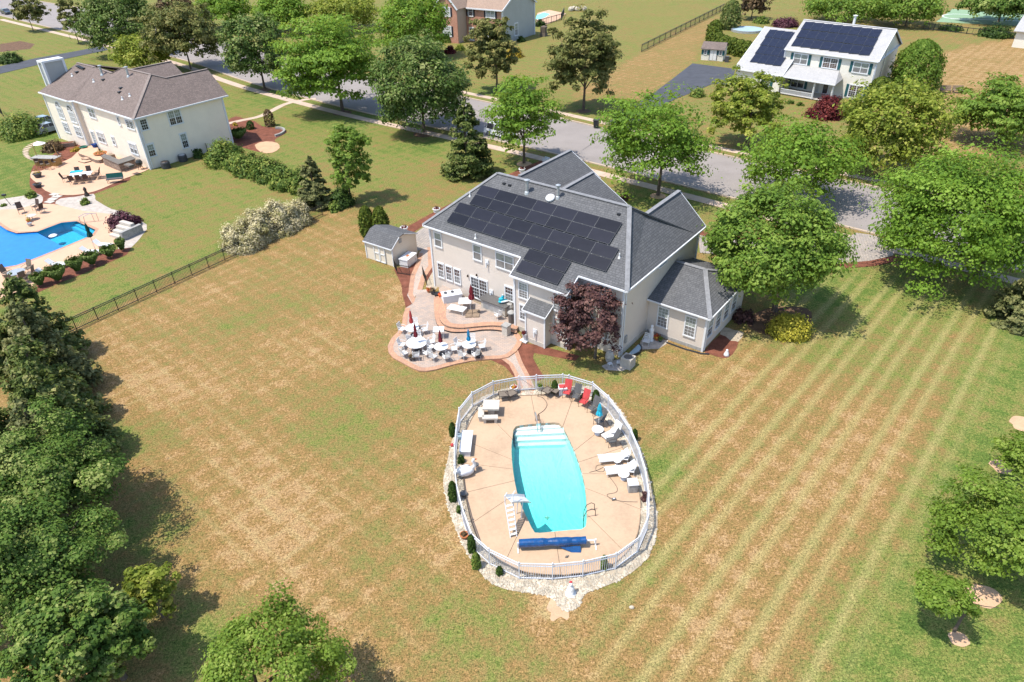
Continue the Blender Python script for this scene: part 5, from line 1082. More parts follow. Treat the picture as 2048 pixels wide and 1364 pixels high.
window(LH, (0, .42, 4.85), (0, 1), 1.0, 1.42, wide=.11, up='gl_dark', lo='gl_dark'); window(LH, (0, 4.15, 4.55), (0, 1), 1.85, 1.85, cols=2, wide=.12, up='gl_blind', lo='gl_dark'); window(LH, (0, 4.95, 1.35), (0, 1), .95, 1.95, wide=.11, up='gl_blind', lo='gl_dark'); window(LH, (0, .3, 1.5), (0, 1), 1.0, 1.62, wide=.11, up='gl_blind', lo='gl_dark')
LZ = lambda y: EZ + (y + .37) * .534
for x, y in ((-21.5, 3.0), (-15.2, 3.0), (-4.6, 2.4), (-5.4, 1.7)): vent_pipe(LH, (x, y, LZ(y)), .35, .09, 'white', False)
vent_pipe(LH, (-15.0, 4.3, LZ(4.3)), 1.1, .14, 'galv', name='flue_pipe'); vent_pipe(LH, (-9.0, 5.0, LZ(5.0)), 1.1, .14, 'galv', name='flue_pipe')
for x, y in ((-22.6, 4.6), (-22.0, 4.55), (-21.4, 4.5), (-20.8, 4.45), (-21.3, 3.7), (-13.5, 3.6), (-8.0, 3.1), (-7.4, 2.5)): MB().box(-.2, -.22, 0, .2, .22, .16).build('roof_vent', M['black_plastic'], LH, loc=(x, y, LZ(y) - .03))
MB().box(-14.6, -.4, 0, -15.35, -.02, .01).build('threshold', M['trim'], LH)
for i, (px, py) in enumerate([(333,336),(367,322)]):
    g_ = G(px, py); ac = thing('air_conditioner', ['round air conditioner with brown top by the left house corner', 'dark air conditioner in the middle of the left house side wall'][i], 'air conditioner', g_, HY, 'air conditioners by the left house')
    q = MB().lathe([(.52, 0), (.55, .1), (.55, .75), (.5, .85)], 14); 
    for j in range(5): q.lathe([(.57, .12 + j * .13), (.57, .17 + j * .13)], 14)
    q.build('casing', M['pot_dark'], ac); MB().lathe([(.42, .86), (.36, .9), (.05, .92)], 14).build('fan_grille', M['brown_metal'] if i == 0 else M['galv'], ac)

# ---- white house
WO = Vector((56.6, 108.6, 0)); WEX = Vector((math.cos(.797), -math.sin(.797), 0)); WEY = Vector((.605, .796, 0))
WH = thing('white_house', 'white two-storey house with teal shutters and pale roof of solar panels', 'house', WO, 0)
def wp(x, y, z): q = WEX * x + WEY * y; return Vector((q.x, q.y, z))
def wall_w(foot, z0, z1, mt, name='wall'): return walls(WH, [wp(x, y, 0)[:2] for x, y in foot], z0, z1, mt, name)
RW = lambda y: 6.1 + y * (3.35 / 8.0)
wall_w([(-.35, .35), (-.35, 16.0), (-14.9, 16.0), (-14.9, .35)], -.05, 6.0, M['siding_w'])
MB().poly([wp(-.35, .35, 5.99), wp(-.35, 16.0, 5.99), wp(-.35, 8.0, 9.3)]).poly([wp(-14.9, .35, 5.99), wp(-14.9, 16, 5.99), wp(-14.9, 8, 9.3)]).build('wall', M['siding_w'], WH)
roof(WH, [[wp(0, 0, 6.1), wp(0, 8, 9.45), wp(-15.15, 8, 9.45), wp(-15.15, 0, 6.1)], [wp(0, 16.4, 6.1), wp(-15.15, 16.4, 6.1), wp(-15.15, 8, 9.45), wp(0, 8, 9.45)]], M['shingle_w'])
MB().poly([wp(0, .02, 5.97), wp(-15.15, .02, 5.97), wp(-15.15, 16.3, 5.97), wp(0, 16.3, 5.97)]).build('soffit', M['trim'], WH)
bars(WH, 'ridge_cap', [(wp(0, 8, 9.45), wp(-15.15, 8, 9.45))], .4, .06, M['cap_w'], .03)
bars(WH, 'fascia', [(wp(.02, 0, 6.1), wp(.02, 8, 9.45)), (wp(.02, 8, 9.45), wp(.02, 16.4, 6.1))], .08, .2, M['trim'], -.1)
gutter(WH, [wp(0, -.03, 6.1), wp(-15.15, -.03, 6.1)], .16, .16)
# garage wing
RGz = lambda y: 2.9 + (y + 4.2) * .385
wall_w([(-13.6, -3.9), (-13.6, 13), (-21.6, 13), (-21.6, -3.9)], -.05, 2.85, M['siding_w'], 'garage_wall')
MB().poly([wp(-21.6, -3.9, 2.84), wp(-21.6, 13, 2.84), wp(-21.6, 8, 7.5)]).poly([wp(-13.55, -3.9, 2.84), wp(-13.55, 8, 7.5), wp(-13.55, 13, 2.84)]).build('garage_wall', M['siding_w'], WH)
roof(WH, [[wp(-13.35, -4.2, 2.9), wp(-13.35, 8.2, RGz(8.2)), wp(-21.95, 8.2, RGz(8.2)), wp(-21.95, -4.2, 2.9)], [wp(-13.35, 14, 3.2), wp(-21.95, 14, 3.2), wp(-21.95, 8.2, RGz(8.2)), wp(-13.35, 8.2, RGz(8.2))]], M['shingle_w'], 'garage_roof')
bars(WH, 'fascia', [(wp(-13.33, -4.2, 2.9), wp(-13.33, .3, RGz(.3))), (wp(-21.97, -4.2, 2.9), wp(-21.97, 8.2, RGz(8.2)))], .08, .2, M['trim'], -.1); gutter(WH, [wp(-13.3, -4.23, 2.9), wp(-21.95, -4.23, 2.9)], .16, .16)
# porch
roof(WH, [[wp(-13.3, -4.1, 2.85), wp(-4.7, -4.1, 2.85), wp(-5.6, .3, 3.95), wp(-13.3, .3, 3.95)], [wp(-4.7, -4.1, 2.85), wp(-4.7, .3, 2.85), wp(-5.6, .3, 3.95)]], M['shingle_w'], 'porch_roof', .12)
gutter(WH, [wp(-13.3, -4.13, 2.85), wp(-4.68, -4.13, 2.85)], .14, .14)
MB().sheet([wp(-13.5, .33, 0), wp(-13.5, -3.9, 0), wp(-5.2, -3.9, 0), wp(-5.2, .33, 0)], .16).build('porch_floor', M['concrete'], WH)
for x in (-7.95, -5.0): q = wp(x, -3.8, 0); MB().box(q.x - .1, q.y - .1, .1, q.x + .1, q.y + .1, 2.8).build('porch_post', M['white'], WH)
rl = MB(); a0, a1 = wp(-13.3, -3.8, 0), wp(-8.0, -3.8, 0)
for z in (.25, .92): rl.bar(a0 + Vector((0, 0, z)), a1 + Vector((0, 0, z)), .08, .07)
rl.build('porch_rail', M['white'], WH)
bal = None
for i in range(36):
    q = a0.lerp(a1, (i + .5) / 36)
    if bal is None: bal = MB().box(-.03, -.03, .25, .03, .03, .9).build('baluster', M['white'], WH, loc=q)
    else: o = bal.copy(); COL.objects.link(o); o.location = q
ww = lambda x0, x1, z0, z1, **kw: window(WH, wp(x0, .33, z0), WEX, x1 - x0, z1 - z0, wide=.11, **kw)
ww(-13.4, -10.95, 4.07, 5.68, cols=2, muntin=False, up='gl_blind', lo='gl_screen', sh='teal'); ww(-8.5, -6.05, 4.1, 5.68, cols=2, up='gl_dark', lo='gl_brown', nx=3, ny=3, sh='teal'); ww(-3.65, -1.25, 4.05, 5.62, cols=2, muntin=False, up='gl_blind', lo='gl_screen', sh='teal')
ww(-3.45, -1.15, .35, 2.25, cols=2, up='gl_brown', lo='gl_dark', sh='teal', ny=3); ww(-13.0, -10.7, .4, 2.1, cols=2, muntin=False, sh='teal', up='gl_blind', lo='gl_dark')
window(WH, wp(-9.1, .33, .18), WEX, 1.0, 2.1, name='front_door', single=True, muntin=False, up='gl_pale', wide=.1); window(WH, wp(-7.6, .33, .18), WEX, 1.0, 2.1, name='storm_door', single=True, muntin=False, up='gl_dark', wide=.1)
window(WH, wp(-16.3, -3.92, .9), WEX, 1.0, 1.5, sh='teal', wide=.1)
for x in (-.3, -14.95): q = wp(x, .33, 0); post_v(WH, q.x, q.y, 0, 6.0, .2)
q = wp(-.2, 5.2, 0); MB().tube([(q.x, q.y, .1), (q.x, q.y, 7.6)], .06, 6).build('downspout', M['grey_plastic'], WH)
kw_ = 3.35 / 8.0; s2 = math.sqrt(1 + kw_ * kw_); ey2 = Vector((WEY.x, WEY.y, kw_)).normalized(); nz2 = WEX.cross(ey2).normalized()
ex2 = WEX - ey2 * WEX.dot(ey2); ex2.normalize()
PH = 2.2; pr = panel_mesh(1.54, 2.18, 'b', 'solar_b')
lay_panels(WH, [(-14.55, -2.0, 8, 6.35), (-14.45, -1.9, 8, 4.15), (-14.35, -1.8, 8, 1.95)], pr, lambda x, y: wp(x, y, RW(y)), ex2, ey2, nz2)
kg = .385; ey3 = Vector((WEY.x, WEY.y, kg)).normalized(); nz3 = WEX.cross(ey3).normalized(); ex3 = WEX - ey3 * WEX.dot(ey3); ex3.normalize(); PH = 2.45; pr = panel_mesh(1.34, 2.42, 'b', 'solar_b')
lay_panels(WH, [(-20.6, -15.1, 4, 6.2), (-20.4, -14.95, 4, 3.85), (-20.25, -14.8, 4, 1.5), (-20.1, -14.65, 4, -.85)], pr, lambda x, y: wp(x, y, RGz(y)), ex3, ey3, nz3)
vent_pipe(WH, wp(-7.0, 9.0, 9.0), 1.6, .2, 'white')

# ---- brick house
BO = Vector((-.3, 161.7, 0)); BH = thing('brick_house', 'red brick two-storey house with grey sided gable wall at the top edge', 'house', BO, -.583)
walls(BH, [(-.05, .02), (-.05, 13.4), (-15.6, 13.4), (-15.6, .02)], -.05, 6.95, M['siding_g'])
MB().poly([(-.05, 0, 6.94), (-.05, 13.4, 6.94), (-.05, 6.7, 10.6)]).build('wall', M['siding_g'], BH)
MB().box(-9.7, -.08, -.05, -.02, .02, 6.9).build('brick_front', M['brick'], BH, uv=True)
MB().prism([(-15.6, -3.3), (-9.75, -3.3), (-9.75, 0), (-15.6, 0)], -.05, 7.2, 0).build('brick_wing', M['siding_t'] if 'siding_t' in M else siding('tan_siding', (.42, .34, .27)), BH)
MB().box(-15.62, -3.42, -.05, -9.73, -3.3, 7.2).poly([(-15.62, -3.42, 7.2), (-9.73, -3.42, 7.2), (-12.67, -3.42, 10.2)]).build('brick_front', M['brick'], BH, uv=True)
roof(BH, [[(.3, -.5, 6.9), (.3, 6.7, 10.8), (-16, 6.7, 10.8), (-16, -.5, 6.9)], [(.3, 13.9, 6.9), (-16, 13.9, 6.9), (-16, 6.7, 10.8), (.3, 6.7, 10.8)], [(-9.3, -3.8, 7.0), (-12.67, -3.8, 10.4), (-12.67, 4, 10.4), (-9.3, 0, 7.0)], [(-16.0, -3.8, 7.0), (-16.0, 0, 7.0), (-12.67, 4, 10.4), (-12.67, -3.8, 10.4)]], M['shingle_t'])
gutter(BH, [(.3, -.52, 6.9), (-9.3, -.52, 6.9)], .22, .25); bars(BH, 'fascia', [((-9.3, -3.82, 7.0), (-12.67, -3.82, 10.4)), ((-16.0, -3.82, 7.0), (-12.67, -3.82, 10.4)), ((.33, -.5, 6.9), (.33, 6.7, 10.8)), ((.33, 13.9, 6.9), (.33, 6.7, 10.8))], .12, .3, M['trim'], -.15)
for x, y in ((-.05, 0), (-.05, 13.4)): post_v(BH, x, y, 0, 6.9, .3)
wb = lambda x0, x1, z0, z1, y, **kw: window(BH, (x0, y, z0), (1, 0), x1 - x0, z1 - z0, wide=.14, **kw)
wb(-13.85, -11.5, 5.4, 7.2, -3.42, cols=2, sh='dark_shutter', up='gl_pale', lo='gl_pale'); wb(-13.85, -11.5, 1.3, 3.4, -3.42, cols=2, sh='dark_shutter', up='gl_pale', lo='gl_blind')
wb(-9.1, -7.75, 5.2, 7.0, -.08, sh='dark_shutter', up='gl_dark', lo='gl_brown'); wb(-4.3, -1.9, 5.2, 6.8, -.08, cols=2, sh='dark_shutter', up='gl_blind', lo='gl_pale'); wb(-4.3, -1.9, 1.3, 3.3, -.08, cols=2, sh='dark_shutter', up='gl_blind', lo='gl_pale')
window(BH, (-8.95, -.08, .3), (1, 0), 1.2, 2.6, name='front_door', single=True, muntin=False, up='gl_dark', wide=.18); window(BH, (-.05, 4.8, 1.0), (0, 1), 1.4, 2.6, wide=.14, up='gl_blind', lo='gl_screen')
# ---- far right house corner
FO = G(2040, 96); FH = thing('far_house', 'pale house end cut by the right edge near the top', 'house', FO, -.75)
walls(FH, [(-1.5, 0), (9, 0), (9, 10), (-1.5, 10)], -.05, 3.2, M['siding_w']); roof(FH, [[(-2, -.6, 3.1), (9.6, -.6, 3.1), (9.6, 5, 5.6), (-2, 5, 5.6)], [(9.6, 10.6, 3.1), (-2, 10.6, 3.1), (-2, 5, 5.6), (9.6, 5, 5.6)]], M['shingle_w']); MB().poly([(-1.5, 0, 3.15), (-1.5, 5, 5.4), (-1.5, 10, 3.15)]).build('wall', M['siding_w'], FH)
window(FH, (-1.5, 5.5, .9), (0, -1), 1.6, 1.5, cols=2, wide=.12)
# ---- small shed beside the big house
SO = Vector((-10.96, 57.55, 0)); SH = thing('garden_shed', 'small taupe shed with dark shingled roof and white double doors', 'shed', SO, -.61)
prof = [(0, 0), (3.4, 0), (3.4, 2.05), (1.35, 2.75), (0, 1.95)]
q = MB(); 
for x in (0, -3.45): q.poly([(x, y, z) for y, z in prof])
q.poly([(-3.45, 0, 0), (0, 0, 0), (0, 0, 1.95), (-3.45, 0, 1.95)]).poly([(0, 3.4, 0), (-3.45, 3.4, 0), (-3.45, 3.4, 2.05), (0, 3.4, 2.05)]); q.build('wall', M['sidingshed'], SH)
roof(SH, [[(.12, -.16, 1.87), (.12, 1.0, 2.70), (-3.57, 1.0, 2.70), (-3.57, -.16, 1.87)], [(.12, 1.0, 2.70), (.12, 1.7, 2.80), (-3.57, 1.7, 2.80), (-3.57, 1.0, 2.70)], [(.12, 1.7, 2.80), (.12, 3.55, 2.08), (-3.57, 3.55, 2.08), (-3.57, 1.7, 2.80)]], M['shingle'], 'roof', .07)
gutter(SH, [(.12, -.18, 1.87), (-3.57, -.18, 1.87)], .07, .1); bars(SH, 'fascia', [((.14, -.16, 1.87), (.14, 1.0, 2.7)), ((.14, 1.7, 2.8), (.14, 3.55, 2.08))], .04, .09, M['trim'], -.05)
for x in (-2.35, -1.62):
    d = MB().box(x, -.05, .08, x + .7, -.01, 1.75); dr = d.build('door', M['sidingshed'], SH); f2 = MB()
    for a, b in (((x + .04, .1), (x + .04, 1.73)), ((x + .66, .1), (x + .66, 1.73)), ((x, .12), (x + .7, .12)), ((x, .95), (x + .7, .95)), ((x, 1.71), (x + .7, 1.71))): f2.bar((a[0], -.065, a[1]), (b[0], -.065, b[1]), .08, .03 if 0 else .08)
    f2.build('door_trim', M['white'], dr)
for x in (0, -3.45): post_v(SH, x, -.01, 0, 1.9, .1)
MB().box(.01, 1.0, 2.0, .06, 1.35, 2.4).build('gable_vent', M['grey_plastic'], SH)
# ---- playhouse shed beside the white house
QO = G(1445, 123); QS = thing('small_shed', 'little white shed with teal shutters and grey roof by the curved hedge', 'shed', QO, -.45)
q = MB(); prof = [(0, 0), (3.4, 0), (3.4, 2.2), (1.7, 3.0), (0, 2.2)]
for x in (0, -4.2): q.poly([(x, y, z) for y, z in prof])
q.poly([(-4.2, 0, 0), (0, 0, 0), (0, 0, 2.2), (-4.2, 0, 2.2)]).poly([(0, 3.4, 0), (-4.2, 3.4, 0), (-4.2, 3.4, 2.2), (0, 3.4, 2.2)]); q.build('wall', M['siding_w'], QS)
roof(QS, [[(.2, -.3, 2.15), (.2, 1.7, 3.15), (-4.4, 1.7, 3.15), (-4.4, -.3, 2.15)], [(.2, 1.7, 3.15), (.2, 3.7, 2.15), (-4.4, 3.7, 2.15), (-4.4, 1.7, 3.15)]], M['shingle_b'], 'roof', .1)
for x in (-2.6, -1.9): 
    MB().box(x, -.05, .1, x + .62, -.01, 2.0).build('door', M['white'], QS); MB().bar((x + (.66 if x > -2 else -.04), -.06, .1), (x + (.66 if x > -2 else -.04), -.06, 2.05), .08, .08).build('door_trim', M['dark_shutter'], QS)
for x in (-3.75, -.85): window(QS, (x, -.01, 1.1), (1, 0), .55, .8, sh='teal', wide=.06, up='gl_dark', lo='gl_dark', muntin=False)
# ------------------------------------------------------------------ fences
def fence(name, label, posts, h, mt, pitch, pk=.016, limit=300, rails=(.12, .8, 1.0), post_w=.06, gate=None, order=None, ball=False):
    root = thing(name, label, 'fence', (0, 0, 0)); m0 = M[mt]; pproto = None; kproto = None; ext = MB(); cnt = 0
    for p_ in posts:
        if pproto is None:
            q = MB().box(-post_w / 2, -post_w / 2, -.05, post_w / 2, post_w / 2, h + .05)
            if ball: q.lathe([(post_w * .75, h + .05), (post_w * .75, h + .07), (.01, h + .12)], 6)
            pproto = q.build('post', m0, root, loc=p_)
        else: o = pproto.copy(); COL.objects.link(o); o.location = p_
    segs = list(zip(posts[:-1], posts[1:]))
    for i in (order or range(len(segs))):
        a, b = segs[i]
        if gate == i: continue
        for r in rails: MB().bar(a + Vector((0, 0, r * h)), b + Vector((0, 0, r * h)), pk * 1.9, pk * 2.4).build('rail', m0, root)
        n = int((b - a).length / pitch); ang = math.atan2(b.y - a.y, b.x - a.x)
        for j in range(1, n):
            c = a.lerp(b, j / n)
            if cnt < limit:
                if kproto is None: kproto = MB().box(-pk / 2, -pk / 2, .06, pk / 2, pk / 2, h).build('picket', m0, root, loc=c, rotz=ang)
                else: o = kproto.copy(); COL.objects.link(o); o.location = c; o.rotation_euler = (0, 0, ang)
                cnt += 1
            else: ext.box(c.x - pk / 2, c.y - pk / 2, .06, c.x + pk / 2, c.y + pk / 2, h)
    if ext.v: o = ext.build('pickets', m0, root); o['kind'] = 'stuff'
    return root
FH_ = 1.28
FP = [Vector((q.x, q.y, 0)) for q in Z8([(605,88),(755,83),(790,88),(925,128),(1015,205),(1080,295),(1140,388),(1190,505),(1225,620),(1245,750),(1243,880),(1190,1005),(1060,1100),(872,1143),(697,1160),(505,1155),(335,1075),(235,985),(184,840),(152,715),(138,600),(138,480),(150,365),(165,275),(238,185),(358,122),(505,95)], FH_)]
nf = len(FP) - 1
fence('pool_fence', 'white picket fence all round the swimming pool', FP, FH_, 'pvc', .115, .022, 300, (.10, .84, .98), .07, order=[0, 1, 2, 3, 4, 25, 24, 23, 14, 13, 12, 15, 11, 16] + [i for i in range(nf) if i not in (0, 1, 2, 3, 4, 25, 24, 23, 14, 13, 12, 15, 11, 16)], ball=True)
gt = thing('pool_gate', 'white gate in the pool fence at the head of the brick path', 'gate', FP[-1]); d = FP[0] - FP[-1]
q = MB(); e = d.normalized() * .08
for z in (.14, 1.05, 1.22): q.bar(e + Vector((0, 0, z)), d - e + Vector((0, 0, z)), .045, .055)
q.bar(e + Vector((0, 0, .05)), e + Vector((0, 0, 1.28)), .05); q.bar(d - e + Vector((0, 0, .05)), d - e + Vector((0, 0, 1.28)), .05); q.build('gate_frame', M['pvc'], gt)
pkt = None
for j in range(1, 13):
    c = d * (j / 13)
    if pkt is None: pkt = MB().box(-.011, -.011, .1, .011, .011, 1.26).build('picket', M['pvc'], gt, loc=c)
    else: o = pkt.copy(); COL.objects.link(o); o.location = c
MB().tube([d * .1 + Vector((0, 0, 1.1)), d * .9 + Vector((0, 0, .2))], .012, 5).build('brace_cable', M['black_plastic'], gt)
a, b = G(385, 551.7), G(154, 659.5); st_ = (b - a) / 6
BF = [a + st_ * i for i in range(-3, 9)]
fence('black_fence', 'black metal picket fence between the two lawns at left', BF[::-1], 1.2, 'black_metal', .125, .022, 300, (.1, .86, .99), .06)
BF2 = [a + st_ * i for i in range(-9, -4)]
fence('black_fence', 'short black fence stretch beyond the pale willow hedge', BF2, 1.2, 'black_metal', .14, .02, 60, (.1, .86, .99), .06)
a, b = G(1283, 104), G(1447, 20); n = 17
fence('black_fence', 'long black fence running up to the top edge left of the white house', [a.lerp(b, i / n) for i in range(n + 1)], 1.5, 'black_metal', .45, .035, 40, (.12, .85, .99), .12)
a, b = G(1846, 58), G(2075, 84); n = 10
fence('black_fence', 'dark fence below the sports court at upper right', [a.lerp(b, i / n) for i in range(n + 1)], 1.3, 'black_metal', .9, .05, 20, (.12, .95), .12)
a, b = G(1096, 34), G(1132, 22); n = 5
fence('black_fence', 'small far black fence round the brick house pool', [G(1074, 54).lerp(G(1122, 40), i / n) for i in range(n + 1)] + [G(1128, 28)], 1.5, 'black_metal', .6, .05, 20, (.12, .95), .14)
fence('low_black_fence', 'low black fence angled in front of the white box by the shed', [*R7([(850, 900), (925, 1045), (1170, 1085)])], 1.0, 'black_metal', .11, .018, 60, (.1, .92), .04)
fence('low_black_fence', 'low black fence panel at the left corner of the big house', [*R7([(1425, 1085), (1500, 1275)])], 1.0, 'black_metal', .11, .018, 60, (.1, .92), .04)
fence('black_fence', 'dark fence beside the large shrub left of the left house', [*RN([(-10, 250), (40, 300)])] + [], 1.3, 'black_metal', .3, .03, 20, (.12, .95), .08)
fence('black_fence', 'black gate panel by the side wall of the left house', [*ZP([(1490, 800), (1530, 890)], 230, 200, 8.168)], 1.3, 'black_metal', .2, .03, 20, (.12, .95), .07)

# ------------------------------------------------------------------ furniture makers (each faces +x)
def chair(name, label, fm, sm, group, s=.93, back=.52, lattice=False, recl=.12, loc=(0, 0, 0), rz=0):
    r = thing(name, label, 'chair', loc, rz, group); sh_, w_ = .43 * s, .25 * s
    q = MB()
    if lattice:
        for i in range(6): q.box(-.23 * s, -w_ + i * .1 * s - .0, sh_ - .02, .23 * s, -w_ + i * .1 * s + .055 * s, sh_)
        q.box(-.24 * s, -w_, sh_ - .035, .24 * s, w_, sh_ - .02)
    else: q.box(-.24 * s, -w_, sh_ - .03, .24 * s, w_, sh_)
    q.build('seat', M[sm], r); q = MB(); x0, x1, z0, z1 = -.23 * s, -.23 * s - recl * s, sh_ + .04, sh_ + back * s
    if lattice:
        for i in range(6): y = -w_ + .03 + i * (2 * w_ - .06) / 5; q.bar((x0, y, z0), (x1, y, z1), .035, .02)
        for t_ in (0, .33, .66, 1): q.bar((x0 + (x1 - x0) * t_, -w_, z0 + (z1 - z0) * t_), (x0 + (x1 - x0) * t_, w_, z0 + (z1 - z0) * t_), .02, .05)
    else: q.obox(((x0 + x1) / 2, 0, (z0 + z1) / 2), (.015, 0, 0), (0, w_, 0), ((x1 - x0) / 2, 0, (z1 - z0) / 2))
    q.build('backrest', M[sm], r)
    for sx, sy in ((1, 1), (1, -1), (-1, 1), (-1, -1)): MB().tube([(sx * .22 * s, sy * w_, sh_ - .02), (sx * .25 * s, sy * w_ * 1.03, 0)], .016, 5).build('leg', M[fm], r)
    for sy in (1, -1): MB().tube([(.24 * s, sy * w_ * 1.02, sh_ - .02), (.25 * s, sy * w_ * 1.04, sh_ + .22), (-.05, sy * w_ * 1.04, sh_ + .25), (x0 - .04, sy * w_ * 1.02, sh_ + .24)], .017, 5).build('armrest', M[fm], r)
    return r
def table(name, label, top, r_, h, loc, legs='leg', fm=None, group=None, square=None, hole=False):
    t_ = thing(name, label, 'table', loc, 0, group); fm = fm or top
    q = MB()
    if square: q.box(-square[0] / 2, -square[1] / 2, h - .04, square[0] / 2, square[1] / 2, h)
    else: q.lathe([(r_ * .98, h - .04), (r_, h - .03), (r_, h - .005), (r_ * .98, h)], 22)
    q.build('tabletop', M[top], t_)
    if legs == 'leg':
        for k in range(4):
            a_ = PI / 4 + k * PI / 2; c = (square[0] * .42, square[1] * .42) if square else (r_ * .62, r_ * .62); x, y = c[0] * (1 if math.cos(a_) > 0 else -1), c[1] * (1 if math.sin(a_) > 0 else -1)
            MB().tube([(x, y, h - .04), (x * 1.05, y * 1.05, 0)], .02, 5).build('leg', M[fm], t_)
    else: MB().lathe([(r_ * .5, 0), (r_ * .45, .04), (.05, .08), (.05, h - .04)], 12).build('pedestal', M[fm], t_)
    return t_
def umbrella(label, loc, h, fab, r_=.13, group=None, base=True, pole='steel', z0=.0, rot=0, tilt=0):
    u = thing('umbrella', label, 'umbrella', loc, rot, group)
    MB().tube([(0, 0, z0), (0, 0, h)], .024, 6).build('pole', M[pole], u)
    q = MB().lathe([(r_ * .55, h * .50), (r_ * 1.15, h * .53), (r_ * 1.05, h * .62), (r_ * .62, h * .70), (r_ * .8, h * .76), (r_ * .5, h * .90), (.03, h * .985)], 14, rib=.18); q.build('canopy', M[fab], u)
    MB().lathe([(.02, h * .98), (.04, h), (.005, h * 1.03)], 6).build('finial', M[pole], u)
    if base: MB().lathe([(.25, 0), (.25, .05), (.06, .09), (.04, .25)], 12).build('base', M['pot_dark'] if fab != 'cyan_fabric' else M['white'], u)
    return u
def pot(name, label, loc, r_, h, mt, lm=None, pr_=None, ph=None, group=None):
    o = thing(name, label, 'planter', loc, 0, group); MB().lathe([(r_ * .68, 0), (r_ * .98, h * .85), (r_ * 1.08, h * .87), (r_ * 1.08, h), (r_ * .85, h), (r_ * .8, h * .86)], 12).build('pot', M[mt], o)
    if lm:
        pr_ = pr_ or r_; ph = ph or r_; P, Nn, v = crown_points('dome', pr_, ph, 130, .1); P[:, 2] += h * .9
        me = leaf_mesh('foliage', P, Nn, .11, v, LM[lm]); c = bpy.data.objects.new('foliage', me); COL.objects.link(c); c.parent = o
    return o
def ring(cx, cy, z, r_, angs): return [(Vector((cx + r_ * math.cos(a), cy + r_ * math.sin(a), z)), a + PI) for a in angs]
SIDES = ['right', 'upper right', 'upper', 'upper left', 'left', 'lower left', 'lower', 'lower right']
def side_name(a): return SIDES[int(round((a % (2 * PI)) / (PI / 4))) % 8]
WC = None
def set_chairs(c, z, r_, angs, who):
    global WC
    for p_, f_ in ring(c.x, c.y, z, r_, angs):
        lab = 'white chair on the %s side of %s' % (side_name(f_ - PI), who)
        if WC is None: WC = chair('patio_chair', lab, 'white', 'white', 'white chairs on the lower patio', lattice=True, loc=p_, rz=f_)
        else: dup(WC, p_, f_, lab)
ut = 'closed umbrellas on the lower patio'
tA, tB, tC, tD = G(824, 655, .85), G(833, 684.5, .85), G(882, 692, .85), G(938, 688, .85)
for c, r_, nm, ul, fab, uh, leg, angs, who in (
    (tA, .55, 'round white table with the bright red umbrella, at the back left', 'bright red closed umbrella at the upper left of the lower patio', 'red', 2.35, 'leg', (.3, 1.5, 2.7, 4.6), 'the table with the bright red umbrella'),
    (tB, .80, 'largest round white table on the lower patio', 'dark red closed umbrella over the largest white table', 'maroon', 2.45, 'leg', (.55, 1.6, 2.9, 3.9, 4.75, 5.5), 'the largest white table'),
    (tC, .55, 'small round white table with the short maroon umbrella, bottom middle', 'short maroon closed umbrella over the small table in the middle', 'maroon', 2.2, 'leg', (.2, 2.6, 4.1, 5.2), 'the small table with the short maroon umbrella'),
    (tD, .55, 'round pale lattice table with the blue umbrella', 'blue closed umbrella at the right of the lower patio', 'blue_fabric', 2.1, 'leg', (.25, 1.4, 2.6, 4.2, 5.3), 'the table with the blue umbrella')):
    table('patio_table', nm, 'white', r_, .74, (c.x, c.y, PZ), leg, group='white tables on the lower patio')
    umbrella(ul, (c.x, c.y, PZ), uh, fab, .13, ut); set_chairs(c, PZ, r_ + .42, angs, who)
c = G(877, 658, .85); table('side_table', 'small square white table beside the curved step', 'white', .4, .74, (c.x, c.y, PZ), square=(.85, .75))
c = G(824, 720, PZ); pot('planter', 'dark planter with dry plant at the lower edge of the patio, left one', c, .26, .34, 'pot_dark', 'brownleaf', .22, .3)
c = G(957, 714, PZ); pot('planter', 'dark planter with sparse plant at the lower edge of the patio, right one', c, .26, .34, 'pot_dark', 'brownleaf', .18, .25)
# stone pier at the end of the steps
c = G(1013, 668, PZ); pi_ = thing('stone_pier', 'square pale stone pier at the right end of the curved steps', 'pillar', c, HY); MB().box(-.26, -.26, 0, .26, .26, .82).build('shaft', M['concrete'], pi_); MB().box(-.31, -.31, .82, .31, .31, .9).build('capstone', M['stone_grey'], pi_)
# raised patio
c = G(904, 600, UZ + .0); ht = thing('long_counter', 'long white counter box against the house wall on the raised patio', 'counter', c, HY + .95)
MB().box(-.8, -.42, 0, .8, .42, .62).build('cabinet', M['white'], ht); MB().box(-.85, -.47, .62, .85, .47, .7).build('lid', M['pvc'], ht)
for x in (-.5, .1): MB().lathe([(.12, .70), (.14, .80), (.06, .84)], 8, (x, .1, 0)).build('knob', M['pot_dark'], ht)
c = G(930, 601, UZ + .7); table('side_table', 'low white square table below the patio door', 'white', .4, .7, (c.x, c.y, UZ), square=(1.05, .95))
c = G(914, 617, UZ + .35); bn = thing('slatted_bench', 'white slatted bench at the edge of the raised patio', 'bench', (c.x, c.y, UZ), HY + .25)
for i in range(6): MB().box(-.75, -.4 + i * .14, .38, .75, -.3 + i * .14, .42).build('slat', M['white'], bn)
for x in (-.65, .65):
    for y in (-.35, .4): MB().tube([(x, y, 0), (x, y, .38)], .022, 5).build('leg', M['white'], bn)
c = G(945, 628, UZ); u = umbrella('maroon closed umbrella on a square base on the raised patio', c, 2.75, 'maroon', .2, None, False, 'bark')
for dx, dy in ((-.3, -.3), (.3, -.3), (.3, .3), (-.3, .3)): MB().box(dx - .27, dy - .27, 0, dx + .27, dy + .27, .09).build('base_slab', M['wood'], u)
c = G(993, 621, UZ); ok = thing('outdoor_kitchen', 'outdoor kitchen counter with dark stone top by the house wall', 'counter', c, HY)
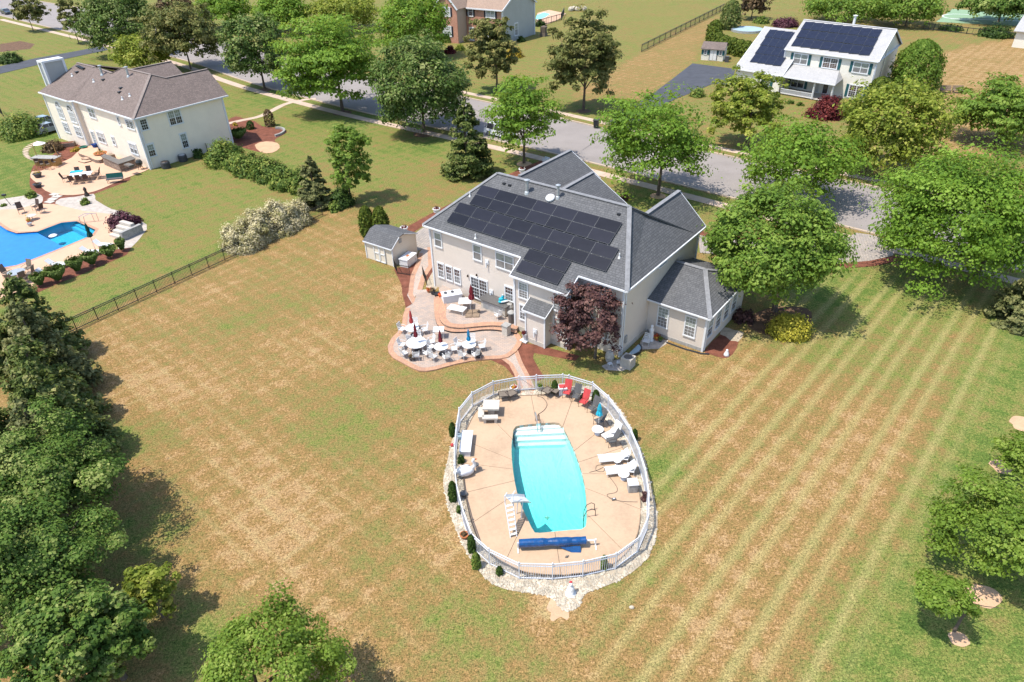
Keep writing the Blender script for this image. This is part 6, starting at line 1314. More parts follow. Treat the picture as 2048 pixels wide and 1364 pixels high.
MB().box(-1.25, -.45, 0, 1.25, .45, .92).build('cabinet', M['concrete'], ok); MB().box(-1.4, -.6, .92, 1.4, .6, .99).build('countertop', M['granite'], ok)
for x, w_ in ((-.75, .3), (-.1, .3), (.55, .36)): MB().box(x - w_, -.47, .2, x + w_, -.44, .8).build('cabinet_door', M['galv'], ok)
c = G(1006, 605, UZ + .99); bg_ = thing('inflatable_float', 'blue and white pool float heaped on the dark counter', 'pool float', c, .3)
q = MB(); q.ell((0, 0, .14), .42, .24, .14); q.ell((-.12, .05, .34), .24, .18, .14); q.ell((.02, .05, .52), .14, .12, .14); q.build('body', M['cyan_fabric'], bg_, smooth=True); MB().ell((.1, -.17, .17), .36, .09, .08).ell((0, 0, .72), .07, .07, .08).build('white_panel', M['white'], bg_, smooth=True)
c = G(1023, 645, UZ); gr = thing('trash_bin', 'tall dark grey bin at the corner of the house bump', 'bin', c, HY); MB().lathe([(.24, 0), (.28, .8), (.3, .82), (.3, .88), (.22, .95)], 12).build('body', M['granite'], gr); MB().lathe([(.32, .95), (.30, 1.0), (.14, 1.12), (.02, 1.14)], 12).build('lid', M['stone_grey'], gr)
c = G(1019, 628, UZ); gr = thing('grill', 'covered dark kettle grill between the counter and the wall', 'grill', c, 0); MB().lathe([(.22, .3), (.34, .5), (.36, .75), (.24, .98), (.03, 1.05)], 12).build('cover', M['stone_grey'], gr); 
for k_ in range(3): MB().tube([(.2 * math.cos(k_ * 2.1), .2 * math.sin(k_ * 2.1), .35), (.3 * math.cos(k_ * 2.1), .3 * math.sin(k_ * 2.1), 0)], .02, 5).build('leg', M['black_metal'], gr)
c = G(997, 637, UZ); dup(WC, c, 2.2, 'lone white chair in front of the outdoor kitchen', 'chairs on the raised patio')
c = G(963, 597, UZ); mt_ = thing('striped_mat', 'white mat with dark stripes below the patio door', 'mat', c, HY); q = MB(); q.obox((0, .1, .22), (.62, 0, 0), (0, .42, .2), (0, -.01, .03)); q.build('mat', M['white'], mt_)
for i in range(7): MB().obox((-.54 + i * .18, .09, .258), (.03, 0, 0), (0, .40, .19), (0, 0, .006)).build('stripe', M['dark_shutter'], mt_)
c = G(883, 596, PZ); pot('planter', 'orange glazed pot left of the white counter', c, .26, .42, 'orange')
c = G(866, 588, PZ); pot('planter', 'dark pot with dry plant by the house corner', c, .24, .36, 'pot_dark', 'brownleaf', .3, .4)
c = G(874, 592, PZ); pot('planter', 'black low tub beside the orange pot', c, .28, .3, 'black_plastic')
c = G(858, 584, PZ); pot('planter', 'small clay pot with pink flowers at the path end', c, .2, .25, 'terracotta', 'flower', .24, .2)
c = G(1049, 682, .04); uu = thing('garden_statue', 'small white lantern-shaped planter with red flowers by the bump wall', 'planter', c, HY); MB().box(-.3, -.24, 0, .3, .24, .1).build('base', M['white'], uu); MB().lathe([(.16, .1), (.14, .55), (.22, .62), (.2, .72)], 6).build('column', M['white'], uu)
P, Nn, v = crown_points('dome', .22, .3, 130, .1); P[:, 2] += .7; o = bpy.data.objects.new('flowers', leaf_mesh('flowers', P, Nn, .1, v, LM['redmaple'])); COL.objects.link(o); o.parent = uu
# urns along the left side of the big house
first = None
for (px, py), lb in zip([(809.5, 470), (874, 432), (1044, 351)], ['white urn with pink flowers at the paver court by the shed', 'white urn with flowers beside the left roof corner of the big house', 'white urn with red flowers below the front wing roof']):
    c = G(px, py)
    if first is None:
        first = thing('flower_urn', lb, 'urn', c, 0, 'white urns along the house'); MB().lathe([(.26, 0), (.26, .06), (.12, .16), (.12, .3), (.34, .5), (.36, .8), (.44, .84), (.40, .9), (.3, .86)], 14).build('urn', M['white'], first)
        P, Nn, v = crown_points('dome', .36, .3, 150, .1); P[:, 2] += .84; o = bpy.data.objects.new('flowers', leaf_mesh('flowers', P, Nn, .11, v, LM['redmaple'])); COL.objects.link(o); o.parent = first
    else: dup(first, c, 1.0, lb)
c = G(1092, 330); cp = thing('castle_planter', 'white tower-shaped planter with notched rim left of the front wing roof', 'planter', c, HY); MB().box(-.3, -.3, 0, .3, .3, .75).build('body', M['pvc'], cp)
for x in (-.25, 0, .25):
    for y in (-.27, .27): MB().box(x - .08, y - .06, .75, x + .08, y + .06, .95).build('notch', M['pvc'], cp)
# white storage box by the shed
bx = R7([(990, 905), (1108, 940), (1290, 795)]); c = (bx[0] + bx[2]) / 2; ex = (bx[1] - bx[0]); ey_ = (bx[2] - bx[1]); sb = thing('storage_box', 'white storage box with low lid beside the small shed', 'storage box', c, math.atan2(ey_.y, ey_.x))
L_, W_ = ey_.length / 2, ex.length / 2 + .1; MB().box(-L_, -W_, 0, L_, W_, .72).build('body', M['grey_plastic'] if 0 else M['white'], sb); q = MB().box(-L_ - .04, -W_ - .04, .72, L_ + .04, W_ + .04, .84); q.build('lid', M['white'], sb); MB().box(-.2, -.14, .841, .2, .14, .852).build('brown_plate', M['terracotta'], sb)
MB().tube([(L_ * .6, -W_ - .03, .3), (L_ * .6, -W_ - .03, .5)], .02, 5).build('handle', M['grey_plastic'], sb)

# ------------------------------------------------------------------ pool terrace things
D8 = lambda x, y, z=DZ: G(860 + x / 2.842, 720 + y / 2.842, z)
pc = thing('picnic_table', 'square concrete picnic table at the upper left of the pool', 'table', D8(350, 300), -.05)
MB().box(-.55, -.5, .62, .55, .5, .74).build('tabletop', M['concrete'], pc); MB().box(-.2, -.2, 0, .2, .2, .62).build('pedestal', M['concrete'], pc)
bproto = None
for (x, y), rz, lb in (((343, 352), 0, 'concrete bench nearest the pool below the picnic table'), ((292, 325), PI / 2, 'concrete bench left of the picnic table')):
    if bproto is None:
        bproto = thing('concrete_bench', lb, 'bench', D8(x, y), rz, 'concrete benches at the picnic table'); MB().box(-.52, -.2, .34, .52, .2, .46).build('seat', M['concrete'], bproto)
        for sx in (-.36, .36): MB().box(sx - .09, -.15, 0, sx + .09, .15, .34).build('leg', M['concrete'], bproto)
    else: dup(bproto, D8(x, y), rz, lb)
wb_ = thing('deck_box', 'long white storage bench at the left edge of the pool deck', 'storage box', D8(208, 490), PI / 2 - .05); MB().box(-.95, -.32, 0, .95, .32, .4).build('body', M['pvc'], wb_); MB().box(-1.0, -.36, .4, 1.0, .36, .47).build('lid', M['white'], wb_)
sk = thing('toy_bucket', 'pale blue bucket behind the white storage bench', 'bucket', D8(175, 450, .03), 0); MB().lathe([(.16, 0), (.2, .34), (.22, .36)], 10).build('bucket', M['blue_tarp'], sk); MB().tube([(-.2, 0, .34), (0, 0, .5), (.2, 0, .34)], .012, 5).build('handle', M['steel'], sk)
sw = thing('swan_statue', 'white swan shaped statue by the left pool fence', 'statue', D8(205, 655, .06), .35)
q = MB(); q.ell((0, 0, .32), .55, .3, .30, 12, 8); q.ell((-.5, 0, .5), .3, .16, .2); q.build('body', M['white'], sw, smooth=True)
MB().tube([(.38, 0, .4), (.58, 0, .62), (.56, 0, .86), (.47, 0, 1.0), (.52, 0, 1.12), (.62, 0, 1.1)], [.15, .11, .09, .08, .09, .05], 8).build('neck', M['white'], sw, smooth=True); MB().lathe([(.05, 0), (.012, .14)], 6, (0, 0, 0)).build('beak', M['orange'], sw, loc=(.64, 0, 1.1)).rotation_euler = (0, 1.7, 0)
for s_ in (-1, 1): MB().ell((-.05, s_ * .27, .42), .42, .08, .2, 10, 6).build('wing', M['pvc'], sw, smooth=True)
rs = thing('round_stand', 'small dark round table beside the swan statue', 'table', D8(262, 622), 0); MB().lathe([(.2, .4), (.2, .43)], 12).build('tabletop', M['grey_sling'], rs)
for k_ in range(3): MB().tube([(.14 * math.cos(k_ * 2.1), .14 * math.sin(k_ * 2.1), .4), (.2 * math.cos(k_ * 2.1), .2 * math.sin(k_ * 2.1), 0)], .014, 5).build('leg', M['black_metal'], rs)
dk = thing('black_planter', 'dark stone pot on the left gravel below the swan', 'planter', D8(192, 772, .03), 0); MB().lathe([(.14, 0), (.2, .22), (.22, .26), (.14, .25)], 10).build('pot', M['granite'], dk)
# metal side tables and chairs along the top edge
tp = None
for (x, y), lb in (((418, 222), 'bronze framed glass table first from the left at the top of the pool'), ((464, 216), 'bronze framed glass table second from the left at the top of the pool'), ((668, 200), 'bronze framed table right of the gate, nearer the hose'), ((712, 198), 'bronze framed table beside the storage cube')):
    c = D8(x, y)
    if tp is None:
        tp = thing('metal_table', lb, 'table', c, .15, 'bronze tables at the pool'); q = MB()
        for a, b in (((-.32, -.3), (.32, -.3)), ((.32, -.3), (.32, .3)), ((.32, .3), (-.32, .3)), ((-.32, .3), (-.32, -.3))): q.bar((*a, .46), (*b, .46), .04, .03)
        q.build('table_frame', M['brown_metal'], tp); MB().box(-.3, -.28, .455, .3, .28, .462).build('glass_top', M['tan_sling'], tp)
        for sx in (-1, 1):
            for sy in (-1, 1): MB().tube([(sx * .32, sy * .3, .45), (sx * .34, sy * .31, 0)], .018, 5).build('leg', M['brown_metal'], tp)
    else: dup(tp, c, .15 + x * .001, lb)
scg = 'sling chairs round the pool'
chair('pool_chair', 'left of two red sling chairs at the top right of the pool', 'brown_metal', 'red', scg, 1.0, .72, recl=.28, loc=D8(778, 208), rz=-1.9)
chair('pool_chair', 'right of two red sling chairs at the top right of the pool', 'brown_metal', 'red', scg, 1.0, .72, recl=.28, loc=D8(872, 262), rz=-2.2)
gc = chair('pool_chair', 'dark grey sling chair between the two red ones', 'brown_metal', 'grey_sling', scg, 1.0, .72, recl=.28, loc=D8(828, 232), rz=-2.05)
dup(gc, D8(922, 300), -2.4, 'dark grey sling chair right of the red chairs, above the cyan umbrella')
dup(gc, D8(958, 372), -2.7, 'dark sling chair just below the cyan umbrella')
dup(gc, D8(1028, 482), -2.95, 'grey sling chair above the two white sun loungers')
umbrella('cyan closed umbrella among the chairs right of the pool', D8(957, 385), 2.1, 'cyan_fabric', .17, None, True, 'white')
lt = table('lattice_table', 'low white lattice table on the deck below the cyan umbrella', 'white', .38, .42, D8(952, 420), 'pedestal')
ws_ = thing('folded_lounger', 'white lounger stood folded at the right fence of the pool', 'sun lounger', D8(1022, 440), -2.6)
MB().box(-.55, -.3, .22, .5, .3, .28).build('bed', M['white'], ws_); MB().obox((-.6, 0, .62), (.02, 0, 0), (0, .3, 0), (-.12, 0, .36)).build('backrest', M['white'], ws_); MB().ell((-.35, 0, .42), .3, .26, .16).build('cushion', M['pvc'], ws_, smooth=True)
for sx in (-.45, .45):
    for sy in (-.25, .25): MB().tube([(sx, sy, .22), (sx, sy, 0)], .02, 5).build('leg', M['white'], ws_)
lg = thing('sun_lounger', 'upper of two white sun loungers right of the pool', 'sun lounger', D8(1040, 572), PI + .08, 'white sun loungers at the pool')
for i in range(11): MB().box(-.45 + i * .125, -.3, .30, -.45 + i * .125 + .105, .3, .34).build('slat', M['white'], lg)
MB().obox((-.72, 0, .52), (.22, 0, -.2), (0, .3, 0), (.015, 0, .018)).build('backrest', M['white'], lg)
q = MB(); q.bar((-.5, .3, .28), (.95, .3, .28), .05).bar((-.5, -.3, .28), (.95, -.3, .28), .05); q.build('frame', M['white'], lg)
for sx in (-.4, .85):
    for sy in (-.28, .28): MB().tube([(sx, sy, .28), (sx, sy, 0)], .022, 5).build('leg', M['white'], lg)
dup(lg, D8(1080, 640), PI + .12, 'lower of two white sun loungers right of the pool')
for (x, y), lb in (((1062, 598), 'small white table between the two sun loungers'), ((1098, 676), 'round white table below the lower sun lounger')): table('side_table', lb, 'white', .34 if y > 650 else .24, .45, D8(x, y), 'pedestal')
wc2 = None
for (x, y), lb in (((1104, 575), 'white mesh chair beside the upper sun lounger'), ((1138, 645), 'white mesh chair beside the lower sun lounger')): dup(WC, D8(x, y, .04), PI - .2, lb, 'mesh chairs by the loungers')
cb = thing('cabinet', 'grey cabinet with white lid at the right of the pool', 'cabinet', D8(1148, 738), .05); MB().box(-.26, -.25, 0, .26, .25, .62).build('body', M['grey_plastic'], cb); MB().box(-.3, -.29, .62, .3, .29, .68).build('lid', M['white'], cb); MB().box(-.2, -.262, .08, .2, -.25, .56).build('door', M['stone_grey'], cb)
cu = thing('storage_cube', 'white cube box with red top at the upper right of the pool', 'storage box', D8(752, 192, .05), .05); MB().box(-.26, -.26, 0, .26, .26, .6).build('body', M['pvc'], cu); MB().box(-.3, -.3, .6, .3, .3, .66).build('lid', M['white'], cu); MB().box(-.24, -.2, .66, .24, .2, .70).build('cushion', M['red'], cu)
pot('planter', 'square white planter left of the pool gate', D8(478, 185, .03), .26, .5, 'white', 'flower', .2, .14); pot('planter', 'pale grey planter right of the pool gate', D8(625, 172, .03), .22, .4, 'galv', 'shrub', .18, .12)
pot('planter', 'round clay pot on the lower left gravel', D8(196, 1008, .02), .24, .26, 'terracotta', 'brownleaf', .15, .08)
# diving slide with ladder
sl0 = thing('pool_slide', 'white pool slide with a tall ladder at the left of the pool', 'slide', D8(478, 1000), 0)
b0, b1 = D8(458, 1012) - sl0.location, D8(494, 1004) - sl0.location; tgt = G(1010, 1006, 1.75) - sl0.location; tgt2 = G(1026, 1002, 1.75) - sl0.location
for a_, b_ in ((b0, tgt), (b1, tgt2)): MB().tube([a_, b_, b_ + Vector((.0, .05, .5)), b_ + Vector((.12, .32, .45))], .028, 6).build('ladder_rail', M['pvc'], sl0)
for k_ in range(7): t_ = (k_ + .7) / 7.4; MB().bar(b0.lerp(tgt, t_), b1.lerp(tgt2, t_), .13, .03).build('step', M['white'], sl0)
ch0 = (tgt + tgt2) / 2 + Vector((.1, .1, .05)); en = G(1056, 1000, 1.05) - sl0.location
pts = [ch0 - (en - ch0) * .12, ch0, ch0.lerp(en, .55) + Vector((0, 0, .05)), en]
q = MB(); dr_ = (en - ch0); nn = Vector((-dr_.y, dr_.x, 0)).normalized()
for a_, b_ in zip(pts[:-1], pts[1:]):
    for o0, z0, o1, z1 in ((-.34, .16, -.28, 0), (-.28, 0, .28, 0), (.28, 0, .34, .16)):
        q.poly([a_ + nn * o0 + Vector((0, 0, z0)), a_ + nn * o1 + Vector((0, 0, z1)), b_ + nn * o1 + Vector((0, 0, z1)), b_ + nn * o0 + Vector((0, 0, z0))])
q.build('chute', M['white'], sl0)
for a_ in (pts[2],): MB().tube([a_ + nn * .22, Vector((a_.x + nn.x * .22 - .1, a_.y + nn.y * .22, 0))], .03, 6).build('support_leg', M['pvc'], sl0); MB().tube([a_ - nn * .22, Vector((a_.x - nn.x * .22 - .1, a_.y - nn.y * .22, 0))], .03, 6).build('support_leg', M['pvc'], sl0)
# solar cover reel
r0, r1 = D8(500, 1072), D8(940, 1052); cr_ = thing('cover_reel', 'blue pool cover rolled on a white reel at the bottom of the deck', 'pool cover reel', r0, math.atan2(r1.y - r0.y, r1.x - r0.x)); RL = (r1 - r0).length
MB().tube([(0, 0, .42), (RL, 0, .42)], .05, 8).build('axle', M['pvc'], cr_)
q = MB(); rng = random.Random(5); q.tube([(.06 + i * (RL * .86) / 14, 0, .42) for i in range(15)], [.22 + rng.uniform(-.02, .025) for i in range(15)], 14); q.build('rolled_cover', M['cover_blue'], cr_)
MB().poly([(RL * .52, -.15, .20), (RL * .80, -.17, .22), (RL * .80, -.46, .012), (RL * .68, -.42, .012)]).build('loose_flap', M['cover_blue'], cr_)
for x in (0, RL): MB().bar((x, -.35, .03), (x, .35, .03), .07, .06).bar((x, 0, .03), (x, 0, .5), .07, .07).build('end_stand', M['white'], cr_)
# hand rails
rl0 = thing('pool_ladder', 'bronze pool ladder rails at the lower right of the pool', 'pool ladder', D8(900, 865), 0)
for (x, y) in ((935, 850), (940, 885)):
    a_ = D8(x, y) - rl0.location; b_ = D8(875, y + 12) - rl0.location; MB().tube([a_, a_ + Vector((-.02, 0, .45)), a_.lerp(b_, .35) + Vector((0, 0, .62)), a_.lerp(b_, .8) + Vector((0, 0, .5)), b_ + Vector((0, 0, .1)), b_ + Vector((0, 0, -.8))], .022, 6).build('rail', M['brown_metal'], rl0)
for z in (-.35, -.65): MB().bar(D8(875, 862, z) - rl0.location, D8(875, 897, z) - rl0.location, .06, .03).build('rung', M['white'], rl0)
rl1 = thing('hand_rail', 'white hand rail at the steps end of the pool', 'hand rail', D8(602, 340), 0); q = MB()
a_ = D8(598, 345) - rl1.location; b_ = D8(612, 395, 0) - rl1.location
MB().tube([a_, a_ + Vector((0, 0, .75)), a_.lerp(b_, .3) + Vector((0, 0, .85)), a_.lerp(b_, .9) + Vector((0, 0, .45)), b_ + Vector((0, 0, -.2))], .03, 6).build('rail', M['steel'], rl1); a2 = Vector((.22, 0, 0))
MB().tube([a_ + a2, a_ + a2 + Vector((0, 0, .6)), a_.lerp(b_, .3) + a2 + Vector((0, 0, .7)), b_ + a2 + Vector((0, 0, -.2))], .022, 6).build('rail', M['brown_metal'], rl1)
def cord(label, pts, r_=.012, mt='black_plastic', name='hose'):
    pts = smooth_line([D8(*p_[:2]) + Vector((0, 0, .02)) for p_ in pts], 4); tag(MB().tube(pts, r_, 5).build(name, M[mt]), label, 'hose')
cord('thin dark hose curling from the hand rail up to the tables', [(612, 345), (612, 315), (650, 285), (665, 250), (640, 215), (612, 208), (622, 200), (650, 205)], .016)
cord('dark cleaner cord looping on the deck right of the pool', [(905, 640), (950, 628), (990, 610), (985, 635), (945, 630), (950, 600), (995, 605), (1010, 650), (1060, 720), (1058, 752), (1008, 765), (1020, 785), (1045, 795), (1100, 805), (1180, 808)], .011)
pb = thing('pool_cleaner', 'small dark pool cleaner box on the deck cord', 'pool cleaner', D8(1045, 795), .2); MB().box(-.12, -.07, 0, .12, .07, .1).build('body', M['granite'], pb); MB().box(-.05, -.03, .1, .05, .03, .13).build('handle', M['white'], pb)
vl = thing('valve_cap', 'tiny dark valve on the deck below the blue roller', 'valve', D8(778, 1120), .5); MB().lathe([(.07, 0), (.07, .05), (.03, .09)], 8).build('cap', M['granite'], vl); MB().bar((-.12, 0, .06), (.12, 0, .06), .03).build('lever', M['granite'], vl)
st0 = thing('garden_statue', 'small white figure on the gravel tongue below the pool', 'statue', G(1141, 1187), 0); MB().lathe([(.3, 0), (.3, .06), (.16, .1), (.2, .4), (.13, .55), (.05, .62), (.1, .72), (.08, .82), (.01, .86)], 10).build('figure', M['white'], st0, smooth=True); MB().ell((0, 0, .68), .09, .07, .08).build('red_cap', M['flower_red'], st0, loc=(0, .05, .16))
wr = thing('stone', 'single white stone lying on the lawn below the pool', 'stone', G(1263, 1216), 0); MB().ell((0, 0, .06), .14, .1, .09, 7, 5).build('stone_body', M['rock'], wr)
rf = thing('red_ball', 'red ball outside the left pool fence', 'ball', G(905, 893), 0); MB().ell((0, 0, .13), .13, .13, .13).build('ball_body', M['red'], rf, smooth=True)
# sunroom corner
R5p = lambda x, y, z=0: G(1200 + x / 6.82, 540 + y / 6.82, z)
dup(WC, R5p(625, 1020), -2.0, 'white lattice chair in the corner beside the sunroom', 'garden seats'); stt = thing('garden_statue', 'white standing statue in the corner beside the sunroom', 'statue', R5p(690, 960), 0)
MB().lathe([(.25, 0), (.25, .1), (.17, .14), (.2, .5), (.16, .85), (.2, 1.05), (.08, 1.18), (.11, 1.28), (.1, 1.38), (.01, 1.45)], 10).build('figure', M['white'], stt, smooth=True)
pot('planter', 'clay pot with orange flowers by the sunroom wall', R5p(775, 950), .24, .3, 'terracotta', 'flower', .32, .3)
pot('planter', 'pot with green shoots by the sunroom wall', R5p(820, 975), .18, .25, 'pot_dark', 'shrub', .22, .3)
st1 = thing('garden_statue', 'small white figure in the dark red mulch by the sunroom', 'statue', R5p(1722, 1165), 0); MB().lathe([(.22, 0), (.2, .12), (.14, .3), (.08, .42), (.1, .5), (.01, .58)], 9).build('figure', M['white'], st1, smooth=True)
ac = thing('air_conditioner', 'square air conditioner at the rear right corner of the big house', 'air conditioner', R5p(375, 1310), HY); MB().box(-.42, -.4, 0, .42, .4, .85).build('casing', M['concrete'], ac); MB().lathe([(.34, .852), (.3, .88), (.04, .9)], 12).build('fan_grille', M['granite'], ac)
for k_ in range(7): MB().box(-.425, -.405, .1 + k_ * .1, .425, .405, .125 + k_ * .1).build('louvre', M['stone_grey'], ac)
cs = thing('storage_barrel', 'pale barrel behind the purple tree at the house corner', 'barrel', R5p(130, 1235), 0); MB().lathe([(.28, 0), (.34, .3), (.34, .6), (.26, .85), (.1, .9)], 12).build('barrel', M['concrete'], cs); MB().lathe([(.35, .28), (.36, .32)], 12).build('hoop', M['stone_grey'], cs)
for k_, (x, y) in enumerate(((135, 1310), (250, 1290))):
    t2 = thing('step_stool', ['white step stool on the grass by the purple tree', 'white stool next to the square air conditioner'][k_], 'stool', R5p(x, y), .4 + k_); MB().box(-.16, -.14, .22, .16, .14, .26).build('seat', M['white'], t2)
    for sx in (-1, 1):
        for sy in (-1, 1): MB().tube([(sx * .13, sy * .11, .22), (sx * .17, sy * .14, 0)], .016, 5).build('leg', M['white'], t2)
wk = thing('window_well', 'ribbed window well cover at the foot of the right wall', 'well cover', R5p(450, 1105), HY + PI / 2)
q = MB(); arc = [(.85 * math.cos(a_), .55 * math.sin(a_)) for a_ in np.linspace(PI, 2 * PI, 12)]; q.prism([Vector((x, y, 0)) for x, y in arc], 0, .16); q.build('cover', M['blue_tarp'], wk); q = MB()
for a_, b_ in zip(arc[:-1], arc[1:]): q.bar((*a_, .1), (*b_, .1), .07, .22)
q.build('rim', M['black_plastic'], wk)
tag(MB().tube([(*R5p(905, 985, .06)[:2], .06), (*R5p(1150, 1075, .06)[:2], .06), (*R5p(1390, 1140, .06)[:2], .06), (*R5p(1490, 1145, .06)[:2], .06)], .06, 6).build('drain_pipe', M['black_plastic']), 'black drain pipe lying along the sunroom foot', 'pipe')

# ------------------------------------------------------------------ street: bin, cars
c = G(1192, 256); tb = thing('wheelie_bin', 'dark wheeled bin standing in the street by the kerb', 'bin', c, -.4)
q = MB(); z0, z1 = .1, 1.15
lo_ = [(-.28, -.3), (.28, -.3), (.28, .3), (-.28, .3)]; hi_ = [(-.36, -.38), (.36, -.38), (.36, .4), (-.36, .4)]
for i in range(4): j = (i + 1) % 4; q.poly([(*lo_[i], z0), (*lo_[j], z0), (*hi_[j], z1), (*hi_[i], z1)])
q.poly([(*p_, z0) for p_ in lo_[::-1]]); q.build('body', M['black_plastic'], tb); MB().obox((0, 0, 1.2), (.4, 0, 0), (0, .42, 0), (0, 0, .05)).build('lid', M['pot_dark'], tb); MB().bar((-.3, .46, 1.1), (.3, .46, 1.1), .05).build('handle', M['black_plastic'], tb)
for s_ in (-.3, .3): MB().tube([(s_ - .04, .32, .13), (s_ + .04, .32, .13)], .13, 10).build('wheel', M['black_plastic'], tb)
mb_ = thing('storm_drain', 'small dark drain grate in the kerb left of the leaning street tree', 'drain', G(1165, 322), -.66); MB().box(-.5, -.2, 0, .5, .2, .02).build('grate', M['black_metal'], mb_)
for k_ in range(6): MB().box(-.45 + k_ * .16, -.17, .02, -.40 + k_ * .16, .17, .03).build('bar', M['pot_dark'], mb_)
def paint(name, c):
    m, t, p = base(name); p.inputs['Base Color'].default_value = (*c, 1); p.inputs['Roughness'].default_value = .3; p.inputs['Coat Weight'].default_value = .6; t.links.new(ramp(t, noise(t, obj_co(t), 1.5, 3), [(.3, tuple(x * .93 for x in c)), (.7, c)]), p.inputs['Base Color']); return m
def car(label, loc, rz, mt, suv=False):
    r = thing('parked_car', label, 'car', loc, rz, 'parked cars'); hh = 1.75 if suv else 1.45; W = .92
    pr_ = [(-2.3, .35), (-2.32, .8), (-2.2, .98), (-1.3, 1.02), (1.0, 1.0), (2.0, .86), (2.3, .7), (2.32, .35)]
    q = MB()
    def loft(profile, w0, w1):
        z_ = [p_[1] for p_ in profile]; lo, hi = min(z_), max(z_); wd = lambda z: w0 + (w1 - w0) * (z - lo) / (hi - lo); n_ = len(profile)
        for i in range(n_ - 1): (x0, a0), (x1, a1) = profile[i], profile[i + 1]; q.poly([(x0, -wd(a0), a0), (x1, -wd(a1), a1), (x1, wd(a1), a1), (x0, wd(a0), a0)])
        q.poly([(x, -wd(z), z) for x, z in profile][::-1]); q.poly([(x, wd(z), z) for x, z in profile]); q.poly([(profile[0][0], -wd(lo), profile[0][1]), (profile[0][0], wd(lo), profile[0][1]), (profile[-1][0], wd(lo), profile[-1][1]), (profile[-1][0], -wd(lo), profile[-1][1])])
    loft(pr_, W, W * .95); q.build('body', mt, r); q = MB()
    cab = [(-2.0 if suv else -1.75, 1.0), (-1.8 if suv else -1.15, hh - .06), (-1.2, hh), (.1, hh), (1.05, 1.0)]
    loft(cab, W * .93, W * .74); q.build('cabin', M['gl_dark'], r); MB().box(-1.55 if suv else -1.05, -W * .74, hh - .02, .12, W * .74, hh + .035).build('roof_panel', mt, r)
    q = MB()
    for s_ in (-1, 1):
        for x0, x1 in ((-1.72 if suv else -1.1, -1.8), (-.35, -.38), (.15, 1.05)): q.bar((x1, s_ * W * .93, 1.0), (x0, s_ * W * .755, hh - .02), .07, .05)
    q.build('window_pillars', mt, r)
    for sx in (-1.42, 1.4):
        for s_ in (-1, 1):
            t_ = MB().tube([(sx, s_ * (W - .2), .34), (sx, s_ * (W + .02), .34)], .34, 16).build('wheel', M['black_plastic'], r); MB().tube([(sx, s_ * (W + .0), .34), (sx, s_ * (W + .03), .34)], .21, 12).build('rim', M['steel'], t_)
    for s_ in (-1, 1):
        MB().box(2.22, s_ * .62 - .2, .62, 2.335, s_ * .62 + .2, .78).build('headlight', M['gl_pale'], r); MB().box(-2.34, s_ * .68 - .16, .7, -2.24, s_ * .68 + .16, .9).build('tail_light', M['red'], r); MB().box(.75, s_ * (W + .08) - .08, 1.0, .92, s_ * (W + .08) + .08, 1.14).build('mirror', mt, r)
    return r
car('silver blue car half hidden behind the left house corner', G(96, 250), 1.0, paint('car_silver_blue', (.22, .28, .33)))
car('second grey car beyond the left house wall, mostly hidden', G(103, 264), 1.0, paint('car_grey', (.25, .28, .31)))
car('dark car on the street at the far top left corner', G(14, 28), -.72, paint('car_dark', (.02, .03, .04)))
car('white car parked on the street behind the leafy tree and spruce', G(1000, 272), -.75, paint('car_white', (.7, .71, .72)), True)
pbn = thing('picnic_bench', 'two wooden benches joined on the dry grass right of the egg-shaped evergreen', 'bench', G(1902, 186), -.15)
for x in (-.95, .95):
    MB().box(x - .85, -.3, .42, x + .85, .25, .5).build('seat', M['wood'], pbn); MB().obox((x, .32, .8), (.85, 0, 0), (0, .04, 0), (0, .08, .3)).build('backrest', M['wood'], pbn)
    for sx in (-.7, .7): MB().box(x + sx - .05, -.25, 0, x + sx + .05, .2, .42).build('leg', M['wood'], pbn)
g0 = thing('grey_bin', 'dark grey bin beside the small white shed', 'bin', G(1453, 124), -.4); MB().box(-.35, -.35, 0, .35, .35, 1.0).build('body', M['pot_dark'], g0); MB().box(-.38, -.38, 1.0, .38, .38, 1.08).build('lid', M['granite'], g0)
pl0 = thing('covered_pool', 'above ground pool with pale grey blue cover behind the garage', 'pool', G(1494, 62), 0); MB().lathe([(3.6, 0), (3.6, .5)], 24).build('wall', M['galv'], pl0); MB().lathe([(3.4, .5), (.1, .55)], 24).build('cover', M['blue_tarp'], pl0)
ut_ = thing('stump', 'grey tree stump by the rear corner of the brick house', 'stump', G(1088, 72), 0); MB().lathe([(1.0, 0), (.8, .8), (.85, 2.0), (.3, 2.2)], 9, rib=.12).build('wood', M['bark'], ut_)
ws0 = thing('white_rock_pile', 'pile of white boulders on the lawn at the top edge', 'rocks', G(1155, 22), 0)
for k_ in range(5): MB().ell(((k_ - 2) * .9, (k_ % 2) * .8, .5), .8, .7, .7, 8, 5).build('boulder', M['rock'], ws0)

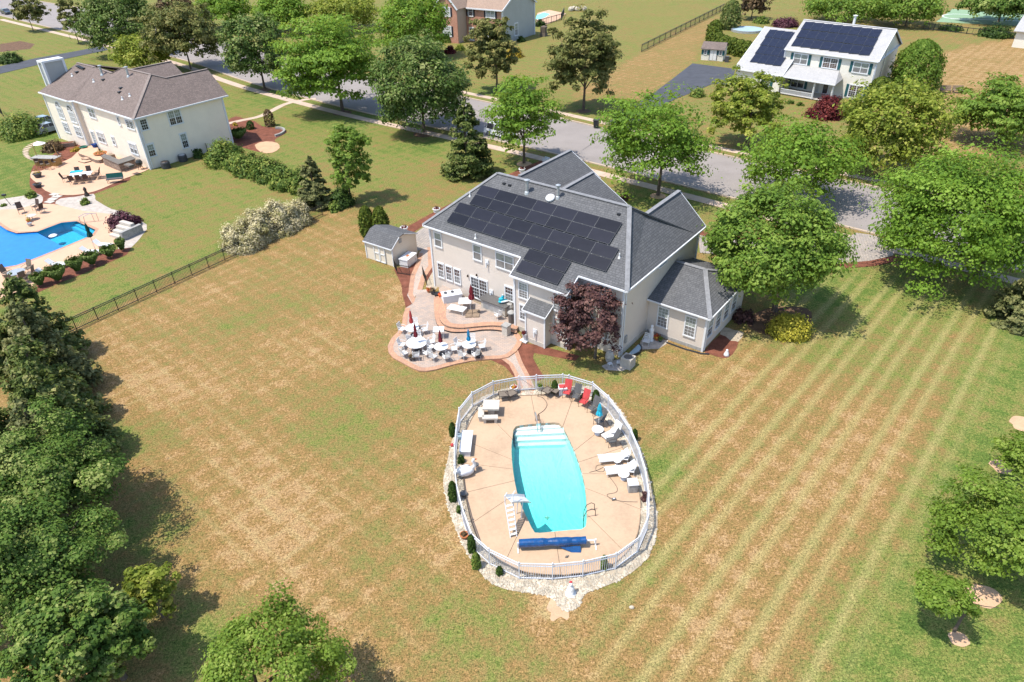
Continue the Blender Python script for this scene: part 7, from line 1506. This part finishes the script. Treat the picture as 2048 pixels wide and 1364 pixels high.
# ------------------------------------------------------------------ neighbour's terrace
RNp = lambda x, y, z=.05: G(x / 5.685, 180 + y / 5.685, z); RPp = lambda x, y, z=.05: G(x / 5.93, 370 + y / 5.93, z)
c = RNp(915, 955, .8); dt = table('dining_table', 'long white dining table on the round neighbour patio', 'white', .5, .76, (c.x, c.y, .05), fm='brown_metal', square=(2.5, 1.5)); dt.rotation_euler = (0, 0, HY + .95)
up_ = Vector((math.cos(HY + .95), math.sin(HY + .95), 0)); vp_ = Vector((-up_.y, up_.x, 0)); DC = None
for a_, b_, f_, lb in ((-.65, 1.15, -PI / 2, 'left one on the far side'), (.65, 1.15, -PI / 2, 'right one on the far side'), (-.8, -1.15, PI / 2, 'left one on the near side'), (0, -1.2, PI / 2, 'middle one on the near side'), (.8, -1.15, PI / 2, 'right one on the near side'), (1.75, .35, PI, 'farther one at the right end'), (1.8, -.35, PI, 'nearer one at the right end'), (-1.8, -.1, 0, 'single one at the left end')):
    p_ = Vector((c.x, c.y, .05)) + up_ * a_ + vp_ * b_; l_ = 'dark brown sling chair at the long white table, ' + lb
    if DC is None: DC = chair('dining_chair', l_, 'brown_metal', 'brown_sling', 'chairs at the neighbour dining table', 1.15, .62, recl=.18, loc=p_, rz=HY + .95 + f_)
    else: dup(DC, p_, HY + .95 + f_, l_)
tw = thing('blue_towel', 'bright blue towel on a chair at the far side of the white dining table', 'towel', RNp(870, 925, .85), HY + .9); MB().obox((0, 0, .0), (.7, 0, 0), (0, .3, 0), (0, 0, .03)).obox((0, -.3, -.16), (.7, 0, 0), (0, .02, 0), (0, 0, .17)).build('cloth', M['cyan_fabric'], tw)
# stone kitchen, L shaped
K0 = [RNp(x, y) for x, y in [(1190, 850), (1380, 932), (1558, 874), (1522, 846), (1385, 893), (1222, 826)]]; kk_ = thing('stone_kitchen', 'L shaped stone counter with dark top on the neighbour patio', 'counter', (0, 0, 0)); MB().prism(K0, .02, 1.1, 0).build('stone_base', M['block'], kk_, uv=True)
ck = sum(K0, Vector()) / 6
KT = [RNp(x, y) for x, y in [(1176, 848), (1380, 940), (1572, 877), (1524, 838), (1385, 884), (1222, 817)]]; MB().prism(KT, 1.1, 1.18).build('countertop', M['granite'], kk_)
b_ = RNp(1470, 862, 1.18); MB().obox((b_.x, b_.y, 1.28), (.5, -.35, 0), (.2, .26, 0), (0, 0, .1)).build('grill_lid', M['granite'], kk_)
MB().prism([RNp(x, y) for x, y in [(1215, 815), (1290, 790), (1330, 800), (1250, 828)]], .05, .9).build('back_cabinet', M['wood'], kk_)
# raised landing with two curved steps
ld = structure('raised_landing', 'raised peach landing with curved brick steps at the left house door')
MB().prism(smooth_loop([RNp(x, y) for x, y in [(900, 745), (960, 690), (1060, 665), (1120, 680), (1150, 770), (1180, 800), (1165, 830), (1100, 832), (1030, 800), (960, 775)]], 2), .02, .5, 0, 1).build('landing', [M['ldeck'], M['block']], ld, uv=True)
for k_, q_ in enumerate(([(930, 800), (1020, 775), (1030, 800), (990, 808)], [(890, 818), (1010, 790), (1040, 815), (960, 835)])): MB().prism([RNp(x, y) for x, y in q_], .02, .34 - .15 * k_, 0, 1).build('step', [M['ldeck'], M['block']], ld, uv=True)
# tiki bar with stools
bc = RNp(555, 850, .05); tk = thing('tiki_bar', 'bamboo bar with grey top under the weeping tree on the neighbour patio', 'bar', bc, -.15)
MB().box(-1.6, -.45, 0, 1.6, .45, 1.0).build('front', M['bamboo'], tk); MB().box(-1.8, -.65, 1.0, 1.8, .65, 1.08).build('countertop', M['stone_grey'], tk)
for x in (-1.5, 1.5): MB().tube([(x, .3, 0), (x, .3, 2.6)], .05, 6).build('post', M['bamboo'], tk)
for i in range(12): MB().tube([(-1.5 + i * .27, -.47, 0), (-1.5 + i * .27, -.47, 1.0)], .05, 5).build('cane', M['bamboo'], tk)
STL = None
for i, (x, y) in enumerate([(440, 880), (500, 905), (570, 905), (640, 880), (690, 830), (705, 790)]):
    p_ = RNp(x, y); l_ = 'bar stool %s of the tiki bar' % ['at the left end', 'second from the left', 'third from the left', 'fourth from the left', 'nearer at the right end', 'farther at the right end'][i]
    if STL is None:
        STL = thing('bar_stool', l_, 'stool', p_, .3, 'stools at the tiki bar'); MB().lathe([(.2, .72), (.22, .78)], 10).build('seat', M['tan_sling'], STL); MB().box(-.22, .16, .8, .22, .2, 1.15).build('backrest', M['brown_sling'], STL)
        for k_ in range(4): a_ = PI / 4 + k_ * PI / 2; MB().tube([(.14 * math.cos(a_), .14 * math.sin(a_), .72), (.24 * math.cos(a_), .24 * math.sin(a_), 0)], .022, 5).build('leg', M['bamboo'], STL)
    else: dup(STL, p_, i * .5, l_)
un = thing('umbrella', 'small open white umbrella beside the tiki bar', 'umbrella', RNp(560, 790), 0); MB().tube([(0, 0, 0), (0, 0, 2.4)], .03, 6).build('pole', M['bamboo'], un); MB().lathe([(.8, 2.15), (.45, 2.35), (.02, 2.48)], 8, (-.5, 0, 0)).build('canopy', M['white'], un); MB().bar((0, 0, 2.38), (-.5, 0, 2.45), .04).build('arm', M['bamboo'], un)
fb = thing('garden_bench', 'dark metal bench with green cushion at the edge of the neighbour patio', 'bench', RNp(1320, 1050), HY + .9)
MB().box(-.95, -.3, .45, .95, .3, .55).build('seat', M['grey_sling'], fb); MB().obox((0, .34, .8), (.95, 0, 0), (0, .04, 0), (0, .07, .26)).build('backrest', M['green_fabric'], fb)
for x in (-.85, .85):
    for y in (-.25, .28): MB().tube([(x, y, .45), (x, y, 0)], .03, 5).build('leg', M['black_metal'], fb)
pot('planter', 'dark green pot by the left house bump corner', RNp(965, 690), .5, .6, 'green_glaze'); pot('planter', 'blue pot by the left house patio door', RNp(1080, 650, .5), .35, .45, 'jewel_blue')
pot('planter', 'dark pot with yellow flowers at the left rim of the neighbour patio', RNp(437, 990), .5, .5, 'pot_dark', 'yellow', .55, .7); pot('planter', 'dark empty pot on the lower left rim of the neighbour patio', RNp(436, 1100), .48, .4, 'pot_dark', 'brownleaf', .2, .1)
pot('planter', 'yellow leafy planter behind the stone counter', RNp(1150, 745, .3), .8, .4, 'terracotta', 'shrub', .8, .5)
gs0 = thing('garden_statue', 'small bronze statue on the lower rim of the neighbour patio', 'statue', RNp(990, 1200), 0); MB().lathe([(.3, 0), (.25, .2), (.14, .5), (.2, .8), (.1, 1.0), (.01, 1.1)], 8).build('figure', M['brown_metal'], gs0, smooth=True)
gl0 = thing('kettle_grill', 'dark kettle grill at the right end of the stone counter', 'grill', RNp(1605, 900), 0); MB().lathe([(.2, .5), (.4, .7), (.42, .95), (.3, 1.2), (.03, 1.3)], 12).build('kettle', M['black_metal'], gl0)
for k_ in range(3): MB().tube([(.2 * math.cos(k_ * 2.1), .2 * math.sin(k_ * 2.1), .6), (.36 * math.cos(k_ * 2.1), .36 * math.sin(k_ * 2.1), 0)], .03, 5).build('leg', M['black_metal'], gl0)
ln0 = thing('garden_lantern', 'thin dark garden lantern on the gravel at left', 'lantern', RNp(125, 1310), 0); MB().tube([(0, 0, 0), (-.4, 0, 1.2)], .03, 5).build('post', M['black_metal'], ln0); MB().box(-.5, -.14, 1.15, -.1, .14, 1.35).build('lamp_head', M['black_metal'], ln0)
# lounge chairs at the blue pool
for (x, y), f_, lb in (((265, 335), -.9, 'brown high-backed chair left of the small table by the blue pool'), ((440, 300), -2.0, 'brown high-backed chair behind the small table by the blue pool'), ((490, 330), 2.8, 'brown high-backed chair right of the small table by the blue pool')): dup(DC, RPp(x, y), f_, lb, 'brown chairs by the blue pool')
c = RPp(370, 365, .5); table('side_table', 'small pale table between the brown chairs by the blue pool', 'concrete', .5, .5, (c.x, c.y, .05), 'pedestal')
pot('planter', 'yellow flower pot at the rim of the blue pool', RPp(345, 440), .22, .3, 'terracotta', 'yellow', .3, .6); pot('planter', 'small grey pot at the rim of the blue pool', RPp(360, 485), .24, .35, 'galv')
c = RPp(190, 1030, .75); table('cafe_table', 'grey table with chairs at the lower corner of the blue pool', 'galv', .75, .72, (c.x, c.y, .05), fm='brown_metal'); LC = None
for i, (a_, lb) in enumerate(((1.3, 'far side'), (.1, 'right side'), (-1.4, 'near side'), (2.9, 'left side'), (-.7, 'lower right side'))):
    p_ = Vector((c.x + 1.15 * math.cos(a_), c.y + 1.15 * math.sin(a_), .05)); l_ = 'pale sling chair on the %s of the grey pool table' % lb
    if LC is None: LC = chair('cafe_chair', l_, 'brown_metal', 'tan_sling', 'chairs at the grey pool table', 1.2, .62, recl=.16, loc=p_, rz=a_ + PI)
    else: dup(LC, p_, a_ + PI, l_)
umbrella('dark green closed umbrella at the corner of the blue pool', RPp(1140, 785), 3.1, 'green_fabric', .2, None, True)
LGN = None
for (x, y), lb in (((1240, 735), 'white sun lounger nearest the purple bush by the blue pool'), ((1090, 815), 'white sun lounger beside the dark green umbrella'), ((690, 965), 'white sun lounger behind the widest grass clump'), ((580, 1075), 'white sun lounger near the lower end of the grass row')):
    dup(lg, RPp(x, y), -.1 if LGN else -.2, lb, 'white loungers by the blue pool'); LGN = 1
sr = thing('stone_steps', 'stacked grey stone steps below the purple bush', 'steps', RPp(1450, 600, 0), -.5)
for k_ in range(4): MB().box(-.9, -.8 + k_ * .5, 0, .9, -.35 + k_ * .5, .3 + k_ * .28).build('stone_block', M['concrete'], sr)
MB().box(.95, -.8, 0, 1.35, 1.6, .9).build('side_wall', M['stone_grey'], sr)
hr = thing('hand_rail', 'thin pale hand rail at the steps of the blue pool', 'hand rail', RPp(1120, 430), 0); q = MB()
for dx in (0, .5): MB().tube([(dx, 0, 0), (dx, 0, .9), (dx - .6, -.2, 1.0), (dx - 1.3, -.3, .7), (dx - 1.4, -.3, -.3)], .035, 6).build('rail', M['steel'], hr)
fl = thing('pool_float', 'small white float on the blue pool water', 'float', RPp(630, 605, -.1), 0); MB().lathe([(.3, .0), (.42, .06), (.3, .14), (.1, .12)], 12).build('ring', M['white'], fl)
rw = thing('ring_bed_wall', 'low curved block wall round the tiny tree in the mulch bed', 'wall', (0, 0, 0)); pts = smooth_line(RB([(1005, 375), (1050, 360), (1080, 335), (1060, 315), (1010, 312)]), 3)
for a_, b_ in zip(pts[:-1], pts[1:]): MB().bar(a_ + Vector((0, 0, .15)), b_ + Vector((0, 0, .15)), .3, .3).build('block', M['stone_grey'], rw)
pw = thing('planter_wall', 'rectangular stone planter by the wall of the left house', 'planter', RNp(735, 640), .25); MB().box(-1.4, -.5, 0, 1.4, .5, .5).build('stone_wall', M['block'], pw, uv=True); MB().box(-1.25, -.36, .5, 1.25, .36, .52).build('soil', M['mulch'], pw)
print('leaves', LEAVES[0], 'objects', len(bpy.data.objects))
